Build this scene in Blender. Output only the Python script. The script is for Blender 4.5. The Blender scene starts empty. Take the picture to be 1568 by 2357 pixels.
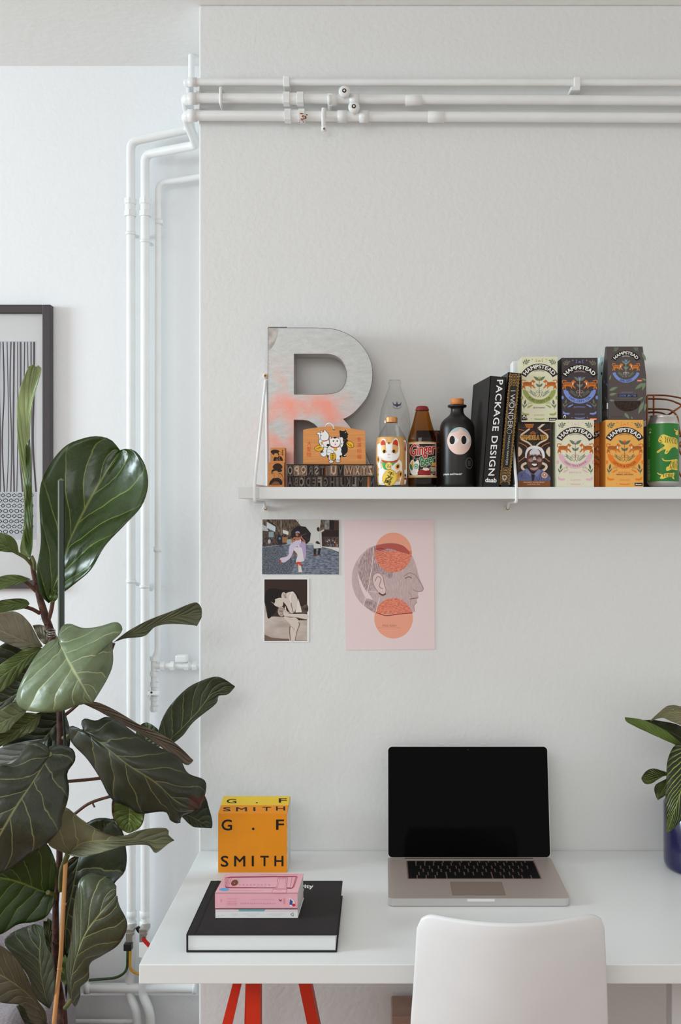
import bpy, math, random
from mathutils import Vector, Matrix
from mathutils.geometry import tessellate_polygon
random.seed(7)
SC = bpy.context.scene
COL = SC.collection
# ---------------------------------------------------------------- camera
F = 2360.0; CX = 880.0; CY = 1172.0; DC = 2.4; CZ = 1.54
cd = bpy.data.cameras.new('camera'); cam = bpy.data.objects.new('camera', cd); COL.objects.link(cam)
cam.location = (0, -DC, CZ); cam.rotation_euler = (math.pi/2, 0, 0)
cd.sensor_fit = 'HORIZONTAL'; cd.sensor_width = 24.0; cd.lens = 24.0*F/1568
cd.shift_x = -(CX-784)/1568; cd.shift_y = (CY-1178.5)/1568
cd.clip_start = 0.05
SC.camera = cam
# ---------------------------------------------------------------- light
SC.view_settings.view_transform = 'Standard'; SC.view_settings.look = 'None'
SC.view_settings.gamma = 1.0; SC.view_settings.use_curve_mapping = False
SC.view_settings.exposure = 0.0
W = bpy.data.worlds.new('world'); SC.world = W; W.use_nodes = True
W.node_tree.nodes['Background'].inputs[0].default_value = (0.985, 0.968, 0.935, 1)
W.node_tree.nodes['Background'].inputs[1].default_value = 0.735
def area(name, loc, tgt, sx, sy, energy, col):
    l = bpy.data.lights.new(name, 'AREA'); l.shape = 'RECTANGLE'; l.size = sx; l.size_y = sy; l.energy = energy; l.color = col
    o = bpy.data.objects.new(name, l); COL.objects.link(o); o.location = loc
    o.rotation_euler = (Vector(tgt)-Vector(loc)).to_track_quat('-Z', 'Y').to_euler(); return o
area('window_daylight', (-4.6, -1.25, 2.1), (0.3, 0, .95), 1.2, .9, 128, (0.78, 0.93, 1.0))
area('ceiling_daylight_bounce', (-1.0, -3.0, 2.6), (-.6, -1.5, 0), 1.6, 1.6, 30, (0.95, 1.0, 1.0))

def P(px, py, Y):
    Z = Y+DC
    return Vector(((px-CX)*Z/F, Y, CZ-(py-CY)*Z/F))
def ZZ(py, Y): return CZ-(py-CY)*(Y+DC)/F
def XX(px, Y): return (px-CX)*(Y+DC)/F
# ---------------------------------------------------------------- materials
def lin(c):
    out = []
    for x in c:
        x = x/255.0; out.append(x/12.92 if x <= .04045 else ((x+.055)/1.055)**2.4)
    return out
MATS = {}
NOBOOST = ('white_', 'ceiling', 'desk_white', 'pipe', 'shelf_', 'chair_white', 'leg_', 'bracket', 'clear', 'picture_glass', 'paper', 'screen', 'laptop')
def N(nt, t, **kw):
    n = nt.nodes.new(t)
    for k, v in kw.items(): setattr(n, k, v)
    return n
def mat(name, rgb, rough=.5, metal=0, spec=.5, var=.0, vscale=30, bump=0, bscale=200, trans=0, coat=0, alpha=1, ior=1.45, sheen=0, stretch=None):
    """principled material with optional procedural mottling (var) and bump; rgb in sRGB 0-255"""
    if name in MATS: return MATS[name]
    m = bpy.data.materials.new(name); m.use_nodes = True; nt = m.node_tree; b = nt.nodes['Principled BSDF']
    c = lin(rgb)
    if not name.startswith(NOBOOST): c = [min(.88, x*1.16) for x in c]
    b.inputs['Base Color'].default_value = (*c, 1); b.inputs['Roughness'].default_value = rough
    b.inputs['Metallic'].default_value = metal; b.inputs['Specular IOR Level'].default_value = spec
    b.inputs['Transmission Weight'].default_value = trans; b.inputs['Coat Weight'].default_value = coat
    b.inputs['IOR'].default_value = ior; b.inputs['Alpha'].default_value = alpha
    if sheen: b.inputs['Sheen Weight'].default_value = sheen
    tc = N(nt, 'ShaderNodeTexCoord'); src = tc.outputs['Object']
    if stretch:
        mp = N(nt, 'ShaderNodeMapping'); mp.inputs['Scale'].default_value = stretch
        nt.links.new(src, mp.inputs[0]); src = mp.outputs[0]
    if var:
        no = N(nt, 'ShaderNodeTexNoise'); no.inputs['Scale'].default_value = vscale; no.inputs['Detail'].default_value = 5
        nt.links.new(src, no.inputs['Vector'])
        mx = N(nt, 'ShaderNodeMix', data_type='RGBA'); mx.inputs[6].default_value = (*[x*(1-var) for x in c], 1); mx.inputs[7].default_value = (*[min(1, x*(1+var)) for x in c], 1)
        mr = N(nt, 'ShaderNodeMapRange'); mr.inputs[1].default_value = .3; mr.inputs[2].default_value = .7
        nt.links.new(no.outputs[0], mr.inputs[0]); nt.links.new(mr.outputs[0], mx.inputs[0]); nt.links.new(mx.outputs[2], b.inputs['Base Color'])
    if bump:
        no = N(nt, 'ShaderNodeTexNoise'); no.inputs['Scale'].default_value = bscale; no.inputs['Detail'].default_value = 4
        nt.links.new(src, no.inputs['Vector'])
        bp = N(nt, 'ShaderNodeBump'); bp.inputs['Strength'].default_value = bump; bp.inputs['Distance'].default_value = .002
        nt.links.new(no.outputs[0], bp.inputs['Height']); nt.links.new(bp.outputs[0], b.inputs['Normal'])
    MATS[name] = m; return m
def C(r, g, b, rough=.55, spec=.35):
    return mat('ink_%d_%d_%d' % (r, g, b), (r, g, b), rough, spec=spec)
# ---------------------------------------------------------------- tags
def tag(o, label=None, cat=None, group=None, kind=None):
    if label: o['label'] = label
    if cat: o['category'] = cat
    if group: o['group'] = group
    if kind: o['kind'] = kind
    return o
def thing(name, loc, label, cat, group=None):
    o = bpy.data.objects.new(name, None); COL.objects.link(o); o.location = loc; o.empty_display_size = .02
    return tag(o, label, cat, group)
def wloc(o):
    v = Vector((0, 0, 0))
    while o: v += Vector(o.location); o = o.parent
    return v
# ---------------------------------------------------------------- mesh builder
class MB:
    def __init__(s): s.v = []; s.f = []; s.m = []; s.sm = []; s.mats = []; s.uv = None
    def mi(s, m):
        if m not in s.mats: s.mats.append(m)
        return s.mats.index(m)
    def face(s, pts, m, smooth=False):
        k = len(s.v); s.v += [Vector(p) for p in pts]; s.f.append(tuple(range(k, k+len(pts)))); s.m.append(s.mi(m)); s.sm.append(smooth)
    def grid(s, rows, m, smooth=True, cu=False, cv=False):
        k = len(s.v); R = len(rows); Q = len(rows[0]); i_ = s.mi(m)
        for r in rows: s.v += [Vector(p) for p in r]
        for i in range(R if cv else R-1):
            for j in range(Q if cu else Q-1):
                a = k+i*Q+j; b = k+i*Q+(j+1) % Q; c = k+((i+1) % R)*Q+(j+1) % Q; d = k+((i+1) % R)*Q+j
                s.f.append((a, b, c, d)); s.m.append(i_); s.sm.append(smooth)
    def obox(s, O, U, D, Wv, m, mats=None):
        O, U, D, Wv = map(Vector, (O, U, D, Wv)); k = len(s.v)
        s.v += [O, O+U, O+U+D, O+D, O+Wv, O+U+Wv, O+U+D+Wv, O+D+Wv]
        fs = [(3, 2, 1, 0), (4, 5, 6, 7), (0, 1, 5, 4), (1, 2, 6, 5), (2, 3, 7, 6), (3, 0, 4, 7)]
        for i, f in enumerate(fs):
            s.f.append(tuple(k+x for x in f)); s.m.append(s.mi(mats[i] if mats else m)); s.sm.append(False)
    def box(s, x0, x1, y0, y1, z0, z1, m, mats=None):
        s.obox((x0, y0, z0), (x1-x0, 0, 0), (0, y1-y0, 0), (0, 0, z1-z0), m, mats)
    def lathe(s, c, prof, m, n=40, smooth=True):
        c = Vector(c)
        s.grid([[c+Vector((r*math.cos(2*math.pi*j/n), r*math.sin(2*math.pi*j/n), z)) for j in range(n)] for r, z in prof], m, smooth, cu=True)
    def tube(s, pts, r, m, n=12, cap=True):
        pts = [Vector(p) for p in pts]; rs = r if isinstance(r, (list, tuple)) else [r]*len(pts)
        rows = []; up = None
        for i, p in enumerate(pts):
            t = (pts[min(i+1, len(pts)-1)]-pts[max(i-1, 0)]).normalized()
            if up is None: up = Vector((0, 0, 1)) if abs(t.z) < .9 else Vector((0, 1, 0))
            a = t.cross(up).normalized(); up = a.cross(t).normalized()
            rows.append([p+(a*math.cos(2*math.pi*j/n)+up*math.sin(2*math.pi*j/n))*rs[i] for j in range(n)])
        s.grid(rows, m, True, cu=True)
        if cap: s.face(rows[0], m); s.face(rows[-1][::-1], m)
    def prism(s, poly, y0, y1, m, fn=None):
        """poly of (x,z) extruded from y0 to y1"""
        fr = [Vector((x, y0, z)) for x, z in poly]; bk = [Vector((x, y1, z)) for x, z in poly]
        for tri in tessellate_polygon([[Vector((x, z, 0)) for x, z in poly]]):
            s.face([fr[i] for i in tri], m); s.face([bk[i] for i in tri][::-1], m)
        n = len(poly)
        for i in range(n): s.face([fr[i], fr[(i+1) % n], bk[(i+1) % n], bk[i]], m)
    def build(s, name, parent=None, bevel=0, solid=0, merge=False, seg=2, subsurf=0, anchor=None):
        if parent is not None: off = wloc(parent)
        elif anchor is not None: off = Vector(anchor)
        else:
            xs = [p.x for p in s.v]; ys = [p.y for p in s.v]; zs = [p.z for p in s.v]
            off = Vector(((min(xs)+max(xs))/2, (min(ys)+max(ys))/2, min(zs)))
        me = bpy.data.meshes.new(name); me.from_pydata([tuple(p-off) for p in s.v], [], s.f)
        for m in s.mats: me.materials.append(m)
        me.polygons.foreach_set('material_index', s.m); me.polygons.foreach_set('use_smooth', s.sm)
        if s.uv:
            ul = me.uv_layers.new(name='UVMap')
            for lp in me.loops: ul.data[lp.index].uv = s.uv[lp.vertex_index]
        me.update()
        o = bpy.data.objects.new(name, me); COL.objects.link(o)
        if parent is not None: o.parent = parent
        else: o.location = off
        if merge:
            import bmesh
            bm = bmesh.new(); bm.from_mesh(me); bmesh.ops.remove_doubles(bm, verts=bm.verts, dist=1e-5); bmesh.ops.recalc_face_normals(bm, faces=bm.faces); bm.to_mesh(me); bm.free()
        if subsurf:
            d = o.modifiers.new('subsurf', 'SUBSURF'); d.levels = subsurf; d.render_levels = subsurf
        if solid:
            d = o.modifiers.new('solid', 'SOLIDIFY'); d.thickness = solid; d.offset = 0
        if bevel:
            d = o.modifiers.new('bevel', 'BEVEL'); d.width = bevel; d.segments = seg; d.limit_method = 'ANGLE'; d.angle_limit = math.radians(40); d.harden_normals = False
        return o
# ---------------------------------------------------------------- curves
def cr(pts, n, closed=False):
    """catmull-rom resample to n points (uniform parameter, then arc length)"""
    pts = [Vector(p) for p in pts]; m = len(pts)
    if m == 2 and not closed: return [pts[0].lerp(pts[1], i/(n-1)) for i in range(n)]
    dense = []; segs = m if closed else m-1
    for i in range(segs):
        g = (lambda k: pts[k % m]) if closed else (lambda k: pts[max(0, min(m-1, k))])
        a, b, c, d = g(i-1), g(i), g(i+1), g(i+2)
        for q in range(8):
            t = q/8
            dense.append(.5*((2*b)+(c-a)*t+(2*a-5*b+4*c-d)*t*t+(3*b-a-3*c+d)*t**3))
    dense.append(pts[0] if closed else pts[-1])
    L = [0]
    for i in range(1, len(dense)): L.append(L[-1]+(dense[i]-dense[i-1]).length)
    out = []; k = 0; cnt = n if closed else n-1
    for i in range(n):
        t = L[-1]*i/cnt
        while k < len(L)-2 and L[k+1] < t: k += 1
        sp = L[k+1]-L[k]; out.append(dense[k].lerp(dense[k+1], (t-L[k])/sp if sp > 1e-12 else 0))
    return out
def fillet(pts, r, n=6):
    pts = [Vector(p) for p in pts]; out = [pts[0]]
    for i in range(1, len(pts)-1):
        a, b, c = pts[i-1], pts[i], pts[i+1]
        r1 = min(r, (a-b).length*.49, (c-b).length*.49)
        p0 = b+(a-b).normalized()*r1; p1 = b+(c-b).normalized()*r1
        for q in range(n+1):
            t = q/n; out.append(p0*(1-t)**2+b*2*t*(1-t)+p1*t*t)
    out.append(pts[-1]); return out
# ---------------------------------------------------------------- printed art
TXT = {}
def textmesh(s, bold=0.0, shear=0.0, sp=1.0):
    k = (s, bold, shear, sp)
    if k in TXT: return TXT[k]
    c = bpy.data.curves.new('t', 'FONT'); c.body = s; c.offset = bold; c.resolution_u = 3; c.shear = shear; c.space_character = sp
    o = bpy.data.objects.new('t', c); COL.objects.link(o)
    dg = bpy.context.evaluated_depsgraph_get(); e = o.evaluated_get(dg); m = e.to_mesh()
    vs = [(v.co.x, v.co.y) for v in m.vertices]; fs = [tuple(p.vertices) for p in m.polygons]; e.to_mesh_clear()
    bpy.data.objects.remove(o); bpy.data.curves.remove(c)
    x0 = min(v[0] for v in vs); x1 = max(v[0] for v in vs); y0 = min(v[1] for v in vs); y1 = max(v[1] for v in vs)
    TXT[k] = ([((x-x0)/(x1-x0), (y-y0)/(y1-y0)) for x, y in vs], fs, (x1-x0)/(y1-y0)); return TXT[k]
def ell(cx, cy, rx, ry=None, n=24, rot=0):
    ry = rx if ry is None else ry; c, s = math.cos(rot), math.sin(rot)
    return [(cx+rx*math.cos(2*math.pi*i/n)*c-ry*math.sin(2*math.pi*i/n)*s, cy+rx*math.cos(2*math.pi*i/n)*s+ry*math.sin(2*math.pi*i/n)*c) for i in range(n)]
def rect(x0, y0, x1, y1): return [(x0, y0), (x1, y0), (x1, y1), (x0, y1)]
def sm(pts, n=None):
    return [(p.x, p.y) for p in cr([(a, b, 0) for a, b in pts], n or len(pts)*4, True)]
class Art:
    def __init__(s, mb, fn, eps=7e-6, strip=None): s.mb = mb; s.fn = fn; s.eps = eps; s.L = 4; s.strip = strip; s.hold = False
    def nxt(s):
        if not s.hold: s.L += 1
        return s.L*s.eps
    def _fill(s, pts, m, d):
        try: tris = tessellate_polygon([[Vector((x, y, 0)) for x, y in pts]])
        except Exception: return
        P3 = [s.fn(x, y, d) for x, y in pts]
        for t in tris: s.mb.face([P3[i] for i in t], m)
    def poly(s, pts, m, d=None):
        if d is None: d = s.nxt()
        if not s.strip: s._fill(pts, m, d); return
        x0 = min(p[0] for p in pts); x1 = max(p[0] for p in pts); k = math.floor(x0/s.strip)
        while k*s.strip < x1:
            q = clipx(clipx(pts, k*s.strip, 1), (k+1)*s.strip, -1)
            if len(q) > 2: s._fill(q, m, d)
            k += 1
    def polys(s, lst, m):
        d = s.nxt()
        for p in lst: s.poly(p, m, d)
    def line(s, pts, w, m, closed=False):
        """mitred quad strip"""
        d = s.nxt(); pts = [p for k, p in enumerate(pts) if k == 0 or math.hypot(p[0]-pts[k-1][0], p[1]-pts[k-1][1]) > 1e-6]; n = len(pts)
        if n < 2: return
        L_ = []; R_ = []
        for k in range(n):
            a = pts[(k-1) % n] if (closed or k > 0) else pts[k]; c = pts[(k+1) % n] if (closed or k < n-1) else pts[k]; p = pts[k]
            def nrm(q, r):
                l = math.hypot(r[0]-q[0], r[1]-q[1]); return (-(r[1]-q[1])/l, (r[0]-q[0])/l) if l > 1e-9 else None
            n1 = nrm(a, p) or nrm(p, c); n2 = nrm(p, c) or n1; mx, my = n1[0]+n2[0], n1[1]+n2[1]; l = math.hypot(mx, my)
            if l < .3: mx, my = n2; k_ = 1
            else: mx, my = mx/l, my/l; k_ = min(1.6, 1/max(.3, mx*n1[0]+my*n1[1]))
            L_.append((p[0]+mx*w/2*k_, p[1]+my*w/2*k_)); R_.append((p[0]-mx*w/2*k_, p[1]-my*w/2*k_))
        for k in range(n if closed else n-1):
            q = (k+1) % n; s.poly([L_[k], L_[q], R_[q], R_[k]], m, d)
    def curve(s, pts, w, m, n=None): s.line([(p.x, p.y) for p in cr([(a, b, 0) for a, b in pts], n or len(pts)*4)], w, m)
    def text(s, t, cx, cy, w, h, m, rot=0, bold=0.0, mirror=False, shear=0.0):
        if bold:
            r = bold*h*1.25
            for q in range(6): s.text(t, cx+r*math.cos(q*1.047), cy+r*math.sin(q*1.047), w-2*r, h-2*r, m, rot, 0, mirror, shear)
            return
        vs, fs, _ = textmesh(t, 0.0, shear); d = s.nxt(); c, sn = math.cos(rot), math.sin(rot); q = []
        for x, y in vs:
            a = (x-.5)*w*(-1 if mirror else 1); b = -(y-.5)*h; q.append(s.fn(cx+a*c-b*sn, cy+a*sn+b*c, d))
        k = len(s.mb.v); s.mb.v += q; mi = s.mb.mi(m)
        for f in fs: s.mb.f.append(tuple(k+i for i in f)); s.mb.m.append(mi); s.mb.sm.append(False)
    def arctext(s, t, cx, cy, R, a0, a1, h, m, bold=0.0, smile=False):
        """angles in degrees measured from +x counter-clockwise with y down in art space; a0 is where the text starts"""
        if bold:
            r = bold*h*1.25; da = math.degrees(r/R)
            for q in range(6): s.arctext(t, cx, cy, R+r*math.sin(q*1.047), a0+da*math.cos(q*1.047), a1+da*math.cos(q*1.047), h, m, 0, smile)
            return
        vs, fs, _ = textmesh(t); d = s.nxt(); q = []
        for x, y in vs:
            a = math.radians(a0+(a1-a0)*x); r = R+(-y*h if smile else y*h)
            q.append(s.fn(cx+r*math.cos(a), cy-r*math.sin(a), d))
        k = len(s.mb.v); s.mb.v += q; mi = s.mb.mi(m)
        for f in fs: s.mb.f.append(tuple(k+i for i in f)); s.mb.m.append(mi); s.mb.sm.append(False)
    def band(s, cx, cy, R0, R1, a0, a1, m, n=20):
        o = [(cx+R1*math.cos(math.radians(a0+(a1-a0)*i/n)), cy-R1*math.sin(math.radians(a0+(a1-a0)*i/n))) for i in range(n+1)]
        i_ = [(cx+R0*math.cos(math.radians(a0+(a1-a0)*i/n)), cy-R0*math.sin(math.radians(a0+(a1-a0)*i/n))) for i in range(n+1)]
        s.poly(o+i_[::-1], m)
    def leaf(s, x0, y0, x1, y1, w, m):
        l = math.hypot(x1-x0, y1-y0); nx, ny = -(y1-y0)/l*w/2, (x1-x0)/l*w/2; A = []; B = []
        for i in range(7):
            t = i/6; k = math.sin(math.pi*t**.8); A.append((x0+(x1-x0)*t+nx*k, y0+(y1-y0)*t+ny*k)); B.append((x0+(x1-x0)*t-nx*k, y0+(y1-y0)*t-ny*k))
        s.poly(A+B[-2:0:-1], m)
def clipx(pts, x, sgn):
    out = []; n = len(pts)
    for i in range(n):
        a, b = pts[i-1], pts[i]; ia = (a[0]-x)*sgn >= 0; ib = (b[0]-x)*sgn >= 0
        if ia != ib:
            t = (x-a[0])/(b[0]-a[0]); out.append((x, a[1]+(b[1]-a[1])*t))
        if ib: out.append(b)
    return out
def flat(ox, oy, sc, Y):
    """art drawn on a plane facing the room at depth Y"""
    return lambda u, v, d: P(ox+u/sc, oy+v/sc, Y)+Vector((0, -d, 0))
def cyl(ox, oy, sc, xc, yc, r):
    def f(u, v, d):
        p = P(ox+u/sc, oy+v/sc, yc-r*.8); dx = max(-r*.995, min(r*.995, p.x-xc))
        a = math.asin(dx/r); q = r+d+2e-4
        return Vector((xc+q*math.sin(a), yc-q*math.cos(a), p.z))
    return f
# ================================================================ the room
def wallmat(name, rgb, bs=1.0, sc=90):
    m = mat(name, rgb, .62, spec=.3)
    nt = m.node_tree; b = nt.nodes['Principled BSDF']; tc = N(nt, 'ShaderNodeTexCoord')
    n1 = N(nt, 'ShaderNodeTexNoise'); n1.inputs['Scale'].default_value = sc; n1.inputs['Detail'].default_value = 6
    n2 = N(nt, 'ShaderNodeTexNoise'); n2.inputs['Scale'].default_value = 5; n2.inputs['Detail'].default_value = 3
    ad = N(nt, 'ShaderNodeMath', operation='ADD'); ml = N(nt, 'ShaderNodeMath', operation='MULTIPLY'); ml.inputs[1].default_value = 1.0
    nt.links.new(tc.outputs['Object'], n1.inputs['Vector']); nt.links.new(tc.outputs['Object'], n2.inputs['Vector'])
    nt.links.new(n2.outputs[0], ml.inputs[0]); nt.links.new(n1.outputs[0], ad.inputs[0]); nt.links.new(ml.outputs[0], ad.inputs[1])
    bp = N(nt, 'ShaderNodeBump'); bp.inputs['Strength'].default_value = .35*bs; bp.inputs['Distance'].default_value = .003
    nt.links.new(ad.outputs[0], bp.inputs['Height']); nt.links.new(bp.outputs[0], b.inputs['Normal'])
    mx = N(nt, 'ShaderNodeMix', data_type='RGBA'); c = lin(rgb); mx.inputs[6].default_value = (*[x*.985 for x in c], 1); mx.inputs[7].default_value = (*c, 1)
    nt.links.new(n2.outputs[0], mx.inputs[0]); nt.links.new(mx.outputs[2], b.inputs['Base Color']); return m
WALL = wallmat('white_wall_paint', (229, 229, 228)); ALC = wallmat('white_alcove_paint', (240, 241, 243), .8); CEIL = wallmat('ceiling_paint', (243, 243, 241), 1.2, 40)
XW = XX(458, 0); HC = 2.72
b = MB(); b.box(XW, 2.6, 0, .45, 0, HC, WALL); tag(b.build('wall_back', bevel=.004), kind='structure')
b = MB(); b.box(-4.8, XW, .33, .45, 0, HC, ALC); tag(b.build('wall_alcove'), kind='structure')
b = MB(); b.box(-5.0, -4.8, -2.6, .45, 0, HC, ALC); tag(b.build('wall_left'), kind='structure')
b = MB(); b.box(-4.8, 2.6, -2.6, .45, HC, HC+.1, CEIL); tag(b.build('ceiling'), kind='structure')
FL = mat('floor_boards', (132, 94, 70), .45, var=.35, vscale=6, stretch=(1, 12, 1))
b = MB(); b.box(-4.8, 2.6, -3.4, .45, -.05, 0, FL); tag(b.build('floor'), kind='structure')
b = MB(); b.box(-4.8, XW, .318, .33, 0, ZZ(2290, .318), ALC); tag(b.build('baseboard_alcove', bevel=.002), kind='structure')
# ================================================================ pipes
PIPE = mat('pipe_gloss_paint', (235, 236, 235), .32, var=.03, vscale=14, bump=.25, bscale=60)
RUST = mat('rust', (150, 88, 40), .8, var=.5, vscale=300, bump=.6, bscale=500)
DIRT = mat('pipe_dark_gap', (70, 45, 30), .8)
CHROME = mat('clamp_steel', (170, 165, 158), .3, metal=.9)
BLK = mat('black_plastic', (18, 17, 17), .45)
def ring(parent, name, c, axis, prof, m=PIPE, n=16, label=None):
    """fitting: profile of (offset along axis, radius) about c"""
    b = MB(); axis = Vector(axis).normalized(); up = Vector((0, 1, 0)) if abs(axis.y) < .9 else Vector((0, 0, 1))
    a = axis.cross(up).normalized(); u = a.cross(axis); c = Vector(c)
    rows = [[c+axis*o+(a*math.cos(2*math.pi*j/n)+u*math.sin(2*math.pi*j/n))*r for j in range(n)] for o, r in prof]
    b.grid(rows, m, n > 8, cu=True); b.face(rows[0], m); b.face(rows[-1][::-1], m)
    o = b.build(name, parent)
    if label: o['label'] = label
    return o
def pipe(label, pts, r, fr=.03, group='heating pipes'):
    b = MB(); pts = fillet([Vector(p) for p in pts], fr, 8); b.tube(pts, r, PIPE, 20)
    t = thing('heating_pipe', pts[-1], label, 'pipe', group); b.build('tube', t); return t
def collar(t, c, ax, r, w=.014, name='collar'): ring(t, name, c, ax, [(-w, r*1.02), (-w, r*1.22), (w, r*1.22), (w, r*1.02)], n=24)
def compression(t, c, ax, r):
    k = r*1.5
    ring(t, 'compression_nut', Vector(c)-Vector(ax).normalized()*.015, ax, [(-.009, r), (-.008, k), (.006, k), (.008, r*1.1)], n=8)
    ring(t, 'compression_nut', Vector(c)+Vector(ax).normalized()*.015, ax, [(-.008, r*1.1), (-.006, k), (.008, k), (.009, r)], n=8)
    ring(t, 'coupling_body', c, ax, [(-.008, r*1.25), (.008, r*1.25)], n=16)
Yp = -.032
X1 = (1, 0, 0); Z1 = (0, 0, 1)
tA = pipe('thin white heating pipe, topmost of the three running along the wall above the shelf', [P(1760, 191, Yp), P(437, 189, Yp), P(441, 292, .26), P(441, 124.5, .265)], .0085, .02)
tB = pipe('middle white pipe of three along the wall, turning down as leftmost alcove vertical',
          [P(1760, 233, Yp), P(427, 226, Yp), P(440, 296, .27), P(301, 326, .29), P(302, 2160, .29), P(302, 2215, .29), P(297, 2290, .29), P(315, 2325, .27), P(316, 2420, .27)], .0115, .022)
tC = pipe('lowest white pipe of three along the wall, turning down as middle alcove vertical',
          [P(1760, 272, Yp), P(427, 266, Yp), P(452, 334, .22), P(334, 356, .28), P(334, 2160, .28), P(329, 2270, .28), P(329, 2290, .28), P(346, 2330, .26), P(348, 2420, .26)], .0115, .022)
tD = pipe('thin white pipe, rightmost vertical in the alcove beside the wall corner, ending in valves', [P(478, 404, .29), P(420, 414, .295), P(364, 422, .295), P(363, 1500, .295), P(354, 1520, .295), P(354, 1638, .295)], .008, .02)
b = MB(); b.tube([P(200, 2274, .285), P(452, 2274, .285)], .0125, PIPE, 20); t = thing('heating_pipe', P(200, 2274, .285), 'dusty white horizontal pipe low in the alcove, just above the skirting', 'pipe', 'heating pipes'); b.build('tube', t)
collar(t, P(202, 2274, .285), X1, .0125, .007, 'end_cap'); collar(t, P(448, 2274, .285), X1, .0125, .004, 'collar')
b = MB(); b.tube([P(130, 2352, .29), P(306, 2352, .29)], .007, PIPE, 16); tag(b.build('heating_pipe'), 'thin dusty horizontal pipe at the very bottom of the alcove', 'pipe', 'heating pipes')
# elbows at the corner
for t, y, r in ((tA, 189, .0085), (tB, 227, .0115), (tC, 266, .0115)):
    collar(t, P(443, y, Yp), X1, r, .010, 'elbow_collar')
    ring(t, 'elbow', P(430, y, Yp)+Vector((0, .004, 0)), X1, [(-.008, r*.6), (-.004, r*1.1), (.004, r*1.2), (.012, r*1.2)], n=20)
# small corner brackets
for t, y in ((tA, 207), (tB, 248)):
    b = MB(); b.prism([(XX(448, -.02), ZZ(y-6, -.02)), (XX(462, -.02), ZZ(y-6, -.02)), (XX(460, -.02), ZZ(y+7, -.02)), (XX(452, -.02), ZZ(y+5, -.02))], -.03, 0, PIPE); b.build('wall_clip', t)
def uclip(t, px, y0, y1, Y, w=.006, name='pipe_clip'):
    b = MB(); p0 = P(px, y0, Y); p1 = P(px, y1, Y)
    pts = [Vector((p0.x, -.002, p0.z+.004)), Vector((p0.x, Y-.013, p0.z)), Vector((p1.x, Y-.013, p1.z)), Vector((p1.x, -.002, p1.z-.004))]
    b.tube(fillet(pts, .008, 5), w*.6, PIPE, 10); b.build(name, t)
uclip(tB, 510, 206, 243, Yp); uclip(tB, 759, 226, 238, Yp, .008)
b = MB(); p = P(660, 0, Yp); b.box(XX(653, Yp), XX(668, Yp), Yp-.011, 0, ZZ(203, Yp), ZZ(178, Yp), PIPE); b.build('pipe_bracket', tA, bevel=.002)
b = MB(); b.box(XX(1320, Yp), XX(1335, Yp), Yp-.011, 0, ZZ(205, Yp), ZZ(181, Yp), PIPE); b.build('pipe_bracket', tA, bevel=.002)
b = MB(); b.box(XX(1312, Yp), XX(1334, Yp), Yp-.012, 0, ZZ(212, Yp), ZZ(203, Yp), PIPE); b.build('pipe_bracket', tA, bevel=.002)
for t, y in ((tB, 228), (tC, 267)): compression(t, P(676 if y < 250 else 679, y, Yp), X1, .0115)
# rust patches on the lowest pipe
b = MB()
for k in range(26):
    a = random.uniform(.2, 2.2); px = random.gauss(698, 5); c = P(px, 268, Yp)
    r = .0122 if px > 700 else .0175
    c = Vector((c.x, Yp-math.sin(a)*r, c.z-abs(math.cos(a))*r*random.choice((1, 1, .2)))); s_ = random.uniform(.0012, .003)
    b.lathe(c, [(0, -s_*.6), (s_, 0), (0, s_*.6)], RUST, 7)
o = b.build('rust_patch', tC); o['label'] = 'flaking orange rust'
# hanging clip with rusty end, below lowest pipe
b = MB(); b.tube(fillet([P(745, 250, Yp-.013), P(744, 268, Yp-.016), P(745, 284, Yp-.010), P(745, 292, Yp-.004)], .006), .0048, PIPE, 12)
b.lathe(P(746, 292, Yp-.004)-Vector((0, 0, .006)), [(0, -.004), (.006, -.003), (.0065, .006), (.004, .010)], PIPE, 14)
b.build('drain_tap', tC); b = MB(); b.lathe(P(746, 296, Yp-.012), [(0, -.003), (.003, 0), (0, .003)], RUST, 8); b.build('rust_patch', tC)
def valve(t, px, py, yk, r):
    collar(t, P(px-27, py, Yp), X1, r, .011, 'valve_collar'); collar(t, P(px+23, py, Yp), X1, r, .011, 'valve_collar')
    b = MB(); c = P(px, yk, Yp-.028)
    rows = []
    for o_, rr in ((.026, .006), (.010, .008), (.004, .0125), (-.004, .0132), (-.008, .0115), (-.0085, .005)):
        rows.append([c+Vector((rr*math.cos(2*math.pi*j/20), o_, rr*math.sin(2*math.pi*j/20))) for j in range(20)])
    b.grid(rows, PIPE, True, cu=True)
    b.face([c+Vector((.005*math.cos(2*math.pi*j/12), -.0088, .005*math.sin(2*math.pi*j/12))) for j in range(12)][::-1], DIRT)
    b.face([c+Vector((.0022*math.cos(2*math.pi*j/12), -.0095, .0022*math.sin(2*math.pi*j/12))) for j in range(12)][::-1], PIPE)
    b.tube([P(px, yk, Yp-.015), P(px, py, Yp)], .009, PIPE, 12)
    b.build('valve_knob', t)
valve(tB, 793, 230, 212, .0115); valve(tC, 815, 268, 248, .0115)
for t, px, y in ((tB, 952, 231), (tC, 1004, 269)): ring(t, 'sleeve', P(px, y, Yp), X1, [(-.019, .0115), (-.018, .0128), (.018, .0128), (.019, .0115)], n=24)
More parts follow.
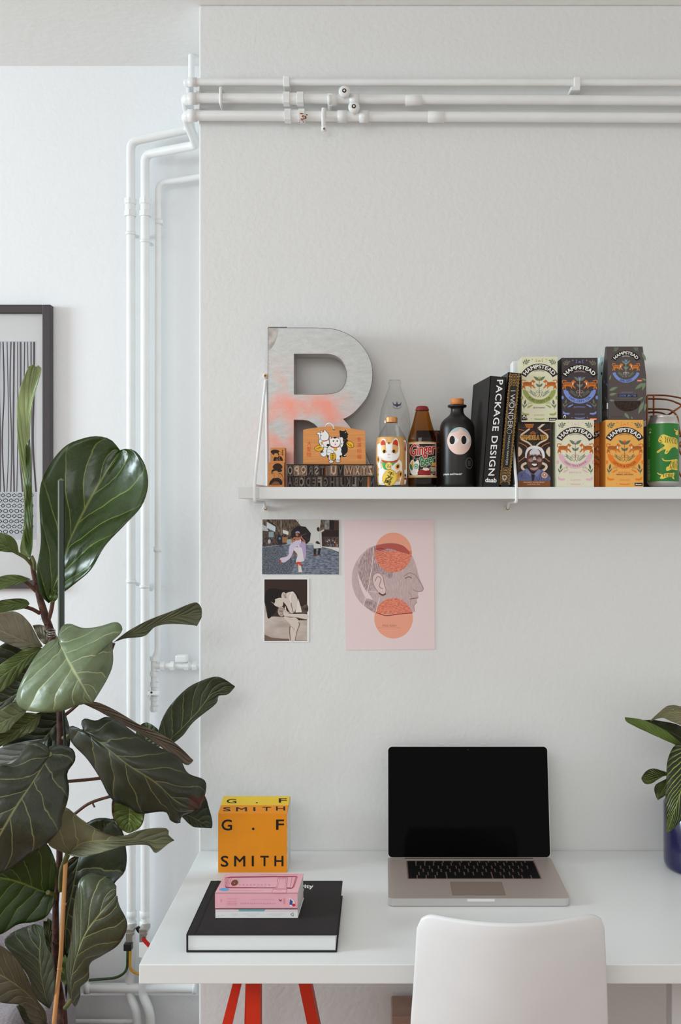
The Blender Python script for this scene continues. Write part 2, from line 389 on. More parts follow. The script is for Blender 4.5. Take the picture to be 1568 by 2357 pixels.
# vertical fittings in the alcove
for t, px, y, Y in ((tB, 300, 478, .29), (tC, 335, 478, .28)): compression(t, P(px, y, Y), Z1, .0105)
for t, px, y, Y in ((tB, 301, 538, .29), (tC, 334, 556, .28), (tB, 302, 1338, .29), (tC, 333, 1350, .28)):
    collar(t, P(px, y, Y), Z1, .0108, .004, 'pipe_clip')
    b = MB(); b.tube([P(px+6, y+4, Y), P(px+16, y+7, .318)], .005, PIPE, 10); b.build('clip_stem', t)
for y in (511, 1264): collar(tD, P(366 if y < 900 else 363, y, .295), Z1, .0085, .007, 'pipe_clip')
ax = Z1; 
for y in (1516, 1551, 1575, 1607, 1630): ring(tD, 'compression_nut', P(356, y, .295), Z1, [(-.006, .010), (-.0055, .0125), (.0055, .0125), (.006, .010)], n=8)
b = MB(); b.tube([P(356, 1533, .295), P(480, 1533, .295)], .0085, PIPE, 16); b.build('branch_tube', tD)
for px in (374, 397, 430, 448): ring(tD, 'compression_nut', P(px, 1533, .295), X1, [(-.006, .009), (-.005, .0125), (.005, .0125), (.006, .009)], n=8)
b = MB(); b.box(XX(405, .28), XX(431, .28), .27, .30, ZZ(1524, .28), ZZ(1508, .28), PIPE); b.build('valve_handle', tD, bevel=.003)
b = MB(); b.box(XX(342, .28), XX(370, .28), .268, .285, ZZ(1598, .28), ZZ(1590, .28), PIPE); c = P(348.5, 1594, .2675); b.face([c+Vector((.003*math.cos(a/2), 0, .003*math.sin(a/2))) for a in range(12)][::-1], DIRT); b.build('valve_handle', tD, bevel=.001)
for t, px, Y in ((tB, 304, .29), (tC, 334, .28)):
    for y in (2104, 2128): ring(t, 'sleeve', P(px-1, y, Y), Z1, [(-.009, .0118), (-.008, .0128), (.008, .0128), (.009, .0118)], n=24)
# earth clamps and cables
def clamp(px, Y, label, tagstrip):
    t = thing('earth_clamp', P(px, 2145, Y-.02), label, 'clamp', 'earth clamps')
    b = MB(); b.box(XX(px-9, Y), XX(px+10, Y), Y-.026, Y+.012, ZZ(2139, Y), ZZ(2130, Y), CHROME); b.build('strap', t, bevel=.001)
    b = MB(); b.box(XX(px-7, Y), XX(px+8, Y), Y-.030, Y-.024, ZZ(2158, Y), ZZ(2137, Y), CHROME); b.build('plate', t, bevel=.001)
    b = MB(); c = P(px+1, 2151, Y-.034); b.tube([c, c+Vector((0, .006, 0))], .0045, CHROME, 6); b.build('screw', t)
    if tagstrip:
        b = MB(); b.box(XX(px-7, Y), XX(px+12, Y), Y-.033, Y-.032, ZZ(2191, Y), ZZ(2157, Y), C(225, 224, 222)); a = Art(b, flat(0, 0, 1, Y-.033)); a.poly([(px-7, 2158), (px-1, 2158), (px+12, 2172), (px+8, 2182), (px-7, 2166)], C(178, 30, 28)); b.build('warning_tag', t)['label'] = 'white tag with red stripe'
    else:
        b = MB(); b.box(XX(px-11, Y), XX(px+7, Y), Y-.036, Y-.016, ZZ(2176, Y), ZZ(2160, Y), BLK); b.build('terminal', t, bevel=.002)
clamp(303, .27, 'steel earth clamp with black terminal on the leftmost alcove pipe', False)
clamp(334, .26, 'steel earth clamp with red and white tag on the alcove pipe by the desk', True)
b = MB(); b.tube(fillet([P(316, 2134, .262), P(322, 2146, .262), P(332, 2134, .258)], .01), .006, BLK, 8); tag(b.build('clamp_strap'), 'short black strap bridging the two earth clamps', 'strap')
b = MB(); b.tube(fillet([P(294, 2174, .262), P(293, 2235, .27), P(270, 2251, .28), P(205, 2256, .285)], .05), .0035, mat('cable_green', (60, 84, 50), .5, var=.6, vscale=25), 10); tag(b.build('earth_cable'), 'green and grey earth cable bending left below the clamps', 'cable', 'earth cables')
b = MB(); b.tube(fillet([P(300, 2174, .262), P(299, 2232, .262), P(318, 2243, .262), P(345, 2244, .262)], .04), .0035, mat('cable_yellow', (190, 140, 40), .5, var=.3, vscale=20), 10); tag(b.build('earth_cable'), 'yellow earth cable bending right behind the desk edge', 'cable', 'earth cables')
# ================================================================ framed picture
FR = mat('frame_black', (62, 55, 58), .45)
Yf = .305; t = thing('picture_frame', P(-100, 1355, .33), 'large black framed print of striped trunks hanging in the alcove', 'picture')
x0, x1 = XX(-333, Yf), XX(116, Yf); z0, z1 = ZZ(1355, Yf), ZZ(701, Yf); w = XX(116, Yf)-XX(97, Yf)
b = MB()
b.box(x0, x0+w, Yf, .33, z0, z1, FR); b.box(x1-w, x1, Yf, .33, z0, z1, FR); b.box(x0+w, x1-w, Yf, .33, z1-w, z1, FR); b.box(x0+w, x1-w, Yf, .33, z0, z0+w, FR); b.build('frame', t, bevel=.0015)
b = MB(); b.box(x0+w, x1-w, .320, .329, z0+w, z1-w, C(228, 231, 236)); a = Art(b, flat(0, 0, 1, .320))
a.poly(rect(-300, 785, 84, 1242), C(206, 208, 213))
for i in range(48):
    x = -296+i*8+random.uniform(-1.5, 1.5); k = random.choice((2.2, 3, 4)); g = random.choice((78, 100, 130))
    a.curve([(x, 787), (x+random.uniform(-3, 3), 900), (x+random.uniform(-3, 4), 1020), (x+random.uniform(-2, 5), 1132)], k, C(g, g-6, g-2))
a.poly(rect(-300, 1133, 84, 1242), C(196, 200, 206))
for r_ in range(9):
    for c_ in range(30):
        x = -292+c_*13+(6 if r_ % 2 else 0); y = 1140+r_*12; a.hold = True
        if y < 1236 and x < 78: a.line(ell(x, y, 5, 4, 4 if (r_+c_) % 2 else 8), 1.5, C(110, 112, 118), True)
a.hold = False
b.build('print', t)
GL = mat('picture_glass', (255, 255, 255), .03, trans=1, spec=.4, ior=1.2)
b = MB(); b.box(x0+w, x1-w, .315, .3165, z0+w, z1-w, GL); b.build('glass', t)
# ================================================================ desk
DSK = mat('desk_white_laminate', (233, 235, 235), .30, spec=.45, bump=.03, bscale=300)
b = MB(); b.box(XX(320, -.6), 1.57, -.6, -.002, ZZ(2265, -.6), ZZ(2220, -.6), DSK); desk = thing('desk', (.57, -.3, 0), 'long white desk carrying the laptop, books and blue plant pot', 'desk'); b.build('desk_top', desk, bevel=.0015)
ZD = ZZ(2220, -.6); ZB = ZZ(2265, -.6)
RED = mat('red_trestle_paint', (196, 44, 16), .42, bump=.1, bscale=120)
t = thing('trestle', (-.2, -.4, 0), 'bright red metal trestle holding up the left end of the desk', 'trestle')
def slat(px0, px1, qx0, qx1, Y, d, name='leg'):
    a0, a1, c0, c1 = P(px0, 2265, Y), P(px1, 2265, Y), P(qx0, 2357, Y), P(qx1, 2357, Y)
    k = (ZB)/(ZB-c0.z) if False else (a0.z)/(a0.z-c0.z)
    f0 = a0+(c0-a0)*k; f1 = a1+(c1-a1)*k; a0.z = a1.z = ZB-.001; b = MB(); b.prism([(a0.x, a0.z), (a1.x, a1.z), (f1.x, 0), (f0.x, 0)], Y, Y+d, RED); b.build(name, t, bevel=.001)
slat(566, 599, 566, 599, -.52, .03); slat(553, 571, 527, 548, -.48, .03); slat(655, 684, 679, 707, -.30, .03); slat(572, 596, 568, 592, -.12, .03)
b = MB(); b.box(XX(560, -.5), XX(672, -.3), -.52, -.08, ZB-.035, ZB-.001, RED); b.build('cross_beam', t, bevel=.001)
LW = mat('leg_white', (225, 226, 226), .35)
b = MB(); b.box(XX(1540, -.42), XX(1540, -.42)+.04, -.44, -.40, 0, ZB, LW); b.box(XX(1540, -.42)-.01, XX(1540, -.42)+.05, -.45, -.39, ZB-.006, ZB-.0002, LW); b.build('leg', desk, bevel=.002)
BR = mat('brown_board', (150, 122, 108), .6, var=.12, vscale=20)
b = MB(); b.box(XX(901, -.12), XX(901, -.12)+.22, -.12, -.02, 0, ZZ(2340, -.12), BR, [BR]*6); tag(b.build('storage_box', bevel=.003), 'brown box on the floor under the desk, top corner showing left of the chair', 'box')
# ================================================================ chair
CH = mat('chair_white_shell', (226, 225, 226), .33, var=.03, vscale=9, spec=.45, bump=.05, bscale=90)
MTL = mat('chair_leg_steel', (190, 190, 188), .25, metal=.9)
t = thing('desk_chair', (.216, -.62, 0), 'white moulded chair with a curved back pushed up to the desk', 'chair')
prof = []
ctl = [(0, .862), (0, .80), (.006, .72), (.016, .64), (.034, .55), (.060, .49), (.11, .462), (.2, .452), (.32, .452), (.40, .456), (.43, .448)]
pc = cr([(y, z, 0) for y, z in ctl], 34)
rows = []
for i, q in enumerate(pc):
    y, z = q.x, q.y; row = []; s_ = i/33
    hw = .1565+.010*min(1, (.862-z)/.20)+(.03*min(1, max(0, (s_-.45)*3)))
    bow = .052*(1-min(1, max(0, s_-.35)*2.2))
    for j in range(41):
        u = -1+2*j/40; x = u*hw; r = .029; zz = z; yy = y
        ex = max(0, abs(x)-(hw-r)); dr = r-math.sqrt(max(0, r*r-ex*ex))
        if s_ < .25: zz = z-dr*(1-s_/.25)
        if s_ > .9: yy = y-dr*(s_-.9)/.1
        row.append(Vector((.2165+x-.004*(.862-z), -.668+yy-bow*(1-u*u), zz)))
    rows.append(row)
b = MB(); b.grid(rows, CH); o = b.build('seat_shell', t, merge=True); d = o.modifiers.new('solid', 'SOLIDIFY'); d.thickness = .013; d.offset = 0; d = o.modifiers.new('bv', 'BEVEL'); d.width = .005; d.segments = 3; d.limit_method = 'ANGLE'; d.angle_limit = 1.0
for sx in (-1, 1):
    for sy, yy in ((0, -.56), (1, -.29)):
        b = MB(); b.tube([Vector((.2165+sx*.12, yy, .447)), Vector((.2165+sx*.185, yy+(.07 if sy else -.11), .0))], [.011, .009], MTL, 14); b.build('leg', t)
# ================================================================ armchair behind the plant
GF = mat('grey_woven_fabric', (128, 120, 124), .95, var=.25, vscale=260, bump=.8, bscale=500, sheen=.3)
t = thing('armchair', (-1.15, .05, 0), 'grey woven fabric armchair behind the leafy plant at the left edge', 'armchair')
def soft(name, x0, x1, y0, y1, z0, z1, bev):
    b = MB(); b.box(x0, x1, y0, y1, z0, z1, GF); b.build(name, t, bevel=bev, seg=6)
soft('backrest', -1.5, XX(118, .18), .16, .29, .1, ZZ(2112, .18), .06)
soft('arm', XX(60, .02), XX(138, .02), .0, .18, .1, ZZ(2290, .02), .04); soft('arm', -1.6, -1.48, -.05, .18, .1, .42, .04); soft('seat', -1.47, XX(60, .02), -.04, .16, .12, .36, .04)
b = MB()
for x in (-1.42, -.80):
    for y in (.04, .2): b.box(x-.02, x+.02, y-.02, y+.02, 0, .11, BLK)
b.build('feet', t)
# ================================================================ wall shelf
SHW = mat('shelf_white', (232, 234, 234), .38, spec=.4, bump=.04, bscale=200)
YS = -.18; ZS = ZZ(1121, YS); ZU = ZZ(1148.5, YS)
t = thing('wall_shelf', (0, -.09, ZU), 'long white wall shelf carrying the letter, bottles, books and tea', 'shelf')
b = MB(); b.box(XX(548, -.165), 1.25, -.165, -.012, ZU+.001, ZS-.0002, SHW); b.build('board', t, bevel=.001)
b = MB(); b.box(XX(597, YS), 1.25, YS, -.166, ZU, ZS, SHW); b.build('front_lip', t, bevel=.001)
SCR = mat('brass_screw', (150, 115, 70), .35, metal=.9)
WIRE = mat('bracket_white_wire', (236, 236, 234), .35)
def bracket(x, label, off):
    t = thing('shelf_bracket', (x, 0, ZU-.03), label, 'bracket', 'shelf brackets')
    zt = ZZ(866, 0); yf = YS-.006; r = .0032
    b = MB(); b.tube(fillet([Vector((x, -.004, zt-.01)), Vector((x+off, yf, ZS+.006)), Vector((x+off, yf, ZU-.006)), Vector((x+.0, -.03, ZU-.006)), Vector((x, -.006, ZU-.020))], .006), r, WIRE, 12); b.build('wire', t)
    b = MB(); b.tube(fillet([Vector((x+.002, -.004, zt-.01)), Vector((x+.004, -.014, ZS+.004)), Vector((x+off, yf+.004, ZS+.004))], .004), r*.8, WIRE, 10); b.build('wire', t)
    for z in (zt, ZU-.020):
        b = MB(); c = Vector((x, -.004, z)); rows = [[c+Vector((q*math.cos(a*math.pi/8), o_, q*math.sin(a*math.pi/8))) for a in range(16)] for o_, q in ((.004, .006), (-.002, .006), (-.004, .0045))]
        b.grid(rows, WIRE, True, cu=True)
        b.face([c+Vector((.0045*math.cos(a*math.pi/8), -.004, .0045*math.sin(a*math.pi/8))) for a in range(16)][::-1], SCR)
        for q in (0, 1):
            u = Vector((.003, 0, 0)) if q else Vector((0, 0, .003)); v = Vector((0, 0, .0006)) if q else Vector((.0006, 0, 0))
            b.face([c+Vector((0, -.0045, 0))+k for k in (u+v, -u+v, -u-v, u-v)], DIRT)
        b.build('screw', t)
bracket((612-CX)/983.3, 'white wire bracket holding the left end of the shelf beside the metal letter', -.003)
bracket((1168-CX)/983.3, 'white wire bracket hooked round the shelf under the tea boxes', -.003)
# ================================================================ metal letter R
ms = mat('brushed_zinc', (176, 176, 175), .42, metal=.55, var=.09, vscale=40, stretch=(1, 1, 3), bump=.12, bscale=300)
nt = ms.node_tree; bs = nt.nodes['Principled BSDF']; tc = N(nt, 'ShaderNodeTexCoord')
def addmask(nt, scale, lo, hi, rgb, prev, det=2, off=(0, 0, 0), mapscale=(1, 1, 1)):
    mp = N(nt, 'ShaderNodeMapping'); mp.inputs['Location'].default_value = off; mp.inputs['Scale'].default_value = mapscale; nt.links.new(tc.outputs['Object'], mp.inputs[0])
    n = N(nt, 'ShaderNodeTexNoise'); n.inputs['Scale'].default_value = scale; n.inputs['Detail'].default_value = det; nt.links.new(mp.outputs[0], n.inputs['Vector'])
    r = N(nt, 'ShaderNodeMapRange'); r.inputs[1].default_value = lo; r.inputs[2].default_value = hi; nt.links.new(n.outputs[0], r.inputs[0])
    m = N(nt, 'ShaderNodeMix', data_type='RGBA'); m.inputs[7].default_value = (*lin(rgb), 1); nt.links.new(prev, m.inputs[6]); nt.links.new(r.outputs[0], m.inputs[0]); return m.outputs[2], r.outputs[0], m
prev = bs.inputs['Base Color'].links[0].from_socket
# rosy paint smears, only over the lower two thirds of the letter
o1, msk, mxn = addmask(nt, 13, .44, .66, (226, 150, 134), prev, 2, (.3, 0, .1))
sep = N(nt, 'ShaderNodeSeparateXYZ'); nt.links.new(tc.outputs['Object'], sep.inputs[0])
g = N(nt, 'ShaderNodeMapRange'); g.inputs[1].default_value = .31; g.inputs[2].default_value = .22; nt.links.new(sep.outputs[2], g.inputs[0])
g2 = N(nt, 'ShaderNodeMapRange'); g2.inputs[1].default_value = .21; g2.inputs[2].default_value = .14; nt.links.new(sep.outputs[0], g2.inputs[0])
mm = N(nt, 'ShaderNodeMath', operation='MULTIPLY'); nt.links.new(msk, mm.inputs[0]); nt.links.new(g.outputs[0], mm.inputs[1])
m3 = N(nt, 'ShaderNodeMath', operation='MULTIPLY'); nt.links.new(mm.outputs[0], m3.inputs[0]); nt.links.new(g2.outputs[0], m3.inputs[1]); nt.links.new(m3.outputs[0], mxn.inputs[0])
o2, _, _ = addmask(nt, 260, .56, .85, (150, 146, 142), o1, 3, (0, 0, 0), (.4, 1, 3))
nt.links.new(o2, bs.inputs['Base Color'])
DKM = mat('letter_side_dark', (92, 84, 80), .5, metal=.5, var=.3, vscale=60)
YR = -.075
def c1(pts): return [(XX(540+x/4.356, YR), ZZ(700+y/4.356, YR)) for x, y in pts]
outer_a = [(337, 1830), (336, 1500), (335, 900), (336, 237), (600, 238), (800, 239), (940, 243), (1020, 256), (1090, 280), (1160, 315), (1230, 365), (1290, 430), (1335, 500), (1365, 570), (1380, 640), (1384, 700), (1380, 770), (1362, 850), (1335, 920), (1300, 975), (1250, 1035), (1190, 1095), (1130, 1135), (1090, 1152), (1110, 1172), (1140, 1205), (1180, 1255), (1240, 1350), (1320, 1500), (1380, 1650), (1420, 1830), (1130, 1830), (1090, 1710), (1030, 1570), (960, 1430), (900, 1330), (850, 1255), (800, 1203), (740, 1170), (690, 1162), (596, 1160), (595, 1500), (596, 1830)]
inner = [(597, 500), (930, 500), (980, 508), (1030, 530), (1070, 562), (1100, 610), (1120, 670), (1122, 730), (1112, 790), (1085, 840), (1050, 872), (1000, 892), (940, 901), (830, 905), (597, 906)]
outer_a = outer_a[:6]+[(p.x, p.y) for p in cr([(x, y, 0) for x, y in outer_a[6:24]], 64)]+outer_a[24:]
inner = inner[:1]+[(p.x, p.y) for p in cr([(x, y, 0) for x, y in inner[1:14]], 44)]+inner[14:]
b = MB(); O = [Vector((x, z, 0)) for x, z in c1(outer_a)]; I = [Vector((x, z, 0)) for x, z in c1(inner)]
allp = O+I
for tri in tessellate_polygon([O, I]):
    b.face([Vector((allp[i].x, YR, allp[i].y)) for i in tri], ms); b.face([Vector((allp[i].x, -.01, allp[i].y)) for i in tri][::-1], DKM)
for L in (O, I):
    n = len(L)
    for i in range(n):
        p, q = L[i], L[(i+1) % n]; b.face([Vector((p.x, YR, p.y)), Vector((q.x, YR, q.y)), Vector((q.x, -.01, q.y)), Vector((p.x, -.01, p.y))], ms, False)
t = thing('metal_letter', (XX(617, YR), YR, ZS), 'large battered zinc letter R with pink paint smears standing on the shelf', 'letter')
for v in b.v: v.z = max(v.z, ZS+.0003)
b.build('letter_body', t)
YSEAM = .00045
# dark seam wire round front edges
b = MB()
for L in (O, I):
    b.tube([Vector((p.x, YR-.0002, max(p.y, ZS+.001))) for p in L]+[Vector((L[0].x, YR-.0002, max(L[0].y, ZS+.001)))], YSEAM, DKM, 6, False)
b.build('seam', t)
b = MB(); ar = Art(b, flat(540, 700, 4.356, YR-.0003)); ar.poly([(338, 240), (432, 240), (432, 290), (420, 340), (400, 395), (370, 440), (338, 466)], mat('bare_dented_zinc', (150, 143, 138), .4, metal=.6, var=.35, vscale=50)); b.build('dented_corner', t)['label'] = 'dark dented corner patch'
b = MB(); b.box(XX(617, YR), XX(660, YR), YR-.003, YR+.01, ZZ(754, YR), ZZ(752, YR)+.001, ms); b.build('torn_strip', t, bevel=.0005)
# ================================================================ rubber stamps
WD = mat('stamp_wood', (196, 128, 66), .55, var=.18, vscale=30, stretch=(1, 1, 8))
INK = C(38, 22, 14); MID = C(128, 78, 40)
def stamp(x0, y0, x1, y1, zb, zt, label, fig):
    Y = -.13; b = MB(); b.box(XX(x0, Y), XX(x1, Y), Y, Y+.03, zb, zt, WD); a = Art(b, flat(540, 700, 4.356, Y)); fig(a); tag(b.build('rubber_stamp'), label, 'stamp', 'wooden rubber stamps')
def fig_top(a):
    a.poly(sm([(362, 1480), (380, 1462), (420, 1460), (450, 1472), (440, 1490), (400, 1500), (372, 1495)]), INK)
    a.poly(sm([(375, 1490), (420, 1485), (448, 1500), (440, 1520), (400, 1512), (378, 1505)]), INK)
    a.poly(sm([(400, 1500), (430, 1498), (438, 1515), (425, 1535), (405, 1530)]), WD)
    a.poly([(390, 1572), (392, 1545), (405, 1530), (430, 1538), (450, 1520), (470, 1530), (482, 1550), (486, 1573)], INK)
    a.poly([(412, 1572), (425, 1545), (445, 1572)], MID); a.curve([(455, 1530), (445, 1550), (462, 1572)], 4, WD)
    for q in range(5): a.poly(rect(476, 1462+q*12, 488, 1470+q*12), INK)
    a.curve([(455, 1475), (470, 1490), (462, 1512)], 3, INK)
def fig_bot(a):
    a.poly(sm([(385, 1625), (410, 1600), (450, 1598), (478, 1622), (475, 1650), (430, 1660), (390, 1650)]), INK)
    a.poly(sm([(370, 1690), (380, 1660), (430, 1650), (475, 1660), (470, 1680), (420, 1690), (385, 1710)]), INK)
    a.poly(sm([(385, 1680), (420, 1670), (440, 1690), (425, 1725), (400, 1740), (383, 1710)]), WD)
    a.curve([(388, 1685), (400, 1720), (395, 1740)], 3, INK); a.curve([(440, 1700), (475, 1710), (488, 1760), (470, 1800)], 4, INK)
    a.poly([(343, 1812), (358, 1775), (385, 1745), (440, 1740), (470, 1760), (480, 1790), (478, 1812)], INK)
    a.poly(sm([(370, 1812), (400, 1780), (440, 1785), (450, 1812)]), MID); a.curve([(440, 1730), (455, 1690), (470, 1720), (450, 1745)], 3, INK)
zb = ZS; zm = ZZ(1064.5, -.13); zt = ZZ(1030.5, -.13)
stamp(617, 1064, 654.5, 1117, zb, zm, 'larger wooden rubber stamp with a woman in a dark top, under the small stamp', fig_bot)
stamp(622.5, 1030, 656, 1064, zm, zt, 'smaller wooden rubber stamp with a kimono woman, on top of the larger stamp', fig_top)
# ================================================================ letterpress blocks
LPA = mat('type_wood_pale', (176, 150, 130), .6, var=.3, vscale=160, bump=.3, bscale=300)
LPB = mat('type_wood_dark', (84, 72, 66), .6, var=.35, vscale=160, bump=.3, bscale=300)
LPG = mat('type_wood_grey', (128, 112, 102), .6, var=.3, vscale=160, bump=.3, bscale=300)
REC = mat('type_recess_dark', (34, 25, 21), .8); REP = mat('type_recess_brown', (118, 90, 70), .8, var=.3, vscale=200)
FUR = mat('type_furniture_orange', (190, 112, 52), .6, var=.2, vscale=60)
YL = -.14
def lx(u): return XX(640+u/6.817, YL)
zr = ZS; z1 = ZZ(1096.3, YL); z2 = z1+.0012; z3 = ZZ(1070.6, YL); z4 = z3+.0018
def blk(u0, u1, za, zbb, ch, m, row, relief):
    b = MB(); g = .0002; Yb = YL+.002; b.box(lx(u0)+g, lx(u1)-g, Yb, YL+.023, za, zbb, REP if relief == 0 else (REC if m is not LPB else REC))
    fr = .0009; x0, x1 = lx(u0)+g, lx(u1)-g
    b.box(x0, x1, Yb-.0006, Yb, za, za+fr, m); b.box(x0, x1, Yb-.0006, Yb, zbb-fr, zbb, m); b.box(x0, x0+fr, Yb-.0006, Yb, za, zbb, m); b.box(x1-fr, x1, Yb-.0006, Yb, za, zbb, m)
    sx = (x1-x0)*.74; sz = (zbb-za)*.82; cx_ = (x0+x1)/2; cz_ = (za+zbb)/2
    vs, fs, _ = textmesh(ch, 0.0 if ch in 'MW' else .045)
    for dd in (0, 1):
        k = len(b.v)
        for x, y in vs: b.v.append(Vector((cx_-(x-.5)*sx, Yb-.0022+dd*.002, cz_+(y-.5)*sz)))
        for f in fs: b.f.append(tuple(k+i for i in f)); b.m.append(b.mi(m)); b.sm.append(False)
    # stroke walls
    ed = {}
    for f in fs:
        for i in range(len(f)):
            e = (f[i], f[(i+1) % len(f)]); ed[e] = 1
    n0 = len(vs)
    for (i, j) in list(ed):
        if (j, i) not in ed:
            p, q = vs[i], vs[j]; A = [Vector((cx_-(w_[0]-.5)*sx, 0, cz_+(w_[1]-.5)*sz)) for w_ in (p, q)]
            b.face([A[0]+Vector((0, Yb-.0022, 0)), A[1]+Vector((0, Yb-.0022, 0)), A[1]+Vector((0, Yb, 0)), A[0]+Vector((0, Yb, 0))], m)
    tone = 'pale' if m is LPA else ('black' if m is LPB else 'greyish')
    tag(b.build('letterpress_block'), '%s wooden printing block with reversed letter %s in the %s row' % (tone, ch, row), 'printing block', 'letterpress blocks on the shelf')
for ch, u0, u1, m in (('O', 142, 240, LPG), ('P', 245, 345, LPA), ('Q', 350, 453, LPA), ('R', 458, 558, LPB), ('S', 563, 648, LPG), ('T', 652, 740, LPB), ('U', 815, 930, LPA), ('V', 932, 1030, LPB), ('W', 1035, 1193, LPA), ('X', 1195, 1301, LPA), ('Y', 1305, 1398, LPA), ('Z', 1400, 1498, LPA)):
    blk(u0, u1, z2, z3, ch, m, 'upper', 0 if m is LPA else 1)
for ch, u0, u1, m in (('A', 142, 235, LPB), ('B', 238, 330, LPB), ('C', 333, 420, LPG), ('D', 425, 525, LPB), ('E', 528, 612, LPB), ('F', 617, 700, LPG), ('G', 705, 800, LPB), ('H', 805, 903, LPB), ('I', 905, 958, LPB), ('J', 962, 1050, LPB), ('K', 1052, 1150, LPB), ('L', 1158, 1238, LPG), ('M', 1243, 1355, LPB), ('N', 1440, 1515, LPB)):
    blk(u0, u1, zr, z1, ch, m, 'lower', 1)
for u0, u1, za, zb_, lb in ((742, 764, z2, z3, 'thin orange wooden spacer beside reversed T in the upper row'), (1402, 1438, zr, z1, 'orange wooden spacer beside reversed N in the lower row')):
    b = MB(); b.box(lx(u0), lx(u1), YL+.006, YL+.023, za, zb_, FUR); tag(b.build('wooden_spacer'), lb, 'spacer')
for u0, u1, za, zb_, lb in ((140, 1515, z1, z2, 'thin dark strip between the two rows of printing blocks'), (135, 1502, z3, z4, 'thin dark strip on top of the upper row of printing blocks')):
    b = MB(); b.box(lx(u0), lx(u1), YL, YL+.024, za, zb_, REC); tag(b.build('dark_strip'), lb, 'strip')
# ================================================================ votive plaque with cats
YPQ = -.128; f9 = 9.8
PW = mat('plaque_cedar', (206, 138, 76), .55, var=.12, vscale=14, stretch=(1, 1, 18), bump=.1)
t = thing('wooden_plaque', P(769, 1068, YPQ), 'wooden votive plaque painted with three lucky cats, standing on the printing blocks', 'plaque')
b = MB()
pl = [(78, 962), (78, 190), (200, 165), (400, 135), (600, 118), (800, 110), (1000, 130), (1200, 165), (1475, 213), (1490, 970)]
poly = [(XX(690+x/f9, YPQ), ZZ(970+y/f9, YPQ)) for x, y in pl]; poly = [(x, max(z, z4+.0002)) for x, z in poly]
b.prism(poly, YPQ, YPQ+.009, PW)
a = Art(b, flat(690, 970, f9, YPQ)); WH = C(232, 230, 228); BK = C(20, 17, 16); RD = C(196, 50, 36); YL_ = C(232, 172, 36); GY = C(150, 148, 148)
def blob(pts, m, w=9, o=BK, n=None):
    q = sm(pts, n); a.line(q, w*2, o, True); a.poly(q, m)
for i, ch in enumerate('大聖院'): a.text(ch, 212, 500+i*125, 100, 100, RD)
for i, ch in enumerate('金運招福'): a.text(ch, 1342, 405+i*130, 98, 98, RD)
# black cat (right, behind)
a.poly(sm([(905, 300), (900, 200), (945, 215), (1010, 215), (1045, 195), (1060, 240), (1095, 290), (1090, 340), (1060, 390), (1000, 400), (930, 380)]), BK)
a.poly(sm([(975, 400), (1060, 395), (1100, 450), (1060, 520), (1085, 600), (1075, 690), (1020, 750), (1055, 770), (1050, 795), (960, 790), (940, 600)]), BK)
a.line([(1040, 235), (1025, 262)], 8, WH); a.poly(ell(1092, 322, 12, 10), YL_); a.line([(975, 405), (1035, 410)], 10, RD); a.line([(1000, 450), (990, 480)], 6, WH)
for q in (1010, 1030): a.poly(ell(q, 768, 8, 12), WH)
a.poly(ell(1137, 520, 98, 72, 30, .62), BK); a.poly(ell(1137, 520, 88, 63, 30, .62), YL_)
for q in range(4): a.line([(1090+q*28, 470+q*22), (1078+q*28, 500+q*22), (1100+q*28, 520+q*22)], 9, BK)
# left white cat
blob([(500, 560), (600, 590), (640, 640), (610, 740), (570, 790), (520, 790), (470, 740), (480, 690), (540, 640)], WH)
a.poly(ell(505, 690, 30, 28), BK); a.poly(ell(520, 700, 22, 18), GY)
blob([(430, 380), (430, 300), (390, 290), (400, 255), (450, 250), (480, 290), (470, 390), (490, 520), (440, 510), (425, 450)], WH)
blob([(450, 400), (560, 450), (650, 420), (665, 540), (610, 580), (500, 560), (450, 500)], WH)
a.poly(ell(640, 535, 35, 28), BK)
blob([(470, 350), (480, 270), (485, 205), (530, 240), (560, 190), (600, 230), (655, 300), (645, 390), (600, 425), (520, 430), (480, 400)], WH)
a.poly([(490, 220), (525, 250), (495, 255)], RD); a.poly([(530, 195), (560, 245), (535, 245)], RD)
a.poly(ell(487, 320, 14, 14), YL_); a.poly(ell(487, 318, 8, 9), BK); a.poly(ell(452, 378, 10, 7), RD)
a.curve([(515, 450), (590, 440), (650, 405)], 15, RD); a.poly(ell(500, 485, 28), BK); a.poly(ell(500, 485, 22), YL_)
a.poly(ell(442, 605, 108, 70, 30, -.16), BK); a.poly(ell(442, 605, 98, 61, 30, -.16), YL_)
for q in range(4): a.line([(380+q*32, 640-q*12), (385+q*32, 600-q*12), (405+q*32, 625-q*12)], 9, BK)
blob([(485, 550), (520, 520), (545, 545), (530, 580), (500, 580)], WH, 6)
# front white cat
blob([(640, 590), (700, 545), (900, 545), (940, 620), (935, 690), (960, 740), (920, 790), (900, 870), (830, 880), (800, 800), (720, 880), (680, 880), (620, 740), (610, 660)], WH)
a.poly(ell(640, 790, 18, 34), BK); a.poly(ell(920, 790, 20, 26), BK)
blob([(665, 905), (700, 875), (755, 895), (745, 930), (690, 935)], WH); blob([(810, 890), (850, 870), (905, 885), (900, 915), (840, 920)], WH)
for q in (690, 712, 733, 835, 858, 880): a.line([(q, 905 if q < 800 else 895), (q, 930 if q < 800 else 915)], 4, BK)
blob([(900, 400), (905, 370), (945, 355), (975, 380), (975, 420), (980, 520), (945, 590), (920, 550), (925, 440)], WH)
a.poly(ell(950, 505, 9, 20), BK)
blob([(680, 470), (675, 400), (685, 335), (735, 375), (800, 355), (850, 370), (895, 335), (905, 400), (915, 470), (890, 545), (800, 580), (710, 545)], WH)
a.poly([(698, 350), (735, 388), (698, 390)], RD); a.poly([(885, 345), (848, 385), (885, 390)], RD)
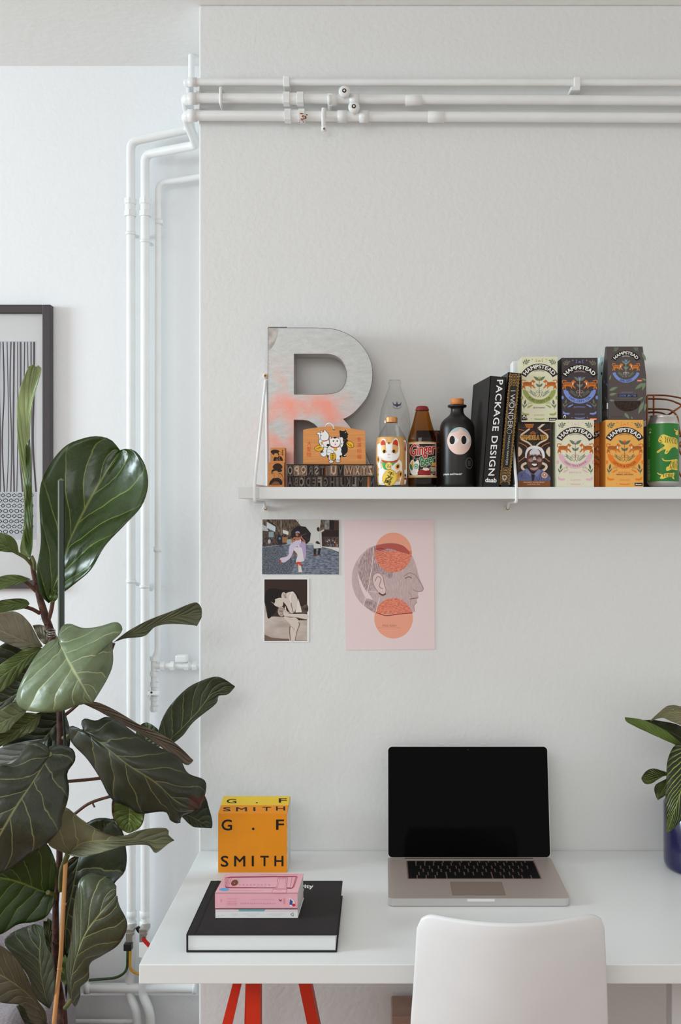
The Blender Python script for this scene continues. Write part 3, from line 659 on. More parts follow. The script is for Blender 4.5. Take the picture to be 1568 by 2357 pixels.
a.poly(sm([(755, 360), (795, 352), (835, 365), (810, 385), (775, 385)]), BK)
for x in (762, 848): a.poly(ell(x, 445, 22, 18), YL_); a.poly(ell(x, 443, 15, 16), BK)
a.poly(ell(803, 490, 12, 7), C(230, 150, 150)); a.poly(ell(805, 520, 16, 10), RD)
a.curve([(690, 560), (760, 590), (840, 585), (900, 560)], 20, RD); a.poly(ell(805, 625, 38), BK); a.poly(ell(805, 625, 31), YL_); a.line([(800, 620), (808, 645)], 7, BK)
a.poly(ell(750, 790, 72, 98, 30, 0), BK); a.poly(ell(750, 790, 63, 89, 30, 0), YL_)
for q in range(4): a.line([(715, 735+q*38), (750, 725+q*38), (785, 740+q*38)], 10, BK); a.line([(748, 720+q*38), (742, 755+q*38)], 9, BK)
blob([(620, 660), (660, 625), (720, 650), (765, 690), (740, 720), (680, 700), (630, 700)], WH, 6)
b.build('board', t)
CRD = mat('white_cord', (235, 232, 226), .8, bump=.5, bscale=900)
b = MB(); b.tube(cr([P(690+x/f9, 970+y/f9, YPQ-.003+dy) for x, y, dy in ((585, 125, .016), (600, 80, .008), (660, 40, 0), (720, 60, 0), (765, 110, -.001), (778, 175, .001))], 20), .0014, CRD, 8); b.build('cord', t)
b = MB(); a = Art(b, flat(690, 970, f9, YPQ-.0004)); a.poly(ell(772, 180, 22, 14), BK); b.build('hole', t)
# ================================================================ bottles
def glassmat(name, tint, rough=.03, edge=.45, refl=1.0, dk=.35):
    """thin glass wall: tinted see-through plus fresnel reflection, the tint deepening where the wall is seen edge-on"""
    m = bpy.data.materials.new(name); m.use_nodes = True; nt = m.node_tree; nt.nodes.clear(); L = nt.links.new
    o = N(nt, 'ShaderNodeOutputMaterial'); t_ = N(nt, 'ShaderNodeBsdfTransparent'); g_ = N(nt, 'ShaderNodeBsdfGlossy'); g_.inputs['Roughness'].default_value = rough
    lw = N(nt, 'ShaderNodeLayerWeight'); lw.inputs['Blend'].default_value = edge; mx = N(nt, 'ShaderNodeMix', data_type='RGBA'); mx.inputs[6].default_value = (*tint, 1); mx.inputs[7].default_value = (*[x*dk for x in tint], 1)
    pw = N(nt, 'ShaderNodeMath', operation='POWER'); pw.inputs[1].default_value = 3.0; L(lw.outputs['Facing'], pw.inputs[0]); L(pw.outputs[0], mx.inputs[0]); L(mx.outputs[2], t_.inputs[0])
    fr = N(nt, 'ShaderNodeMath', operation='POWER'); fr.inputs[1].default_value = 5.0; l2 = N(nt, 'ShaderNodeLayerWeight'); l2.inputs['Blend'].default_value = .5; L(l2.outputs['Facing'], fr.inputs[0]); ml = N(nt, 'ShaderNodeMath', operation='MULTIPLY_ADD'); ml.inputs[1].default_value = .55*refl; ml.inputs[2].default_value = .04; L(fr.outputs[0], ml.inputs[0])
    ms_ = N(nt, 'ShaderNodeMixShader'); L(ml.outputs[0], ms_.inputs[0]); L(t_.outputs[0], ms_.inputs[1]); L(g_.outputs[0], ms_.inputs[2]); L(ms_.outputs[0], o.inputs[0]); MATS[name] = m; return m
CG = glassmat('clear_glass', (.955, .96, .957), refl=1.0, dk=.78)
def bottle(name, cx, yc, prof_px, sc_, y_base, m, parent, pname='glass_body', k=1.0, n=48, inner=None):
    """profile in photo pixels: (radius px, y px); base sits on the shelf"""
    s_ = (yc+DC)/F; x = XX(cx, yc); zb_ = ZS+.0003; pr = [(r*s_, CZ-(y-CY)*s_) for r, y in prof_px]; dz = zb_-min(z for _, z in pr)
    lo = min(z for _, z in pr); hi = max(z for _, z in pr); pr = [(r, zb_+(z-lo)*(hi-zb_)/(hi-lo)) for r, z in pr]
    b = MB(); b.lathe((x, yc, 0), pr, m, n)
    if inner: b.lathe((x, yc, 0), [(max(0, r-inner) if r > inner else 0, z+(inner if z < zb_+.004 else 0)) for r, z in pr][::-1], m, n)
    return b, x
# tall clear bottle behind
t = thing('glass_bottle', (XX(909, -.05), -.05, ZS), 'tall empty clear glass bottle with a small blue emblem, behind the cat bottle', 'bottle')
s5 = 4.3556
pr = [(0, 1119), (30, 1119), (35, 1116), (35.5, 1110), (35.3, 975), (36, 971), (35, 966), (34, 955), (31, 940), (26, 924), (20, 908), (15.5, 896), (13, 888), (12.5, 885), (14.5, 884), (14.5, 880), (13, 879), (13, 875), (11, 874), (10, 876)]
b, x = bottle('', 909, -.05, pr, 1, 0, CG, t); b.build('glass_body', t)
b = MB(); fn = cyl(840, 820, s5, XX(909, -.05), -.05, .0330); a = Art(b, fn, strip=8); NB = C(60, 66, 92)
def f_cone(u, v, d):
    p = P(840+u/s5, 820+v/s5, -.05-.03); rr = .0235+(v-445)/85*.009; dx = p.x-XX(909, -.05); return Vector((p.x, -.05-math.sqrt(max(1e-6, (rr+.0012+d)**2-dx*dx)), p.z))
a.fn = f_cone
a.line([(280, 500), (290, 515), (305, 525), (322, 529), (340, 525), (355, 515), (366, 500)], 4, NB)
a.poly(sm([(278, 455), (295, 478), (312, 478), (322, 450), (333, 478), (350, 478), (368, 455), (358, 492), (335, 500), (322, 515), (309, 500), (287, 492)]), NB)
b.build('emblem', t)['label'] = 'small dark blue winged emblem'
# cat bottle
t = thing('cat_bottle', (XX(901, -.125), -.125, ZS), 'small clear bottle with golden lucky cat label and a ribbed tan cap', 'bottle')
pr = [(0, 1119), (29, 1119), (33, 1116), (34.5, 1108), (35.6, 1080), (35.6, 1035), (34.5, 1018), (32, 1007), (28, 998), (22, 988), (17, 981), (14, 977), (13.5, 973), (12, 972), (12, 966), (10, 966)]
b, x = bottle('', 901.5, -.125, pr, 1, 0, CG, t); b.build('glass_body', t)
rc = .0352*.985
GOLD = mat('gold_sleeve', (206, 158, 96), .45, metal=.25, var=.08, vscale=40)
s_ = (-.125+DC)/F; b = MB(); cxb = XX(901.5, -.125)
prf = [(r*s_+.0003, CZ-(y-CY)*s_) for r, y in [(33.2, 1117), (34.7, 1108), (35.7, 1080), (35.7, 1035), (34.6, 1018), (32.3, 1007.5)]]; zmin = ZS+.001
b.lathe((cxb, -.125, 0), [(r, max(z, zmin)) for r, z in prf], GOLD, 48)
f10 = 9.8
def catfn(u, v, d):
    p = P(860+u/f10, 950+v/f10, -.155); yy = 950+v/f10; Yc = -.125
    pts = [(1119, 30), (1117, 33.2), (1108, 34.7), (1080, 35.7), (1035, 35.7), (1018, 34.6), (1007, 32.3), (1000, 29)]
    rpx = pts[-1][1]
    for (ya, ra), (yb, rb) in zip(pts, pts[1:]):
        if yb <= yy <= ya: rpx = rb+(ra-rb)*(yy-yb)/(ya-yb); break
    r = rpx*s_+.0003+.0006+d; dx = max(-r*.99, min(r*.99, p.x-cxb)); return Vector((cxb+dx, Yc-math.sqrt(r*r-dx*dx), max(p.z, ZS+.001)))
a = Art(b, catfn, eps=2e-5, strip=11)
WHT = C(238, 238, 240, .3); ORG = C(236, 160, 40, .35); DBR = C(70, 22, 16, .35); GRN = C(78, 160, 76, .35)
a.poly(sm([(90, 1000), (85, 760), (95, 700), (150, 690), (170, 740), (170, 900), (190, 1000), (160, 1120), (170, 1250), (120, 1260), (90, 1150)]), WHT)
a.poly(sm([(190, 1250), (420, 1040), (560, 1050), (640, 1130), (645, 1250), (655, 1350), (640, 1450), (600, 1560), (590, 1620), (430, 1630), (200, 1630), (130, 1600), (110, 1500), (110, 1330), (130, 1260)]), WHT)
a.poly(sm([(165, 760), (175, 640), (215, 580), (270, 610), (300, 690), (345, 700), (400, 690), (440, 620), (490, 575), (545, 600), (575, 700), (590, 830), (585, 940), (540, 1030), (420, 1085), (300, 1085), (210, 1040), (160, 960), (155, 850)]), WHT)
a.poly(sm([(170, 725), (178, 650), (212, 612), (250, 660), (262, 720), (215, 722)]), RD); a.poly(sm([(435, 715), (455, 650), (510, 612), (545, 670), (550, 750), (495, 722)]), RD)
a.poly(ell(347, 684, 28, 36), ORG); a.poly(ell(347, 684, 18, 20), DBR)
for x_, k in ((240, 52), (458, 58)):
    a.poly(sm([(x_-k, 885), (x_-20, 840), (x_+25, 842), (x_+k, 885), (x_+10, 912), (x_-20, 908)]), ORG); a.poly(ell(x_, 872, 32, 38), C(40, 24, 14, .2))
a.poly(sm([(312, 940), (345, 930), (378, 940), (345, 958)]), C(228, 160, 160)); a.curve([(318, 1022), (345, 1005), (378, 1022)], 6, C(226, 140, 140))
a.poly(sm([(190, 1100), (530, 1100), (525, 1160), (440, 1200), (400, 1270), (280, 1290), (215, 1240), (190, 1160)]), GRN)
a.poly([(178, 1055), (260, 1095), (350, 1108), (450, 1095), (565, 1040), (560, 1080), (500, 1115), (350, 1140), (240, 1125), (182, 1090)], RD)
a.poly(ell(345, 1200, 78, 82), ORG); a.poly(ell(345, 1200, 68, 72), C(240, 205, 120)); a.text('福', 345, 1200, 92, 92, BK)
a.poly(sm([(400, 1250), (470, 1160), (560, 1110), (640, 1160), (630, 1250), (560, 1320), (480, 1380), (420, 1350)]), WHT)
for cx_, cy_, rx, ry, ro in ((548, 1215, 52, 72, .35), (106, 1050, 20, 72, 0), (612, 1385, 38, 78, .2), (98, 1390, 14, 55, 0)):
    a.poly(ell(cx_, cy_, rx, ry, 20, ro), ORG); a.poly(ell(cx_, cy_, rx*.52, ry*.55, 20, ro), DBR)
a.poly(ell(365, 1470, 165, 190, 36, .5), C(225, 160, 40)); a.poly(ell(365, 1465, 150, 176, 36, .5), C(240, 196, 84))
for i, ch in enumerate('千万両'): a.text(ch, 392-i*38, 1382+i*92, 150, 88, BK, rot=.42, bold=.02)
for x_ in (420, 455, 490): a.line([(x_, 1285+(x_-420)*.9), (x_-12, 1310+(x_-420)*.9)], 5, BK)
for x_ in (165, 190, 210, 480, 510, 540, 565): a.line([(x_, 1570), (x_-4, 1625)], 5, C(190, 188, 190))
a.poly([(680, 610), (735, 615), (760, 850), (762, 1350), (735, 1600), (690, 1610), (700, 1250), (700, 800)], C(235, 226, 218)); a.poly([(700, 650), (722, 655), (738, 850), (718, 850)], C(170, 40, 36)); a.poly(rect(700, 1460, 745, 1505), C(170, 40, 36)); a.poly(rect(705, 1380, 735, 1440), BK)
b.build('label', t)['label'] = 'gold sleeve printed with a beckoning white cat'
CAP = mat('tan_metal_cap', (206, 146, 92), .35, metal=.4)
b = MB(); z0_ = ZZ(973, -.125); z1_ = ZZ(960, -.125); h_ = z1_-z0_
b.lathe((cxb, -.125, 0), [(.0128, z0_), (.0136, z0_+.001), (.0136, z0_+h_*.28), (.0130, z0_+h_*.34), (.0138, z0_+h_*.42), (.0131, z0_+h_*.5), (.0138, z0_+h_*.58), (.0133, z0_+h_*.7), (.0138, z0_+h_*.8), (.013, z0_+h_*.96), (.0118, z1_), (0, z1_)], CAP, 40); b.build('cap', t)
# ginger beer
AMB = glassmat('amber_glass', (.66, .38, .11), .05, dk=.45)
YG = -.115; cg = XX(972, YG); sg = (YG+DC)/F
t = thing('beer_bottle', (cg, YG, ZS), 'brown glass ginger beer bottle with red crown cap and illustrated label', 'bottle')
pr = [(0, 1119), (28, 1119), (32.5, 1116), (33.3, 1110), (33.3, 1012), (32, 1004), (29, 995), (25, 983), (21, 970), (18, 958), (15.5, 948), (14, 945), (14.5, 943), (13, 941), (12.5, 938)]
b, x = bottle('', 972, YG, pr, 1, 0, AMB, t); b.build('glass_body', t)
b = MB(); rl = 33.5*sg
a = Art(b, cyl(860, 950, f10, cg, YG, rl), eps=2e-5, strip=11)
a.fn = (lambda g_: (lambda u, v, d: g_(u, v, d)))(cyl(860, 950, f10, cg, YG, rl))
a.poly(rect(774, 655, 1427, 1465), C(196, 160, 110, .4)); a.poly(rect(800, 685, 1412, 1425), C(226, 200, 190)); a.poly(rect(815, 705, 1400, 1410), C(40, 30, 28)); 
random.seed(3)
CRM = C(222, 210, 196)
for q in range(90):
    x_ = random.uniform(825, 1385); y_ = random.uniform(1010, 1400); k = random.uniform(8, 26)
    a.hold = True; a.L += 0
    if q % 3: a.line(ell(x_, y_, k, k*random.uniform(.5, 1), 7), 5, CRM, True)
    else: a.curve([(x_, y_), (x_+k, y_+k), (x_+2*k, y_-k*.3)], 6, CRM, 5)
a.hold = False
a.poly(sm([(820, 1180), (850, 1080), (900, 1060), (930, 1120), (1000, 1060), (1030, 1160), (1010, 1280), (1000, 1390), (880, 1400), (830, 1300)]), C(226, 222, 216)); a.poly(sm([(865, 1120), (885, 1080), (900, 1150), (885, 1220), (868, 1200)]), ORG)
a.poly(ell(960, 1210, 55, 60), C(80, 150, 110)); a.poly(ell(955, 1215, 38, 42), C(200, 214, 204)); a.poly(ell(958, 1215, 22, 24), C(80, 150, 110)); a.poly(sm([(825, 1180), (850, 1150), (885, 1230), (880, 1300), (840, 1270)]), C(60, 120, 80))
a.poly(ell(1180, 1290, 72, 50), C(226, 190, 160)); a.poly(sm([(1000, 1330), (1060, 1290), (1180, 1300), (1270, 1310), (1290, 1370), (1260, 1395), (1020, 1395)]), C(140, 28, 28)); a.poly(ell(1180, 1275, 70, 34), C(230, 214, 200))
a.poly([(1310, 1150), (1400, 1110), (1400, 1200), (1320, 1200)], C(226, 150, 50)); a.poly(rect(1285, 1220, 1400, 1320), C(170, 160, 130))
# lettering with cream halo
for m_, k_ in ((CRM, 17), (C(176, 36, 36), 6)):
    for q in range(8): a.text('Ginger', 1122+k_*math.cos(q*.785), 862+k_*math.sin(q*.785), 555, 330, m_, rot=-.10, shear=.25)
for m_, k_ in ((CRM, 15), (C(36, 116, 66), 6)):
    for q in range(8): a.text('Beer', 1215+k_*math.cos(q*.785), 1070+k_*math.sin(q*.785), 350, 200, m_, rot=-.30, shear=.25)
a.poly(rect(774, 1426, 1427, 1465), C(190, 156, 108, .4)); a.text('· · · · · ·', 1130, 1435, 160, 10, WHT)
a.poly(rect(1330, 1402, 1412, 1420), C(214, 120, 110))
b.build('label', t)
RC = mat('crown_cap_red', (128, 34, 36), .4, metal=.3)
b = MB(); z0_ = ZZ(945, YG); z1_ = ZZ(935, YG); rows = []
for o_, rr, w_ in ((0, .0150, .0008), (.0035, .0140, .0006), (.007, .0132, 0), ((z1_-z0_)*.9, .0118, 0), (z1_-z0_, .0095, 0), (z1_-z0_, 0, 0)):
    rows.append([Vector((cg+(rr+w_*math.cos(21*2*math.pi*j/84))*math.cos(2*math.pi*j/84), YG+(rr+w_*math.cos(21*2*math.pi*j/84))*math.sin(2*math.pi*j/84), z0_+o_)) for j in range(84)])
b.grid(rows, RC, True, cu=True); b.build('crown_cap', t)
# black carton with copper lines behind
CPL = C(196, 104, 50)
Yk = -.06; b = MB(); b.box(XX(960, Yk), XX(1013, Yk), Yk, -.01, ZS, ZZ(991, Yk), C(22, 18, 18)); a = Art(b, flat(840, 820, s5, Yk))
for x_ in (695, 712, 722): a.line([(x_, 750), (x_, 860)], 3, CPL)
a.line([(720, 860), (745, 860)], 3, CPL); a.line([(722, 752), (745, 775)], 3, CPL); a.poly(rect(722, 910, 748, 970), C(120, 70, 40)); a.poly(rect(732, 922, 748, 958), C(22, 18, 18))
for q in range(8): a.line([(700, 1010+q*35), (748, 1045+q*35)], 2, C(110, 60, 36)); a.line([(748, 1010+q*35), (700, 1045+q*35)], 2, C(110, 60, 36))
tag(b.build('carton'), 'black carton with copper line pattern between ginger beer and black bottle', 'carton')
# black bottle with owl face
YB = -.112; cb = XX(1052.5, YB); sb = (YB+DC)/F
MBK = mat('matt_black_glass', (30, 27, 26), .38, spec=.5)
t = thing('black_bottle', (cb, YB, ZS), 'matt black bottle with pale round owl-like face and wooden stopper', 'bottle')
pr = [(0, 1120), (36, 1120), (39, 1117), (40, 1112), (40, 988), (39, 980), (36, 972), (30, 965), (22, 959), (17, 954), (15, 949), (14.5, 943), (15.5, 939), (21, 937.5), (22, 935), (21, 932.5), (17, 932), (0, 932)]
b, x = bottle('', 1052.5, YB, pr, 1, 0, MBK, t); b.build('body', t)
b = MB(); zt_ = ZZ(932, YB); b.lathe((cb, YB, 0), [(.0140, zt_), (.0148, zt_+.001), (.0150, zt_+.012), (.0142, zt_+.0134), (0, zt_+.0138)], mat('stopper_wood', (196, 122, 62), .5, var=.15, vscale=40, stretch=(1, 1, 8)), 32); b.build('stopper', t)
b = MB(); a = Art(b, cyl(840, 820, s5, cb, YB, 40*sb), eps=2e-5, strip=5); PE = C(232, 196, 186, .45)
a.poly(ell(948, 850, 121, 137, 40), C(168, 186, 190, .45)); 
fc = [(x_, y_) for x_, y_ in ell(948, 850, 121, 137, 60) if y_ > 800]; fc.sort(key=lambda p: math.atan2(p[1]-850, p[0]-948))
a.poly(sm([(832, 812), (850, 775), (890, 765), (930, 750), (955, 725), (985, 750), (1030, 775), (1058, 805), (1068, 850), (1058, 905), (1030, 950), (990, 980), (948, 987), (905, 980), (865, 950), (838, 905), (828, 855)], 60), PE)
for sx in (0, 1):
    c_ = 875+sx*116; a.poly(sm([(c_-20, 800), (c_+10, 796), (c_+45, 820), (c_+66, 842), (c_+45, 868), (c_+10, 888), (c_-15, 885)], 24), C(240, 234, 230)); a.poly(ell(c_, 842, 26, 43, 28), C(16, 14, 14))
a.text('yiayia and friends*', 883, 1184, 182, 26, WHT, bold=.02)
for rr in (40, 36): a.line([(1045+x_*.9, 1072+y_) for x_, y_ in ell(0, 0, rr, rr*1.4, 28)], 1.5, C(150, 148, 146), True)
for q in range(5): a.line([(1030, 1050+q*11), (1060, 1050+q*11)], 3, C(130, 128, 126))
b.build('printed_face', t)['label'] = 'pale round face with two black eyes and white lettering'
# ================================================================ leaning books
def lean_book(q, name, label, mats, art, depth=.17, back=None):
    """q: front spine corners in photo px (bl, br, tr, tl); Y of front; back: direction vector"""
    Yb = q[4]; BL, BR_, TR, TL = [P(x, y, Yb) for x, y in q[:4]]
    dz = ZS+.0003-min(BL.z, BR_.z); BL.z = max(BL.z, ZS+.0003) if False else ZS+.0003; BR_.z = ZS+.0003+(abs(dz) if False else 0)
    D = Vector(back); t = thing(name, (BL.x, Yb, ZS), label, 'book')
    b = MB(); cov, pg = mats; w = .0028
    n = (BR_-BL); n2 = (TR-TL)
    def shell(a0, a1, b0, b1, dd0, dd1, m):
        # a0..a1 fraction across, b0..b1 fraction up
        def pt(u, v, d): return BL*(1-u)*(1-v)+BR_*u*(1-v)+TR*u*v+TL*(1-u)*v+D*d
        c = [pt(a0, b0, dd0), pt(a1, b0, dd0), pt(a1, b0, dd1), pt(a0, b0, dd1), pt(a0, b1, dd0), pt(a1, b1, dd0), pt(a1, b1, dd1), pt(a0, b1, dd1)]
        k = len(b.v); b.v += c
        for f in ((3, 2, 1, 0), (4, 5, 6, 7), (0, 1, 5, 4), (1, 2, 6, 5), (2, 3, 7, 6), (3, 0, 4, 7)): b.f.append(tuple(k+i for i in f)); b.m.append(b.mi(m)); b.sm.append(False)
    e = w/n.length
    shell(0, e, 0, 1, 0, 1, cov); shell(1-e, 1, 0, 1, 0, 1, cov); shell(0, 1, 0, 1, -.0, w/D.length, cov)
    b.build('cover', t, bevel=.0008)
    b = MB(); shell(e, 1-e, .012, .988, w/D.length, .97, pg); b.build('pages', t)
    b = MB(); art(b, Yb-.0012); b.build('lettering', t)
BKC = mat('book_black_cloth', (30, 26, 25), .75, var=.12, vscale=90, bump=.15, bscale=700); PGS = mat('book_pages', (224, 216, 204), .8, var=.08, vscale=200, stretch=(60, 1, 1))
f6 = 5.892
def a_pd(b, Y):
    a = Art(b, flat(1080, 780, f6, Y)); 
    for ch, x, y in zip('PACKAGE DESIGN', (418, 404, 397, 387, 377, 368, 360, 0, 350, 340, 330, 322, 315, 306), (590, 685, 785, 885, 985, 1100, 1195, 0, 1345, 1450, 1545, 1625, 1690, 1790)):
        if ch == ' ': continue
        a.text(ch, x, y, 74 if ch != 'I' else 22*1 if False else (74), (70 if ch != 'I' else 20) if False else 66, WHT, rot=0, bold=.05) if False else None
    # one run down the spine
    vs, fs, _ = textmesh('PACKAGE DESIGN', .015, 0, 1.12); k = len(b.v); d = a.nxt()
    for x, y in vs:
        v = 555+(1855-555)*x; cxx = 418-(v-590)/(1790-590)*112; b.v.append(a.fn(cxx+(y-.5)*86, v, d))
    for f in fs: b.f.append(tuple(k+i for i in f)); b.m.append(b.mi(WHT)); b.sm.append(False)
    a.text('daab', 297, 1915, 155, 62, WHT, rot=.03, bold=.03)
lean_book(((1110, 1117.5), (1150, 1117.5), (1166.5, 868), (1128.9, 865), -.172), 'design_book', 'thick black book with white capitals down the spine, leaning right', (BKC, PGS), a_pd, back=(-.0225, .165, 0))
GO = mat('gold_foil', (198, 152, 72), .3, metal=.6); SIL = mat('silver_foil', (206, 200, 192), .3, metal=.3)
def a_iw(b, Y):
    a = Art(b, flat(1080, 780, f6, Y-.0008)); random.seed(11)
    def cx_(v): return 620-(v-470)/(1985-470)*140
    a.hold = True
    for side in (-1, 1):
        for i in range(64):
            v = 475+i*23.6; c_ = cx_(v)+side*60; a.line(ell(c_, v, 9, 11, 6), 3, GO, True)
            if i % 2: a.poly(ell(c_+side*11, v+10, 4.5, 4.5, 6), SIL if i % 4 == 1 else GO)
            a.line([(c_-side*8, v), (c_-side*16, v+11)], 2.5, GO)
    for v0, v1 in ((480, 650), (1745, 1975)):
        for i in range(int((v1-v0)/40)):
            v = v0+20+i*40; c_ = cx_(v)
            for sx in (-1, 1):
                a.curve([(c_, v-18), (c_+sx*28, v-16), (c_+sx*34, v+2), (c_+sx*16, v+8), (c_+sx*12, v-4)], 4, GO, 10); a.poly(ell(c_+sx*40, v+14, 5, 5, 6), SIL)
            a.curve([(c_-8, v+20), (c_, v), (c_+8, v+20)], 4, GO, 6)
    a.hold = False
    def run(t_, v0, v1, w, m, bo):
        vs, fs, _ = textmesh(t_, 0.0); k = len(b.v); d = a.nxt()
        for x, y in vs:
            v = v0+(v1-v0)*x; b.v.append(a.fn(cx_(v)+(y-.5)*w, v, d))
        for f in fs: b.f.append(tuple(k+i for i in f)); b.m.append(b.mi(m)); b.sm.append(False)
    run('I WONDER', 700, 1220, 66, SIL, .01); a.line(ell(cx_(880), 895, 44, 44, 18), 4, SIL, True); a.line(ell(cx_(1255), 1255, 34, 30, 16), 4, SIL, True); a.line(ell(cx_(1030), 1045, 50, 46, 18), 3, SIL, True)
    run('MARIAN BANTJES', 1310, 1710, 34, SIL, 0)
    a.curve([(470, 1900), (455, 1870), (490, 1850), (510, 1880)], 9, SIL, 8); a.curve([(455, 1880), (470, 1915), (500, 1905), (500, 1880)], 9, SIL, 8)
lean_book(((1151, 1117.5), (1174.5, 1117.5), (1200, 859), (1170, 856.5), -.160), 'ornate_book', 'black book with gold filigree and silver lettering on its spine, beside the tea', (mat('black_satin', (20, 17, 17), .4), PGS), a_iw, back=(-.012, .145, 0))
# ================================================================ tea boxes
def carton(x0, x1, y0, y1, Y, d, zb, m, name, label, side=None, cat='tea box', group='tea boxes on the shelf', build=True):
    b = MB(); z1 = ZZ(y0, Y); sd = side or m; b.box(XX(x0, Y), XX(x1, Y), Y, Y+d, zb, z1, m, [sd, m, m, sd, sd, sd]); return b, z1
def tiger(a, X, Y, s, fl, m, st):
    q = lambda pts: [(X+(p[0]*s*fl), Y+p[1]*s) for p in pts]
    a.poly(q([(-72, -12), (-60, -28), (-20, -30), (10, -24), (28, -34), (40, -52), (52, -56), (62, -44), (78, -36), (74, -24), (58, -16), (48, 0), (60, 28), (78, 44), (74, 52), (58, 46), (36, 24), (28, 34), (34, 50), (24, 54), (12, 30), (-20, 22), (-44, 24), (-46, 46), (-38, 60), (-54, 60), (-60, 42), (-72, 50), (-74, 62), (-86, 60), (-84, 36), (-76, 14)]), m)
    a.line(q([(-72, -10), (-88, -24), (-84, -48), (-66, -52), (-50, -44), (-36, -50)]), 10*s, m)
    a.hold = True
    for k in range(9): x = -66+k*12; a.line(q([(x, -24+abs(k-4)*.6), (x+5, -8), (x+2, 8)]), 4*s, st)
    for k in range(3): a.line(q([(-82+k*6, 22+k*8), (-62+k*4, 24+k*8)]), 3.5*s, st); a.line(q([(44+k*8, 14+k*9), (54+k*7, 8+k*9)]), 3.5*s, st)
    a.line(q([(44, -50), (46, -38)]), 3*s, st); a.line(q([(62, -40), (60, -34)]), 3*s, st)
    a.hold = False
    a.poly(q([(36, -26), (50, -18), (44, 10), (34, 4)]), C(240, 232, 222))
def hamp(b, fn, P_):
    bg, ban, acc, lf, tx, flow, dark = P_
    a = Art(b, fn); BAN = ban; TG = C(198, 112, 40); ST = C(60, 36, 26); CR = C(240, 232, 218)
    for fl in (0, 1):
        g = (lambda x: 490-x) if fl else (lambda x: x)
        a.curve([(g(28), 118), (g(55), 85), (g(105), 40)], 4, lf); a.hold = True
        for (x0, y0, x1, y1) in ((38, 100, 22, 60), (55, 85, 42, 38), (72, 68, 68, 26), (48, 96, 95, 98), (66, 78, 112, 74), (82, 62, 124, 46)): a.leaf(g(x0), y0, g(x1), y1, 17, lf)
        a.poly(ell(g(150), 38, 8), acc); a.hold = False
        a.line([(g(195)+(-12 if not fl else 12)*math.cos(t_/6*math.pi-math.pi/2)*-1, 52+22*math.sin(t_/6*math.pi-math.pi/2)) for t_ in range(7)], 7, acc)
        a.leaf(g(245), 325, g(165), 268, 40, lf); a.leaf(g(245), 410, g(198), 365, 30, lf)
        a.leaf(g(245), 318, g(232), 262, 18, flow)
        # fern sprigs
        a.hold = True; a.curve([(g(225), 540), (g(170), 520), (g(130), 465)], 3, lf)
        for k in range(6): a.leaf(g(210-k*15), 535-k*11, g(216-k*20), 498-k*11, 8, lf); a.leaf(g(210-k*15), 535-k*11, g(170-k*15), 540-k*12, 8, lf)
        a.hold = False
        tiger(a, g(105), 375, 1.12, -1 if fl else 1, TG, ST)
        # hands, leaves, rays below
        a.poly([(g(75), 700), (g(100), 672), (g(150), 655), (g(160), 662), (g(130), 680), (g(110), 695)], acc); a.poly([(g(15), 750), (g(50), 775), (g(105), 775), (g(108), 795), (g(60), 805), (g(20), 790)], acc)
        a.hold = True
        for k in range(4): a.line([(g(100+k*14), 640+abs(k-1.5)*6), (g(95+k*17), 612+abs(k-1.5)*10)], 4, lf)
        a.curve([(g(40), 720), (g(45), 660), (g(55), 600)], 4, lf); a.leaf(g(46), 655, g(62), 580, 28, lf); a.leaf(g(42), 700, g(14), 640, 18, lf); a.leaf(g(44), 690, g(86), 640, 16, lf)
        a.poly(ell(g(12), 560, 16, 26, 12), acc)
        a.poly(ell(g(140), 845, 6), acc); a.hold = False
        a.leaf(g(240), 480, g(200), 480, 28, bg); a.line(ell(g(222), 480, 24, 15, 14), 4, dark, True)
    a.poly([(222, 66), (268, 66), (258, 54), (245, 50), (232, 54)], acc)
    a.line([(245, 300), (245, 530)], 5, dark); a.curve([(222, 556), (245, 525), (268, 556)], 4, dark, 7)
    a.band(245, 380, 205, 286, 29, 151, BAN, 26)
    a.arctext('HAMPSTEAD', 245, 380, 221, 145, 35, 52, CR, bold=.035)
    a.arctext('ORGANIC', 245, 380, 182, 113, 67, 20, dark, bold=.0)
    a.band(245, 413, 170, 232, 197, 343, acc, 26); a.poly([(20, 450), (30, 500), (80, 490), (62, 452)], acc) ; a.poly([(470, 450), (460, 500), (410, 490), (428, 452)], acc)
    a.arctext(tx[0], 245, 413, 215, 222 if len(tx[0]) > 13 else 228, 318 if len(tx[0]) > 13 else 312, 34, dark if tx[4] is None else tx[4], bold=.0, smile=True)
    if tx[1]: a.text(tx[1], 245, 695, 160, 22, dark if tx[3] is None else tx[3])
    if tx[2]: a.text(tx[2], 245, 722, 220, 18, dark, bold=.015)
    a.text('20 SACHETS', 245, 795, 135, 17, acc)
    a.poly(sm([(170, 842), (245, 846), (320, 842), (300, 856), (245, 860), (190, 856)]), acc)
    return a
def hfn(x0, x1, y0, y1, Y): return lambda u, v, d: P(x0+u/490*(x1-x0), y0+v/885*(y1-y0), Y)+Vector((0, -d, 0))
LF = C(104, 120, 92); DK = C(58, 42, 38); BAN = C(52, 40, 38)
def badge(a, x, y, w, h, m, kind):
    a.poly(rect(x, y, x+w, y+h), m)
    if kind: a.text('demeter', x+w/2, y+h/2, w*.8, h*.55, C(240, 236, 230), bold=.03, shear=.2)
    else: a.poly(ell(x+w*.5, y+h*.45, w*.32, h*.36), C(226, 222, 210)); a.poly(sm([(x+w*.3, y+h*.5), (x+w*.5, y+h*.3), (x+w*.7, y+h*.45), (x+w*.5, y+h*.85)]), m)
CREAM = C(214, 212, 184); Ym = -.150
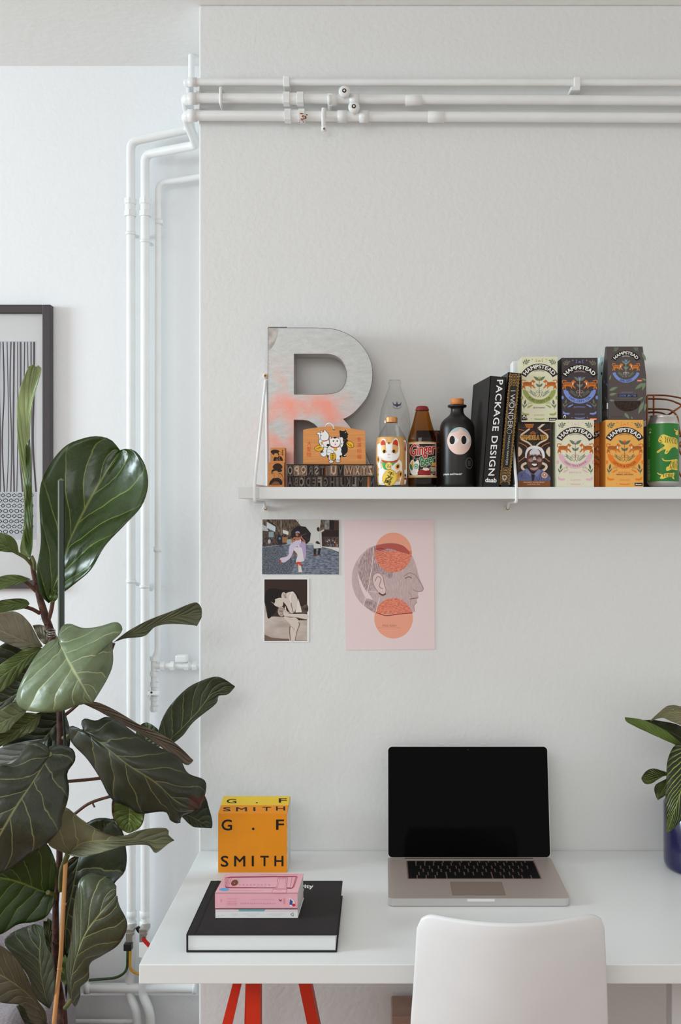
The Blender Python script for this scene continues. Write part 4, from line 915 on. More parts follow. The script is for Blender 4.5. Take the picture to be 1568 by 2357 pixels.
# face box
zmt = ZZ(971.5, Ym)
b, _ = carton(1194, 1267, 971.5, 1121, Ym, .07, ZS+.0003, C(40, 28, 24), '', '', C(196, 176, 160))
a = Art(b, flat(1185, 960, 13.63, Ym), eps=6e-6); random.seed(5)
TN = C(214, 190, 168); TQ = C(190, 110, 50); Dk = C(40, 30, 28); Gm = C(92, 84, 82)
a.poly(rect(120, 150, 1110, 2180), Dk); a.poly(rect(120, 150, 1110, 215), C(14, 11, 11)); a.hold = True
for q in range(300):
    x = random.uniform(130, 1060); y = random.uniform(230, 1980); sl = 60*math.sin(y/180+x/120)
    a.line([(x, y), (x+sl*.3, y+32)], 7, Gm)
a.hold = False
for sx in (0, 1):
    g = (lambda x: 1225-x) if sx else (lambda x: x)
    a.curve([(g(470), 365), (g(330), 470), (g(210), 560), (g(190), 640), (g(260), 720), (g(420), 800), (g(540), 905)], 52, TN, 24)
    a.curve([(g(120), 380), (g(200), 400), (g(300), 420)], 22, TQ); a.curve([(g(125), 800), (g(230), 840), (g(340), 900), (g(400), 980)], 26, TQ); a.curve([(g(125), 1400), (g(230), 1320), (g(330), 1250)], 26, TQ)
    a.poly(sm([(g(120), 940), (g(190), 980), (g(240), 1060), (g(220), 1150), (g(120), 1240)]), TN)
    a.curve([(g(370), 1440), (g(250), 1500), (g(230), 1580), (g(290), 1650), (g(420), 1720)], 75, TN, 14)
a.poly([(315, 215), (610, 215), (560, 330), (480, 352), (370, 330)], TQ)
for q in range(3): a.curve([(360+q*8, 240+q*34), (460, 270+q*30), (570-q*10, 240+q*34)], 9, Dk, 8)
a.poly([(860, 218), (960, 218), (790, 355), (705, 355)], TN); a.line([(120, 360), (1110, 360)], 8, C(20, 14, 12)); a.poly([(575, 420), (720, 600), (575, 790), (430, 600)], C(60, 40, 30))
for q in range(3): a.curve([(480+q*20, 520+q*10), (575, 445+q*32), (670-q*20, 520+q*10)], 12, TQ, 8)
a.text('MANDELA TEA', 612, 640, 858, 165, C(238, 172, 80), bold=.05); a.text('MANDELA TEA', 612, 640, 836, 140, C(58, 34, 24), bold=.0)
# smiling elderly man
a.poly(sm([(120, 1760), (250, 1690), (370, 1640), (600, 1700), (820, 1640), (960, 1740), (1060, 1800), (1065, 2010), (130, 2010)], 40), C(96, 100, 140)); a.hold = True
for q in range(130):
    x = random.uniform(140, 1060); y = random.uniform(1720, 2000); a.line([(x, y), (x+14, y+10), (x+28, y)], 6, C(56, 48, 74))
a.hold = False
a.poly(sm([(420, 1560), (640, 1700), (780, 1560), (740, 1700), (600, 1790), (460, 1690)]), C(40, 24, 20)); a.poly([(520, 1790), (600, 1800), (640, 1800), (600, 2000), (540, 2000)], C(44, 36, 48))
a.poly([(360, 1600), (420, 1640), (520, 1780), (500, 1860), (330, 1720)], C(120, 124, 160)); a.poly([(760, 1620), (830, 1700), (700, 1860), (600, 1790)], C(120, 124, 160))
a.poly(sm([(330, 1230), (345, 1080), (420, 960), (560, 900), (700, 910), (830, 960), (910, 1060), (940, 1180), (915, 1290), (600, 1300), (360, 1290)], 48), C(222, 222, 226))
a.poly(sm([(375, 1200), (420, 1080), (500, 1010), (620, 990), (760, 1020), (830, 1100), (870, 1220), (870, 1400), (830, 1520), (740, 1650), (620, 1700), (500, 1660), (420, 1530), (385, 1400)], 48), C(98, 62, 50))
a.poly(sm([(470, 1110), (540, 1020), (640, 990), (740, 1030), (790, 1110), (760, 1180), (600, 1170), (500, 1190)]), C(206, 206, 214))
a.poly(sm([(430, 1330), (520, 1290), (580, 1330), (560, 1400), (470, 1400)]), C(160, 128, 120)); a.poly(sm([(700, 1330), (790, 1290), (850, 1330), (820, 1400), (730, 1390)]), C(160, 128, 120))
for x in (540, 765):
    a.poly(sm([(x-85, 1245), (x, 1205), (x+80, 1240), (x+60, 1280), (x-60, 1285)]), C(66, 40, 34)); a.curve([(x-55, 1262), (x, 1244), (x+55, 1262)], 14, C(30, 18, 16), 8); a.curve([(x-45, 1276), (x, 1266), (x+45, 1276)], 7, C(170, 140, 132), 8); a.curve([(x-75, 1205), (x, 1170), (x+75, 1200)], 20, C(176, 168, 170), 8)
    a.curve([(x-60, 1310), (x, 1325), (x+55, 1308)], 7, C(62, 38, 32), 8)
a.poly(sm([(590, 1250), (640, 1250), (690, 1370), (640, 1400), (570, 1370)]), C(190, 176, 176)); a.poly(sm([(555, 1370), (640, 1350), (705, 1375), (640, 1402)]), C(50, 28, 24))
a.poly(sm([(500, 1440), (620, 1440), (740, 1450), (730, 1520), (640, 1570), (560, 1545)]), C(40, 18, 16)); a.poly(sm([(525, 1465), (620, 1460), (705, 1468), (670, 1520), (600, 1530)]), C(240, 238, 238))
a.poly(sm([(480, 1600), (610, 1590), (740, 1580), (700, 1640), (620, 1670), (540, 1655)]), C(170, 140, 134)); a.curve([(470, 1420), (450, 1480), (480, 1570)], 14, C(50, 28, 24)); a.curve([(780, 1420), (800, 1480), (770, 1560)], 14, C(50, 28, 24))
a.poly(ell(935, 1825, 92, 92, 30), C(226, 206, 190)); a.poly(ell(935, 1825, 74, 74, 30), C(170, 98, 50)); a.text('20', 935, 1800, 60, 45, WH, bold=.05); a.text('SACHETS', 935, 1850, 100, 24, WH, bold=.02)
a.poly(rect(120, 2005, 1110, 2185), C(134, 78, 38)); a.text('ORGANIC HONEYBUSH', 600, 2046, 660, 36, C(222, 196, 170)); a.text('& BUCHU TEA', 600, 2110, 390, 36, C(222, 196, 170))
tag(b.build('tea_box'), 'brown patterned tea box with the portrait of a smiling white-haired man', 'tea box', 'tea boxes on the shelf')
# pure green tea (upper left)
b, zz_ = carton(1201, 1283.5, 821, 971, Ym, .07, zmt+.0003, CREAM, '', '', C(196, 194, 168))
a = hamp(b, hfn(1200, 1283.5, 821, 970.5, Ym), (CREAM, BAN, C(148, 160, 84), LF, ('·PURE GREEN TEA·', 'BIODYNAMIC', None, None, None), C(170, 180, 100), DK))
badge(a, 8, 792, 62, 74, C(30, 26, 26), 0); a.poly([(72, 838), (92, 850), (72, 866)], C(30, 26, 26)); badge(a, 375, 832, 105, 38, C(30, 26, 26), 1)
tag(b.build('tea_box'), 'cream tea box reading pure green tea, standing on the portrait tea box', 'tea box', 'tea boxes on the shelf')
# jasmine (lower)
Yj = -.168; zj = ZZ(966, Yj); CJ = C(216, 212, 190)
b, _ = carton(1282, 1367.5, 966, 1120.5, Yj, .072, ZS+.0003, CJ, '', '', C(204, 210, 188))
a = hamp(b, hfn(1282, 1367.5, 966, 1120.5, Yj), (CJ, BAN, C(214, 174, 186), LF, ('·GREEN TEA & JASMINE·', 'BIO', None, C(214, 174, 186), C(110, 30, 50)), C(222, 190, 196), C(96, 50, 44)))
tag(b.build('tea_box'), 'cream and pink tea box reading green tea and jasmine, on the shelf', 'tea box', 'tea boxes on the shelf')
# earl grey sachets (upper middle)
CE = C(66, 55, 58); Ye = -.150
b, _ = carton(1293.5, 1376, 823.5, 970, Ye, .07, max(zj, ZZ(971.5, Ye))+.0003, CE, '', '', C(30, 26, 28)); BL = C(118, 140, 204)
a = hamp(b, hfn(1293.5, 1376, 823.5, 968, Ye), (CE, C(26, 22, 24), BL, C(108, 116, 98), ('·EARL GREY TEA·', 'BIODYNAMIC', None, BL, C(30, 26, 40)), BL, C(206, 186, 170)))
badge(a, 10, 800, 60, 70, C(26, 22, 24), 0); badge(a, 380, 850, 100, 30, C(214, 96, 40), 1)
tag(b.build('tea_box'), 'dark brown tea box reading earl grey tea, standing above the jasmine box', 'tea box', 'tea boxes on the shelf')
# lemon & ginger (lower right) + its twin behind, shade painted into its darker orange
Yo = -.168; OR = C(240, 168, 86); zo = ZZ(966.4, Yo); ORD = C(226, 120, 36)
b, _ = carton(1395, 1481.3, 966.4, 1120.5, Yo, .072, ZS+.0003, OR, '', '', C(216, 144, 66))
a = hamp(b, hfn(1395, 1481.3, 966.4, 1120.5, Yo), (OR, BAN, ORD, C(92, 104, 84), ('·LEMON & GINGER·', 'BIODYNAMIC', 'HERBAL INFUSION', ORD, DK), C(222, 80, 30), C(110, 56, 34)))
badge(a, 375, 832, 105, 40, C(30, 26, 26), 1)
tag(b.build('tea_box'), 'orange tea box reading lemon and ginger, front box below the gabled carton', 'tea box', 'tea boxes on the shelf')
Yq = -.10; OQ = C(226, 140, 62)
b, _ = carton(1345, 1424, 974, 1117, Yq, .07, ZS+.0003, OQ, '', '')
a = hamp(b, hfn(1345+5, 1345+88, 974, 1118, Yq), (OQ, BAN, ORD, C(60, 64, 50), ('·LEMON & GINGER·', None, None, None, DK), C(222, 80, 30), C(110, 56, 34)))
for i in range(len(b.v)): b.v[i].x = min(b.v[i].x, XX(1433, Yq))
tag(b.build('tea_box'), 'orange tea box set back in the gap between jasmine and lemon boxes', 'tea box', 'tea boxes on the shelf')
# pale blue carton behind gabled one
b = MB(); zq = ZZ(974, Yq)+.0003; Yt = -.0855; b.box(XX(1382, Yt), XX(1422, Yt), Yt, -.032, zq, ZZ(822, Yt), C(190, 214, 218)); a = Art(b, flat(1320, 780, 5.891, Yt)); 
a.leaf(395, 300, 385, 370, 14, LF); a.poly([(370, 470), (385, 440), (395, 470), (385, 500)], DK); tag(b.build('tea_box'), 'pale blue tea box showing only as a strip behind the gabled carton', 'tea box', 'tea boxes on the shelf')
# gabled loose leaf carton
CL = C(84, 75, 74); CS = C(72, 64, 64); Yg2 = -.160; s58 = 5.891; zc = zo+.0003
xL, xR = XX(1402, Yg2), XX(1488, Yg2); zs = ZZ(868, Yg2); yr = Yg2+.030; zr_ = ZZ(797.5, yr); dpt = .072
xLt, xRt = XX(1396, yr), XX(1479.6, yr)
b = MB()
Ff = [Vector((xL, Yg2, zc)), Vector((xR, Yg2, zc)), Vector((xR, Yg2, zs)), Vector((xL, Yg2, zs))]; Bf = [p+Vector((0, dpt, 0)) for p in Ff]; T = [Vector((xLt, yr, zr_)), Vector((xRt, yr, zr_)), Vector((xRt, yr+.012, zr_)), Vector((xLt, yr+.012, zr_))]
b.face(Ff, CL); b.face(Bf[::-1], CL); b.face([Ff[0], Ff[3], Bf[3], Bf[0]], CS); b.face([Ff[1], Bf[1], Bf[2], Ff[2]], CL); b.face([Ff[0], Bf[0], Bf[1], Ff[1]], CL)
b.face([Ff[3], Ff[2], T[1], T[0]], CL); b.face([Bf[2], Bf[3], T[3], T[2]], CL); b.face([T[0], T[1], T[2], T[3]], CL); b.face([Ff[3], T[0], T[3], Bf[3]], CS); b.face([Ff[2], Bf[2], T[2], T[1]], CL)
def gfn(u, v, d):
    px, py = 1320+u/s58, 780+v/s58
    if py >= 868: return P(px, py, Yg2)+Vector((0, -d, 0))
    # intersect view line with leaning panel
    A = Ff[3]; n = (Ff[2]-Ff[3]).cross(T[0]-Ff[3]).normalized(); o = cam.location; r = (P(px, py, 0)-o); t_ = (A-o).dot(n)/r.dot(n); q = o+r*t_; nn = n if n.y < 0 else -n; return q+nn*d
a = Art(b, gfn); LG = C(112, 132, 104)
hx = lambda u, v, d: gfn(505+u/490*415, 108+v/885*680, d)
a.poly([(505, 108), (925, 108), (942, 590), (530, 590)], CS)
# reduced crest
TG = C(206, 124, 50); ST = C(60, 36, 26); CR_ = C(236, 228, 214); crest = Art(b, lambda u, v, d: gfn(715+(u-245)*.80, 390+(v-385)*.80, d)); crest.L = 12
crest.band(245, 380, 205, 286, 31, 149, C(24, 20, 22), 22); crest.arctext('HAMPSTEAD', 245, 380, 221, 143, 37, 50, CR_, bold=.035); crest.arctext('ORGANIC', 245, 380, 182, 110, 70, 20, CR_)
for fl in (0, 1):
    g = (lambda x: 490-x) if fl else (lambda x: x)
    crest.leaf(g(245), 325, g(170), 262, 38, LG); crest.leaf(g(245), 410, g(200), 365, 28, LG); crest.leaf(g(245), 290, g(225), 238, 20, BL); tiger(crest, g(110), 372, 1.1, -1 if fl else 1, TG, ST); crest.hold = True
    crest.curve([(g(225), 540), (g(170), 520), (g(130), 465)], 3, LG)
    for k in range(6): crest.leaf(g(210-k*15), 535-k*11, g(216-k*20), 498-k*11, 8, LG); crest.leaf(g(210-k*15), 535-k*11, g(170-k*15), 540-k*12, 8, LG)
    crest.curve([(g(28), 118), (g(55), 85), (g(105), 40)], 4, LG)
    for (x0_, y0_, x1_, y1_) in ((55, 85, 42, 38), (72, 68, 68, 30), (48, 96, 95, 98), (66, 78, 112, 74), (82, 62, 124, 46)): crest.leaf(g(x0_), y0_, g(x1_), y1_, 16, LG)
    crest.hold = False; crest.line(ell(g(222), 480, 24, 15, 14), 4, CR_, True)
crest.line([(245, 300), (245, 545)], 5, CR_); crest.band(245, 395, 195, 245, 200, 340, BL, 22); crest.arctext('·EARL GREY·', 245, 395, 234, 240, 300, 32, C(30, 28, 50), bold=.02, smile=True)
badge(a, 865, 553, 68, 26, C(214, 96, 40), 1)
a.text('BIODYNAMIC', 735, 726, 160, 22, C(120, 124, 160)); a.poly([(605, 752), (875, 752), (862, 770), (875, 788), (605, 788), (618, 770)], C(26, 22, 24)); a.text('LOOSE LEAF TEA', 738, 770, 235, 26, BL, bold=.01); a.text('SCENTS PLASTIC FREE', 738, 812, 225, 16, C(104, 106, 130))
LEAFTEA = mat('loose_tea', (44, 28, 20), .7, var=.8, vscale=220, bump=1, bscale=300)
wq = [(735+180*math.cos(t_/20*math.pi), 843+142*math.sin(t_/20*math.pi)) for t_ in range(21)]
a.poly(wq, LEAFTEA)
a.text('3.52 oz net 100g', 590, 1056, 155, 18, C(40, 34, 34))
for (x0_, y0_, x1_, y1_, w_) in ((990, 560, 925, 540, 26), (955, 600, 835, 685, 48), (975, 590, 935, 700, 40), (488, 700, 605, 650, 40), (488, 760, 590, 740, 34), (488, 830, 560, 840, 26), (950, 790, 860, 840, 28), (955, 850, 880, 1020, 50), (985, 870, 965, 985, 30), (695, 1005, 760, 1085, 40), (800, 1090, 790, 1050, 20), (985, 300, 925, 170, 36), (490, 560, 515, 480, 20)):
    a.leaf(x0_, y0_, x1_, y1_, w_, LG)
a.curve([(985, 770), (960, 830), (900, 960)], 4, LG)
def sfn(u, v, d):
    o = cam.location; r = P(1320+u/s58, 780+v/s58, 0)-o; t_ = (xL-o.x)/r.x; q = o+r*t_; return Vector((xL-d-.0002, q.y, q.z))
sa = Art(b, sfn); sa.hold = True
for (x0_, y0_, x1_, y1_, w_) in ((430, 560, 415, 610, 14), (440, 600, 470, 640, 14), (430, 780, 460, 860, 16)): sa.leaf(x0_, y0_, x1_, y1_, w_, BL if y0_ < 650 else LG)
sa.poly(rect(378, 890, 400, 950), C(140, 170, 70)); sa.poly(rect(450, 870, 472, 950), C(220, 220, 220))
for q in range(10): sa.line([(385, 990+q*9), (470, 970+q*9)], 2.5, C(150, 146, 146))
tag(b.build('gabled_tea_carton'), 'grey-brown gabled loose leaf tea carton with window, topmost at the right', 'tea box', 'tea boxes on the shelf')
# white carton peeking above book
b = MB(); b.box(XX(1181, -.07), XX(1199, -.07), -.07, -.02, ZS+.0003, ZZ(831, -.07), C(236, 234, 228)); tag(b.build('white_carton', bevel=.001), 'plain white carton top peeking above the ornate black book', 'carton')
# can
YC = -.125; cc = XX(1526.5, YC); sc2 = (YC+DC)/F
ALU = mat('can_aluminium', (196, 194, 192), .3, metal=.85)
t = thing('drink_can', (cc, YC, ZS), 'green drink can with yellow tigers at the right end of the shelf', 'can')
pr = [(0, 1119), (25, 1119), (27, 1117.5), (30, 1116), (34.5, 1111), (35.8, 1106), (35.8, 980), (34.8, 973), (31, 962), (29.5, 959.5), (30.5, 958.5), (30.5, 957.3), (29, 957.3), (28, 960), (0, 961)]
b, x = bottle('', 1526.5, YC, pr, 1, 0, ALU, t); b.build('body', t)
b = MB(); GRC = mat('can_green', (36, 118, 44), .32, spec=.5); b.lathe((cc, YC, 0), [(35.9*sc2, ZZ(1112, YC)+.003), (36*sc2, ZZ(1108, YC)), (36*sc2, ZZ(979, YC)), (35.6*sc2, ZZ(977, YC))], GRC, 56)
a = Art(b, cyl(1320, 780, s58, cc, YC, 36.2*sc2), eps=2e-5, strip=7); TY = C(226, 200, 84, .4); TB = C(24, 40, 20, .4)
def btiger(pts, stripes, tail):
    a.poly(sm(pts, len(pts)*3), TY); a.hold = True; a.L += 1
    if tail: a.curve(tail, 14, TY)
    a.L += 1
    for s__ in stripes: a.curve(s__, 7, TB, 6)
    a.hold = False
btiger([(1160, 1340), (1195, 1300), (1240, 1305), (1300, 1330), (1400, 1350), (1424, 1400), (1424, 1500), (1380, 1470), (1330, 1480), (1300, 1510), (1260, 1560), (1225, 1555), (1240, 1500), (1180, 1520), (1150, 1550), (1130, 1530), (1180, 1490), (1230, 1450), (1190, 1420), (1155, 1400), (1150, 1370)],
       [[(1230+k*24, 1325+k*4), (1245+k*24, 1365+k*4), (1235+k*24, 1410+k*3)] for k in range(8)]+[[(1180, 1320), (1190, 1345)], [(1165, 1375), (1190, 1385)], [(1170, 1405), (1200, 1400)], [(1190, 1500), (1210, 1490)], [(1250, 1540), (1270, 1520)]], None)
btiger([(1420, 1640), (1350, 1640), (1310, 1670), (1280, 1730), (1250, 1740), (1250, 1790), (1290, 1785), (1330, 1770), (1380, 1780), (1420, 1770)], [[(1300+k*22, 1670-k*4), (1310+k*22, 1710), (1300+k*22, 1760)] for k in range(6)], [(1350, 1640), (1280, 1655), (1220, 1650), (1200, 1620)])
btiger([(1180, 1850), (1240, 1825), (1330, 1820), (1365, 1810), (1370, 1840), (1350, 1870), (1370, 1900), (1340, 1900), (1320, 1875), (1260, 1880), (1200, 1900), (1165, 1890), (1180, 1870)], [[(1210+k*20, 1832), (1218+k*20, 1850), (1212+k*20, 1876)] for k in range(7)], [(1190, 1840), (1160, 1835), (1140, 1815)])
a.curve([(1362, 1220), (1380, 1245), (1424, 1240)], 12, TY); a.poly(sm([(1380, 1270), (1424, 1240), (1424, 1300), (1385, 1300)]), TY)
def vtext(t_, u, v0, v1, w, m):
    vs, fs, _ = textmesh(t_, 0.0); k = len(b.v); d = a.nxt()
    for x_, y_ in vs: b.v.append(a.fn(u-(y_-.5)*w*-1*-1, v0+(v1-v0)*x_, d) if False else a.fn(u+(y_-.5)*w*-1, v0+(v1-v0)*x_, d))
    for f in fs: b.f.append(tuple(k+i for i in f)); b.m.append(b.mi(m)); b.sm.append(False)
def vtextup(t_, u, v0, v1, w, m):
    vs, fs, _ = textmesh(t_, 0.0); k = len(b.v); d = a.nxt()
    for x_, y_ in vs: b.v.append(a.fn(u+(.5-y_)*w, v1-(v1-v0)*x_, d))
    for f in fs: b.f.append(tuple(k+i for i in f)); b.m.append(b.mi(m)); b.sm.append(False)
vtextup('INSPIRED BY NIMBU PANI', 1057, 1630, 1915, 18, C(190, 210, 180)); vtextup('ALE 440ML', 1060, 1300, 1460, 12, C(150, 190, 140)); a.poly(ell(1067, 1262, 8, 14, 12), C(200, 214, 196)); a.line([(1055, 1230), (1067, 1205), (1079, 1230)], 3, C(200, 214, 196), True)
b.build('printed_sleeve', t)['label'] = 'green sleeve with running yellow tigers'
# dark slim carton behind can
b = MB(); b.box(XX(1489, -.07), XX(1552, -.07), -.07, -.04, ZS+.0003, ZZ(980, -.07), C(38, 28, 26)); tag(b.build('dark_carton', bevel=.001), 'dark slim carton standing behind the green can', 'carton')
# copper wire rack
CW = mat('copper_wire', (148, 88, 56), .35, metal=.8)
t = thing('wire_rack', (XX(1540, -.06), -.06, ZS), 'copper wire rack with curved rails rising behind the green can', 'rack')
def wr(pts, name='wire', r=.0021):
    b = MB(); b.tube(cr([P(1320+x/s58, 780+y/s58, Y) for x, y, Y in pts], max(12, len(pts)*6)), r, CW, 10); b.build(name, t)
wr([(1000, 765, -.02), (1200, 765, -.03), (1330, 778, -.05), (1461, 805, -.08), (1600, 860, -.11)], 'top_rail'); wr([(1002, 812, -.02), (1180, 815, -.04), (1300, 830, -.06), (1400, 865, -.08), (1462, 905, -.09), (1370, 975, -.09), (1275, 1032, -.07), (1215, 1010, -.05), (1120, 995, -.03), (1000, 1000, -.02)], 'heart_rail')
wr([(1000, 950, -.02), (1180, 952, -.05), (1290, 960, -.09), (1350, 985, -.095), (1395, 1030, -.095), (1420, 1090, -.09), (1428, 1180, -.086), (1461, 1330, -.086)], 'side_rail')
b = MB(); b.tube([P(1505, 780+758/s58, -.025), Vector((XX(1505, -.025), -.025, ZS+.002))], .0022, CW, 10); b.build('post', t)
b = MB(); b.tube([P(1490, 780+770/s58, -.025), Vector((XX(1490, -.025), -.025, ZS+.002))], .0022, CW, 10); b.build('post', t)
b = MB(); b.tube([P(1610, 906, -.025), Vector((XX(1610, -.025), -.025, ZS+.002))], .0022, CW, 10); b.build('post', t)
for y in (1285, 1322, 1440, 1462): 
    b = MB(); b.tube([P(1481.5, 780+y/s58, -.03), P(1610, 780+y/s58, -.03)], .0018, CW, 8); b.build('cross_wire', t)
wr([(1428, 1480, -.03), (1461, 1560, -.03), (1500, 1600, -.03)]); wr([(1428, 1420, -.03), (1461, 1400, -.03), (1520, 1380, -.03)]); wr([(1418, 1780, -.03), (1461, 1860, -.03), (1520, 1960, -.03)])
# ================================================================ prints on the wall
def onplane(ox, oy, sc, A, n):
    A = Vector(A); n = Vector(n).normalized(); o = cam.location.copy()
    def f(u, v, d):
        r = P(ox+u/sc, oy+v/sc, 0)-o; t_ = (A-o).dot(n)/r.dot(n); return o+r*t_+n*d
    return f
def sheet(name, q, m, label, cat, art, ox, oy, sc, group=None):
    b = MB(); Y = -.0016; pts = [P(x, y, Y) for x, y in q]; bk = [p+Vector((0, .0013, 0)) for p in pts]
    b.face(pts, m); b.face(bk[::-1], m)
    for i in range(4): b.face([pts[i], bk[i], bk[(i+1) % 4], pts[(i+1) % 4]], m)
    a = Art(b, flat(ox, oy, sc, Y)); art(a); tag(b.build(name), label, cat, group)
def noise_art(name, c1, c2, sc, stretch=(1, 1, 1), lo=.4, hi=.6):
    """printed halftone texture: two inks mixed by noise"""
    m = mat(name, c1, .6); nt = m.node_tree; tc = N(nt, 'ShaderNodeTexCoord'); mp = N(nt, 'ShaderNodeMapping'); mp.inputs['Scale'].default_value = stretch
    n = N(nt, 'ShaderNodeTexNoise'); n.inputs['Scale'].default_value = sc; n.inputs['Detail'].default_value = 6; nt.links.new(tc.outputs['Object'], mp.inputs[0]); nt.links.new(mp.outputs[0], n.inputs['Vector'])
    r = N(nt, 'ShaderNodeMapRange'); r.inputs[1].default_value = lo; r.inputs[2].default_value = hi; nt.links.new(n.outputs[0], r.inputs[0])
    x = N(nt, 'ShaderNodeMix', data_type='RGBA'); x.inputs[6].default_value = (*lin(c1), 1); x.inputs[7].default_value = (*lin(c2), 1); nt.links.new(r.outputs[0], x.inputs[0]); nt.links.new(x.outputs[2], nt.nodes['Principled BSDF'].inputs['Base Color']); return m
def street(a):
    ROAD = noise_art('photo_wet_road', (84, 92, 108), (134, 142, 158), 110, (1, 1, 3)); ROADD = noise_art('photo_dark_road', (62, 66, 76), (112, 118, 130), 300, (1, 1, 2))
    BR1 = noise_art('photo_brick', (70, 52, 44), (128, 108, 88), 90, (3, 1, 1)); DKS = noise_art('photo_dark_shops', (38, 28, 26), (96, 78, 68), 160, (2, 1, 1)); SKY = C(196, 194, 190)
    a.poly(rect(30, 45, 1440, 560), SKY); a.poly([(30, 500), (560, 500), (900, 490), (1130, 560), (1440, 640), (1440, 1055), (28, 1052)], ROAD)
    a.poly([(30, 560), (420, 520), (480, 700), (640, 830), (560, 1050), (28, 1052)], ROADD)
    a.poly([(35, 45), (640, 45), (740, 160), (600, 250), (590, 480), (420, 500), (35, 540)], BR1)
    a.poly([(35, 270), (280, 240), (400, 330), (560, 350), (560, 480), (420, 510), (35, 540)], DKS)
    a.hold = True
    for q in range(16): a.line([(300+q*26, 70), (296+q*25, 230)], 7, C(52, 40, 34))
    a.hold = False
    a.poly([(115, 90), (275, 180), (270, 275), (115, 200)], C(190, 202, 208)); a.poly([(35, 140), (110, 175), (145, 260), (35, 250)], C(170, 172, 176)); a.poly([(412, 235), (512, 265), (512, 330), (412, 300)], C(206, 206, 204)); a.poly([(120, 60), (280, 180), (290, 170), (130, 45)], C(24, 20, 20))
    a.poly(rect(372, 50, 384, 350), C(150, 146, 136)); a.poly(ell(160, 450, 26, 40), C(170, 172, 176)); a.poly(rect(150, 270, 240, 370), C(130, 150, 158)); a.poly(sm([(310, 350), (380, 340), (400, 520), (330, 525)]), C(34, 32, 38)); a.poly(ell(352, 395, 20, 22), C(90, 120, 150)); a.poly(rect(400, 370, 500, 470), C(150, 104, 70))
    a.poly(sm([(490, 420), (560, 410), (580, 480), (490, 490)]), C(150, 160, 160))
    a.poly([(1110, 50), (1440, 60), (1440, 560), (1130, 540)], C(66, 44, 36)); a.poly([(1110, 50), (1180, 52), (1180, 230), (1080, 270)], BR1); a.poly([(1270, 55), (1350, 56), (1350, 240), (1260, 235)], C(30, 24, 24)); a.poly(rect(1180, 60, 1265, 230), noise_art('photo_stone', (110, 104, 100), (160, 156, 152), 90)); a.poly([(1130, 300), (1200, 250), (1440, 245), (1440, 360), (1130, 360)], C(40, 24, 22))
    a.poly([(1180, 370), (1440, 370), (1440, 555), (1180, 540)], DKS); a.poly([(1080, 270), (1160, 225), (1170, 250), (1090, 300)], C(190, 190, 186)); a.hold = True
    random.seed(2)
    for q in range(26): a.poly(rect(*(lambda x, y: (x, y, x+18, y+24))(random.uniform(1200, 1410), random.uniform(385, 530))), random.choice((C(176, 176, 178), C(150, 70, 50), C(96, 110, 120))))
    a.hold = False
    a.curve([(1130, 560), (1280, 590), (1440, 655)], 10, C(50, 50, 52)); a.curve([(1150, 690), (1300, 700), (1440, 715)], 9, C(58, 62, 72)); a.curve([(35, 560), (230, 530), (420, 515)], 6, C(140, 144, 150))
    a.poly(rect(840, 480, 960, 520), C(160, 164, 168))
    # man in pale coat
    a.poly([(975, 570), (1030, 560), (1015, 690), (975, 690)], C(40, 28, 26)); a.poly([(1065, 560), (1110, 560), (1090, 690), (1050, 690)], C(40, 28, 26)); a.poly(sm([(970, 715), (985, 685), (1015, 690), (1045, 712)]), C(86, 44, 34)); a.poly(sm([(1045, 700), (1060, 680), (1090, 685), (1120, 708)]), C(86, 44, 34))
    a.poly(sm([(985, 420), (990, 290), (1030, 255), (1075, 270), (1105, 320), (1110, 440), (1130, 560), (1060, 570), (1000, 580), (975, 560)]), C(196, 196, 192)); a.curve([(1080, 300), (1095, 420), (1100, 560)], 6, C(140, 138, 138)); a.poly(sm([(1010, 470), (1040, 440), (1085, 470), (1090, 500), (1030, 490)]), C(60, 38, 32)); a.poly(sm([(1035, 205), (1058, 185), (1083, 205), (1078, 250), (1060, 268), (1040, 245)]), C(56, 34, 28))
    # umbrella
    a.poly([(560, 360), (570, 250), (680, 160), (828, 180), (925, 300), (905, 440), (850, 495), (760, 470), (600, 420)], C(34, 24, 26)); a.line([(828, 180), (845, 305)], 3, C(60, 48, 50)); a.line([(735, 345), (845, 305)], 6, C(110, 96, 92)); a.line([(800, 360), (885, 420)], 4, C(90, 78, 78))
    # seated woman
    a.line([(580, 680), (720, 680)], 14, C(150, 84, 56)); a.line([(553, 690), (553, 850)], 11, C(70, 50, 40)); a.line([(633, 690), (633, 840)], 11, C(70, 50, 40)); a.poly(rect(600, 625, 690, 650), C(120, 66, 44))
    a.poly([(695, 870), (740, 870), (765, 1018), (695, 1015)], C(206, 200, 192))
    LV = C(196, 184, 204); LV2 = C(170, 150, 184)
    a.poly(sm([(740, 470), (820, 460), (835, 600), (830, 740), (795, 800), (760, 760), (700, 560)]), LV2)
    a.poly(sm([(520, 600), (540, 520), (600, 480), (660, 410), (740, 405), (740, 480), (690, 530), (640, 560), (600, 640), (550, 750), (450, 830), (390, 830), (358, 760), (470, 730), (515, 690)]), LV)
    a.poly(sm([(610, 590), (660, 555), (750, 565), (775, 640), (790, 760), (800, 810), (690, 830), (650, 820), (680, 700), (640, 640)]), C(210, 200, 206))
    a.poly([(358, 790), (380, 790), (385, 840), (362, 845)], C(190, 60, 36)); a.poly(sm([(660, 840), (700, 822), (740, 850), (760, 885), (730, 900), (700, 870), (680, 890), (662, 880)]), C(196, 66, 36))
    SK = C(164, 106, 78); a.curve([(575, 460), (620, 380), (650, 410), (600, 455)], 24, SK); a.curve([(650, 400), (720, 380), (740, 395)], 24, SK); a.curve([(740, 350), (770, 400), (815, 450), (750, 445)], 22, SK); a.poly(sm([(620, 380), (680, 370), (730, 390), (720, 420), (660, 430)]), SK)
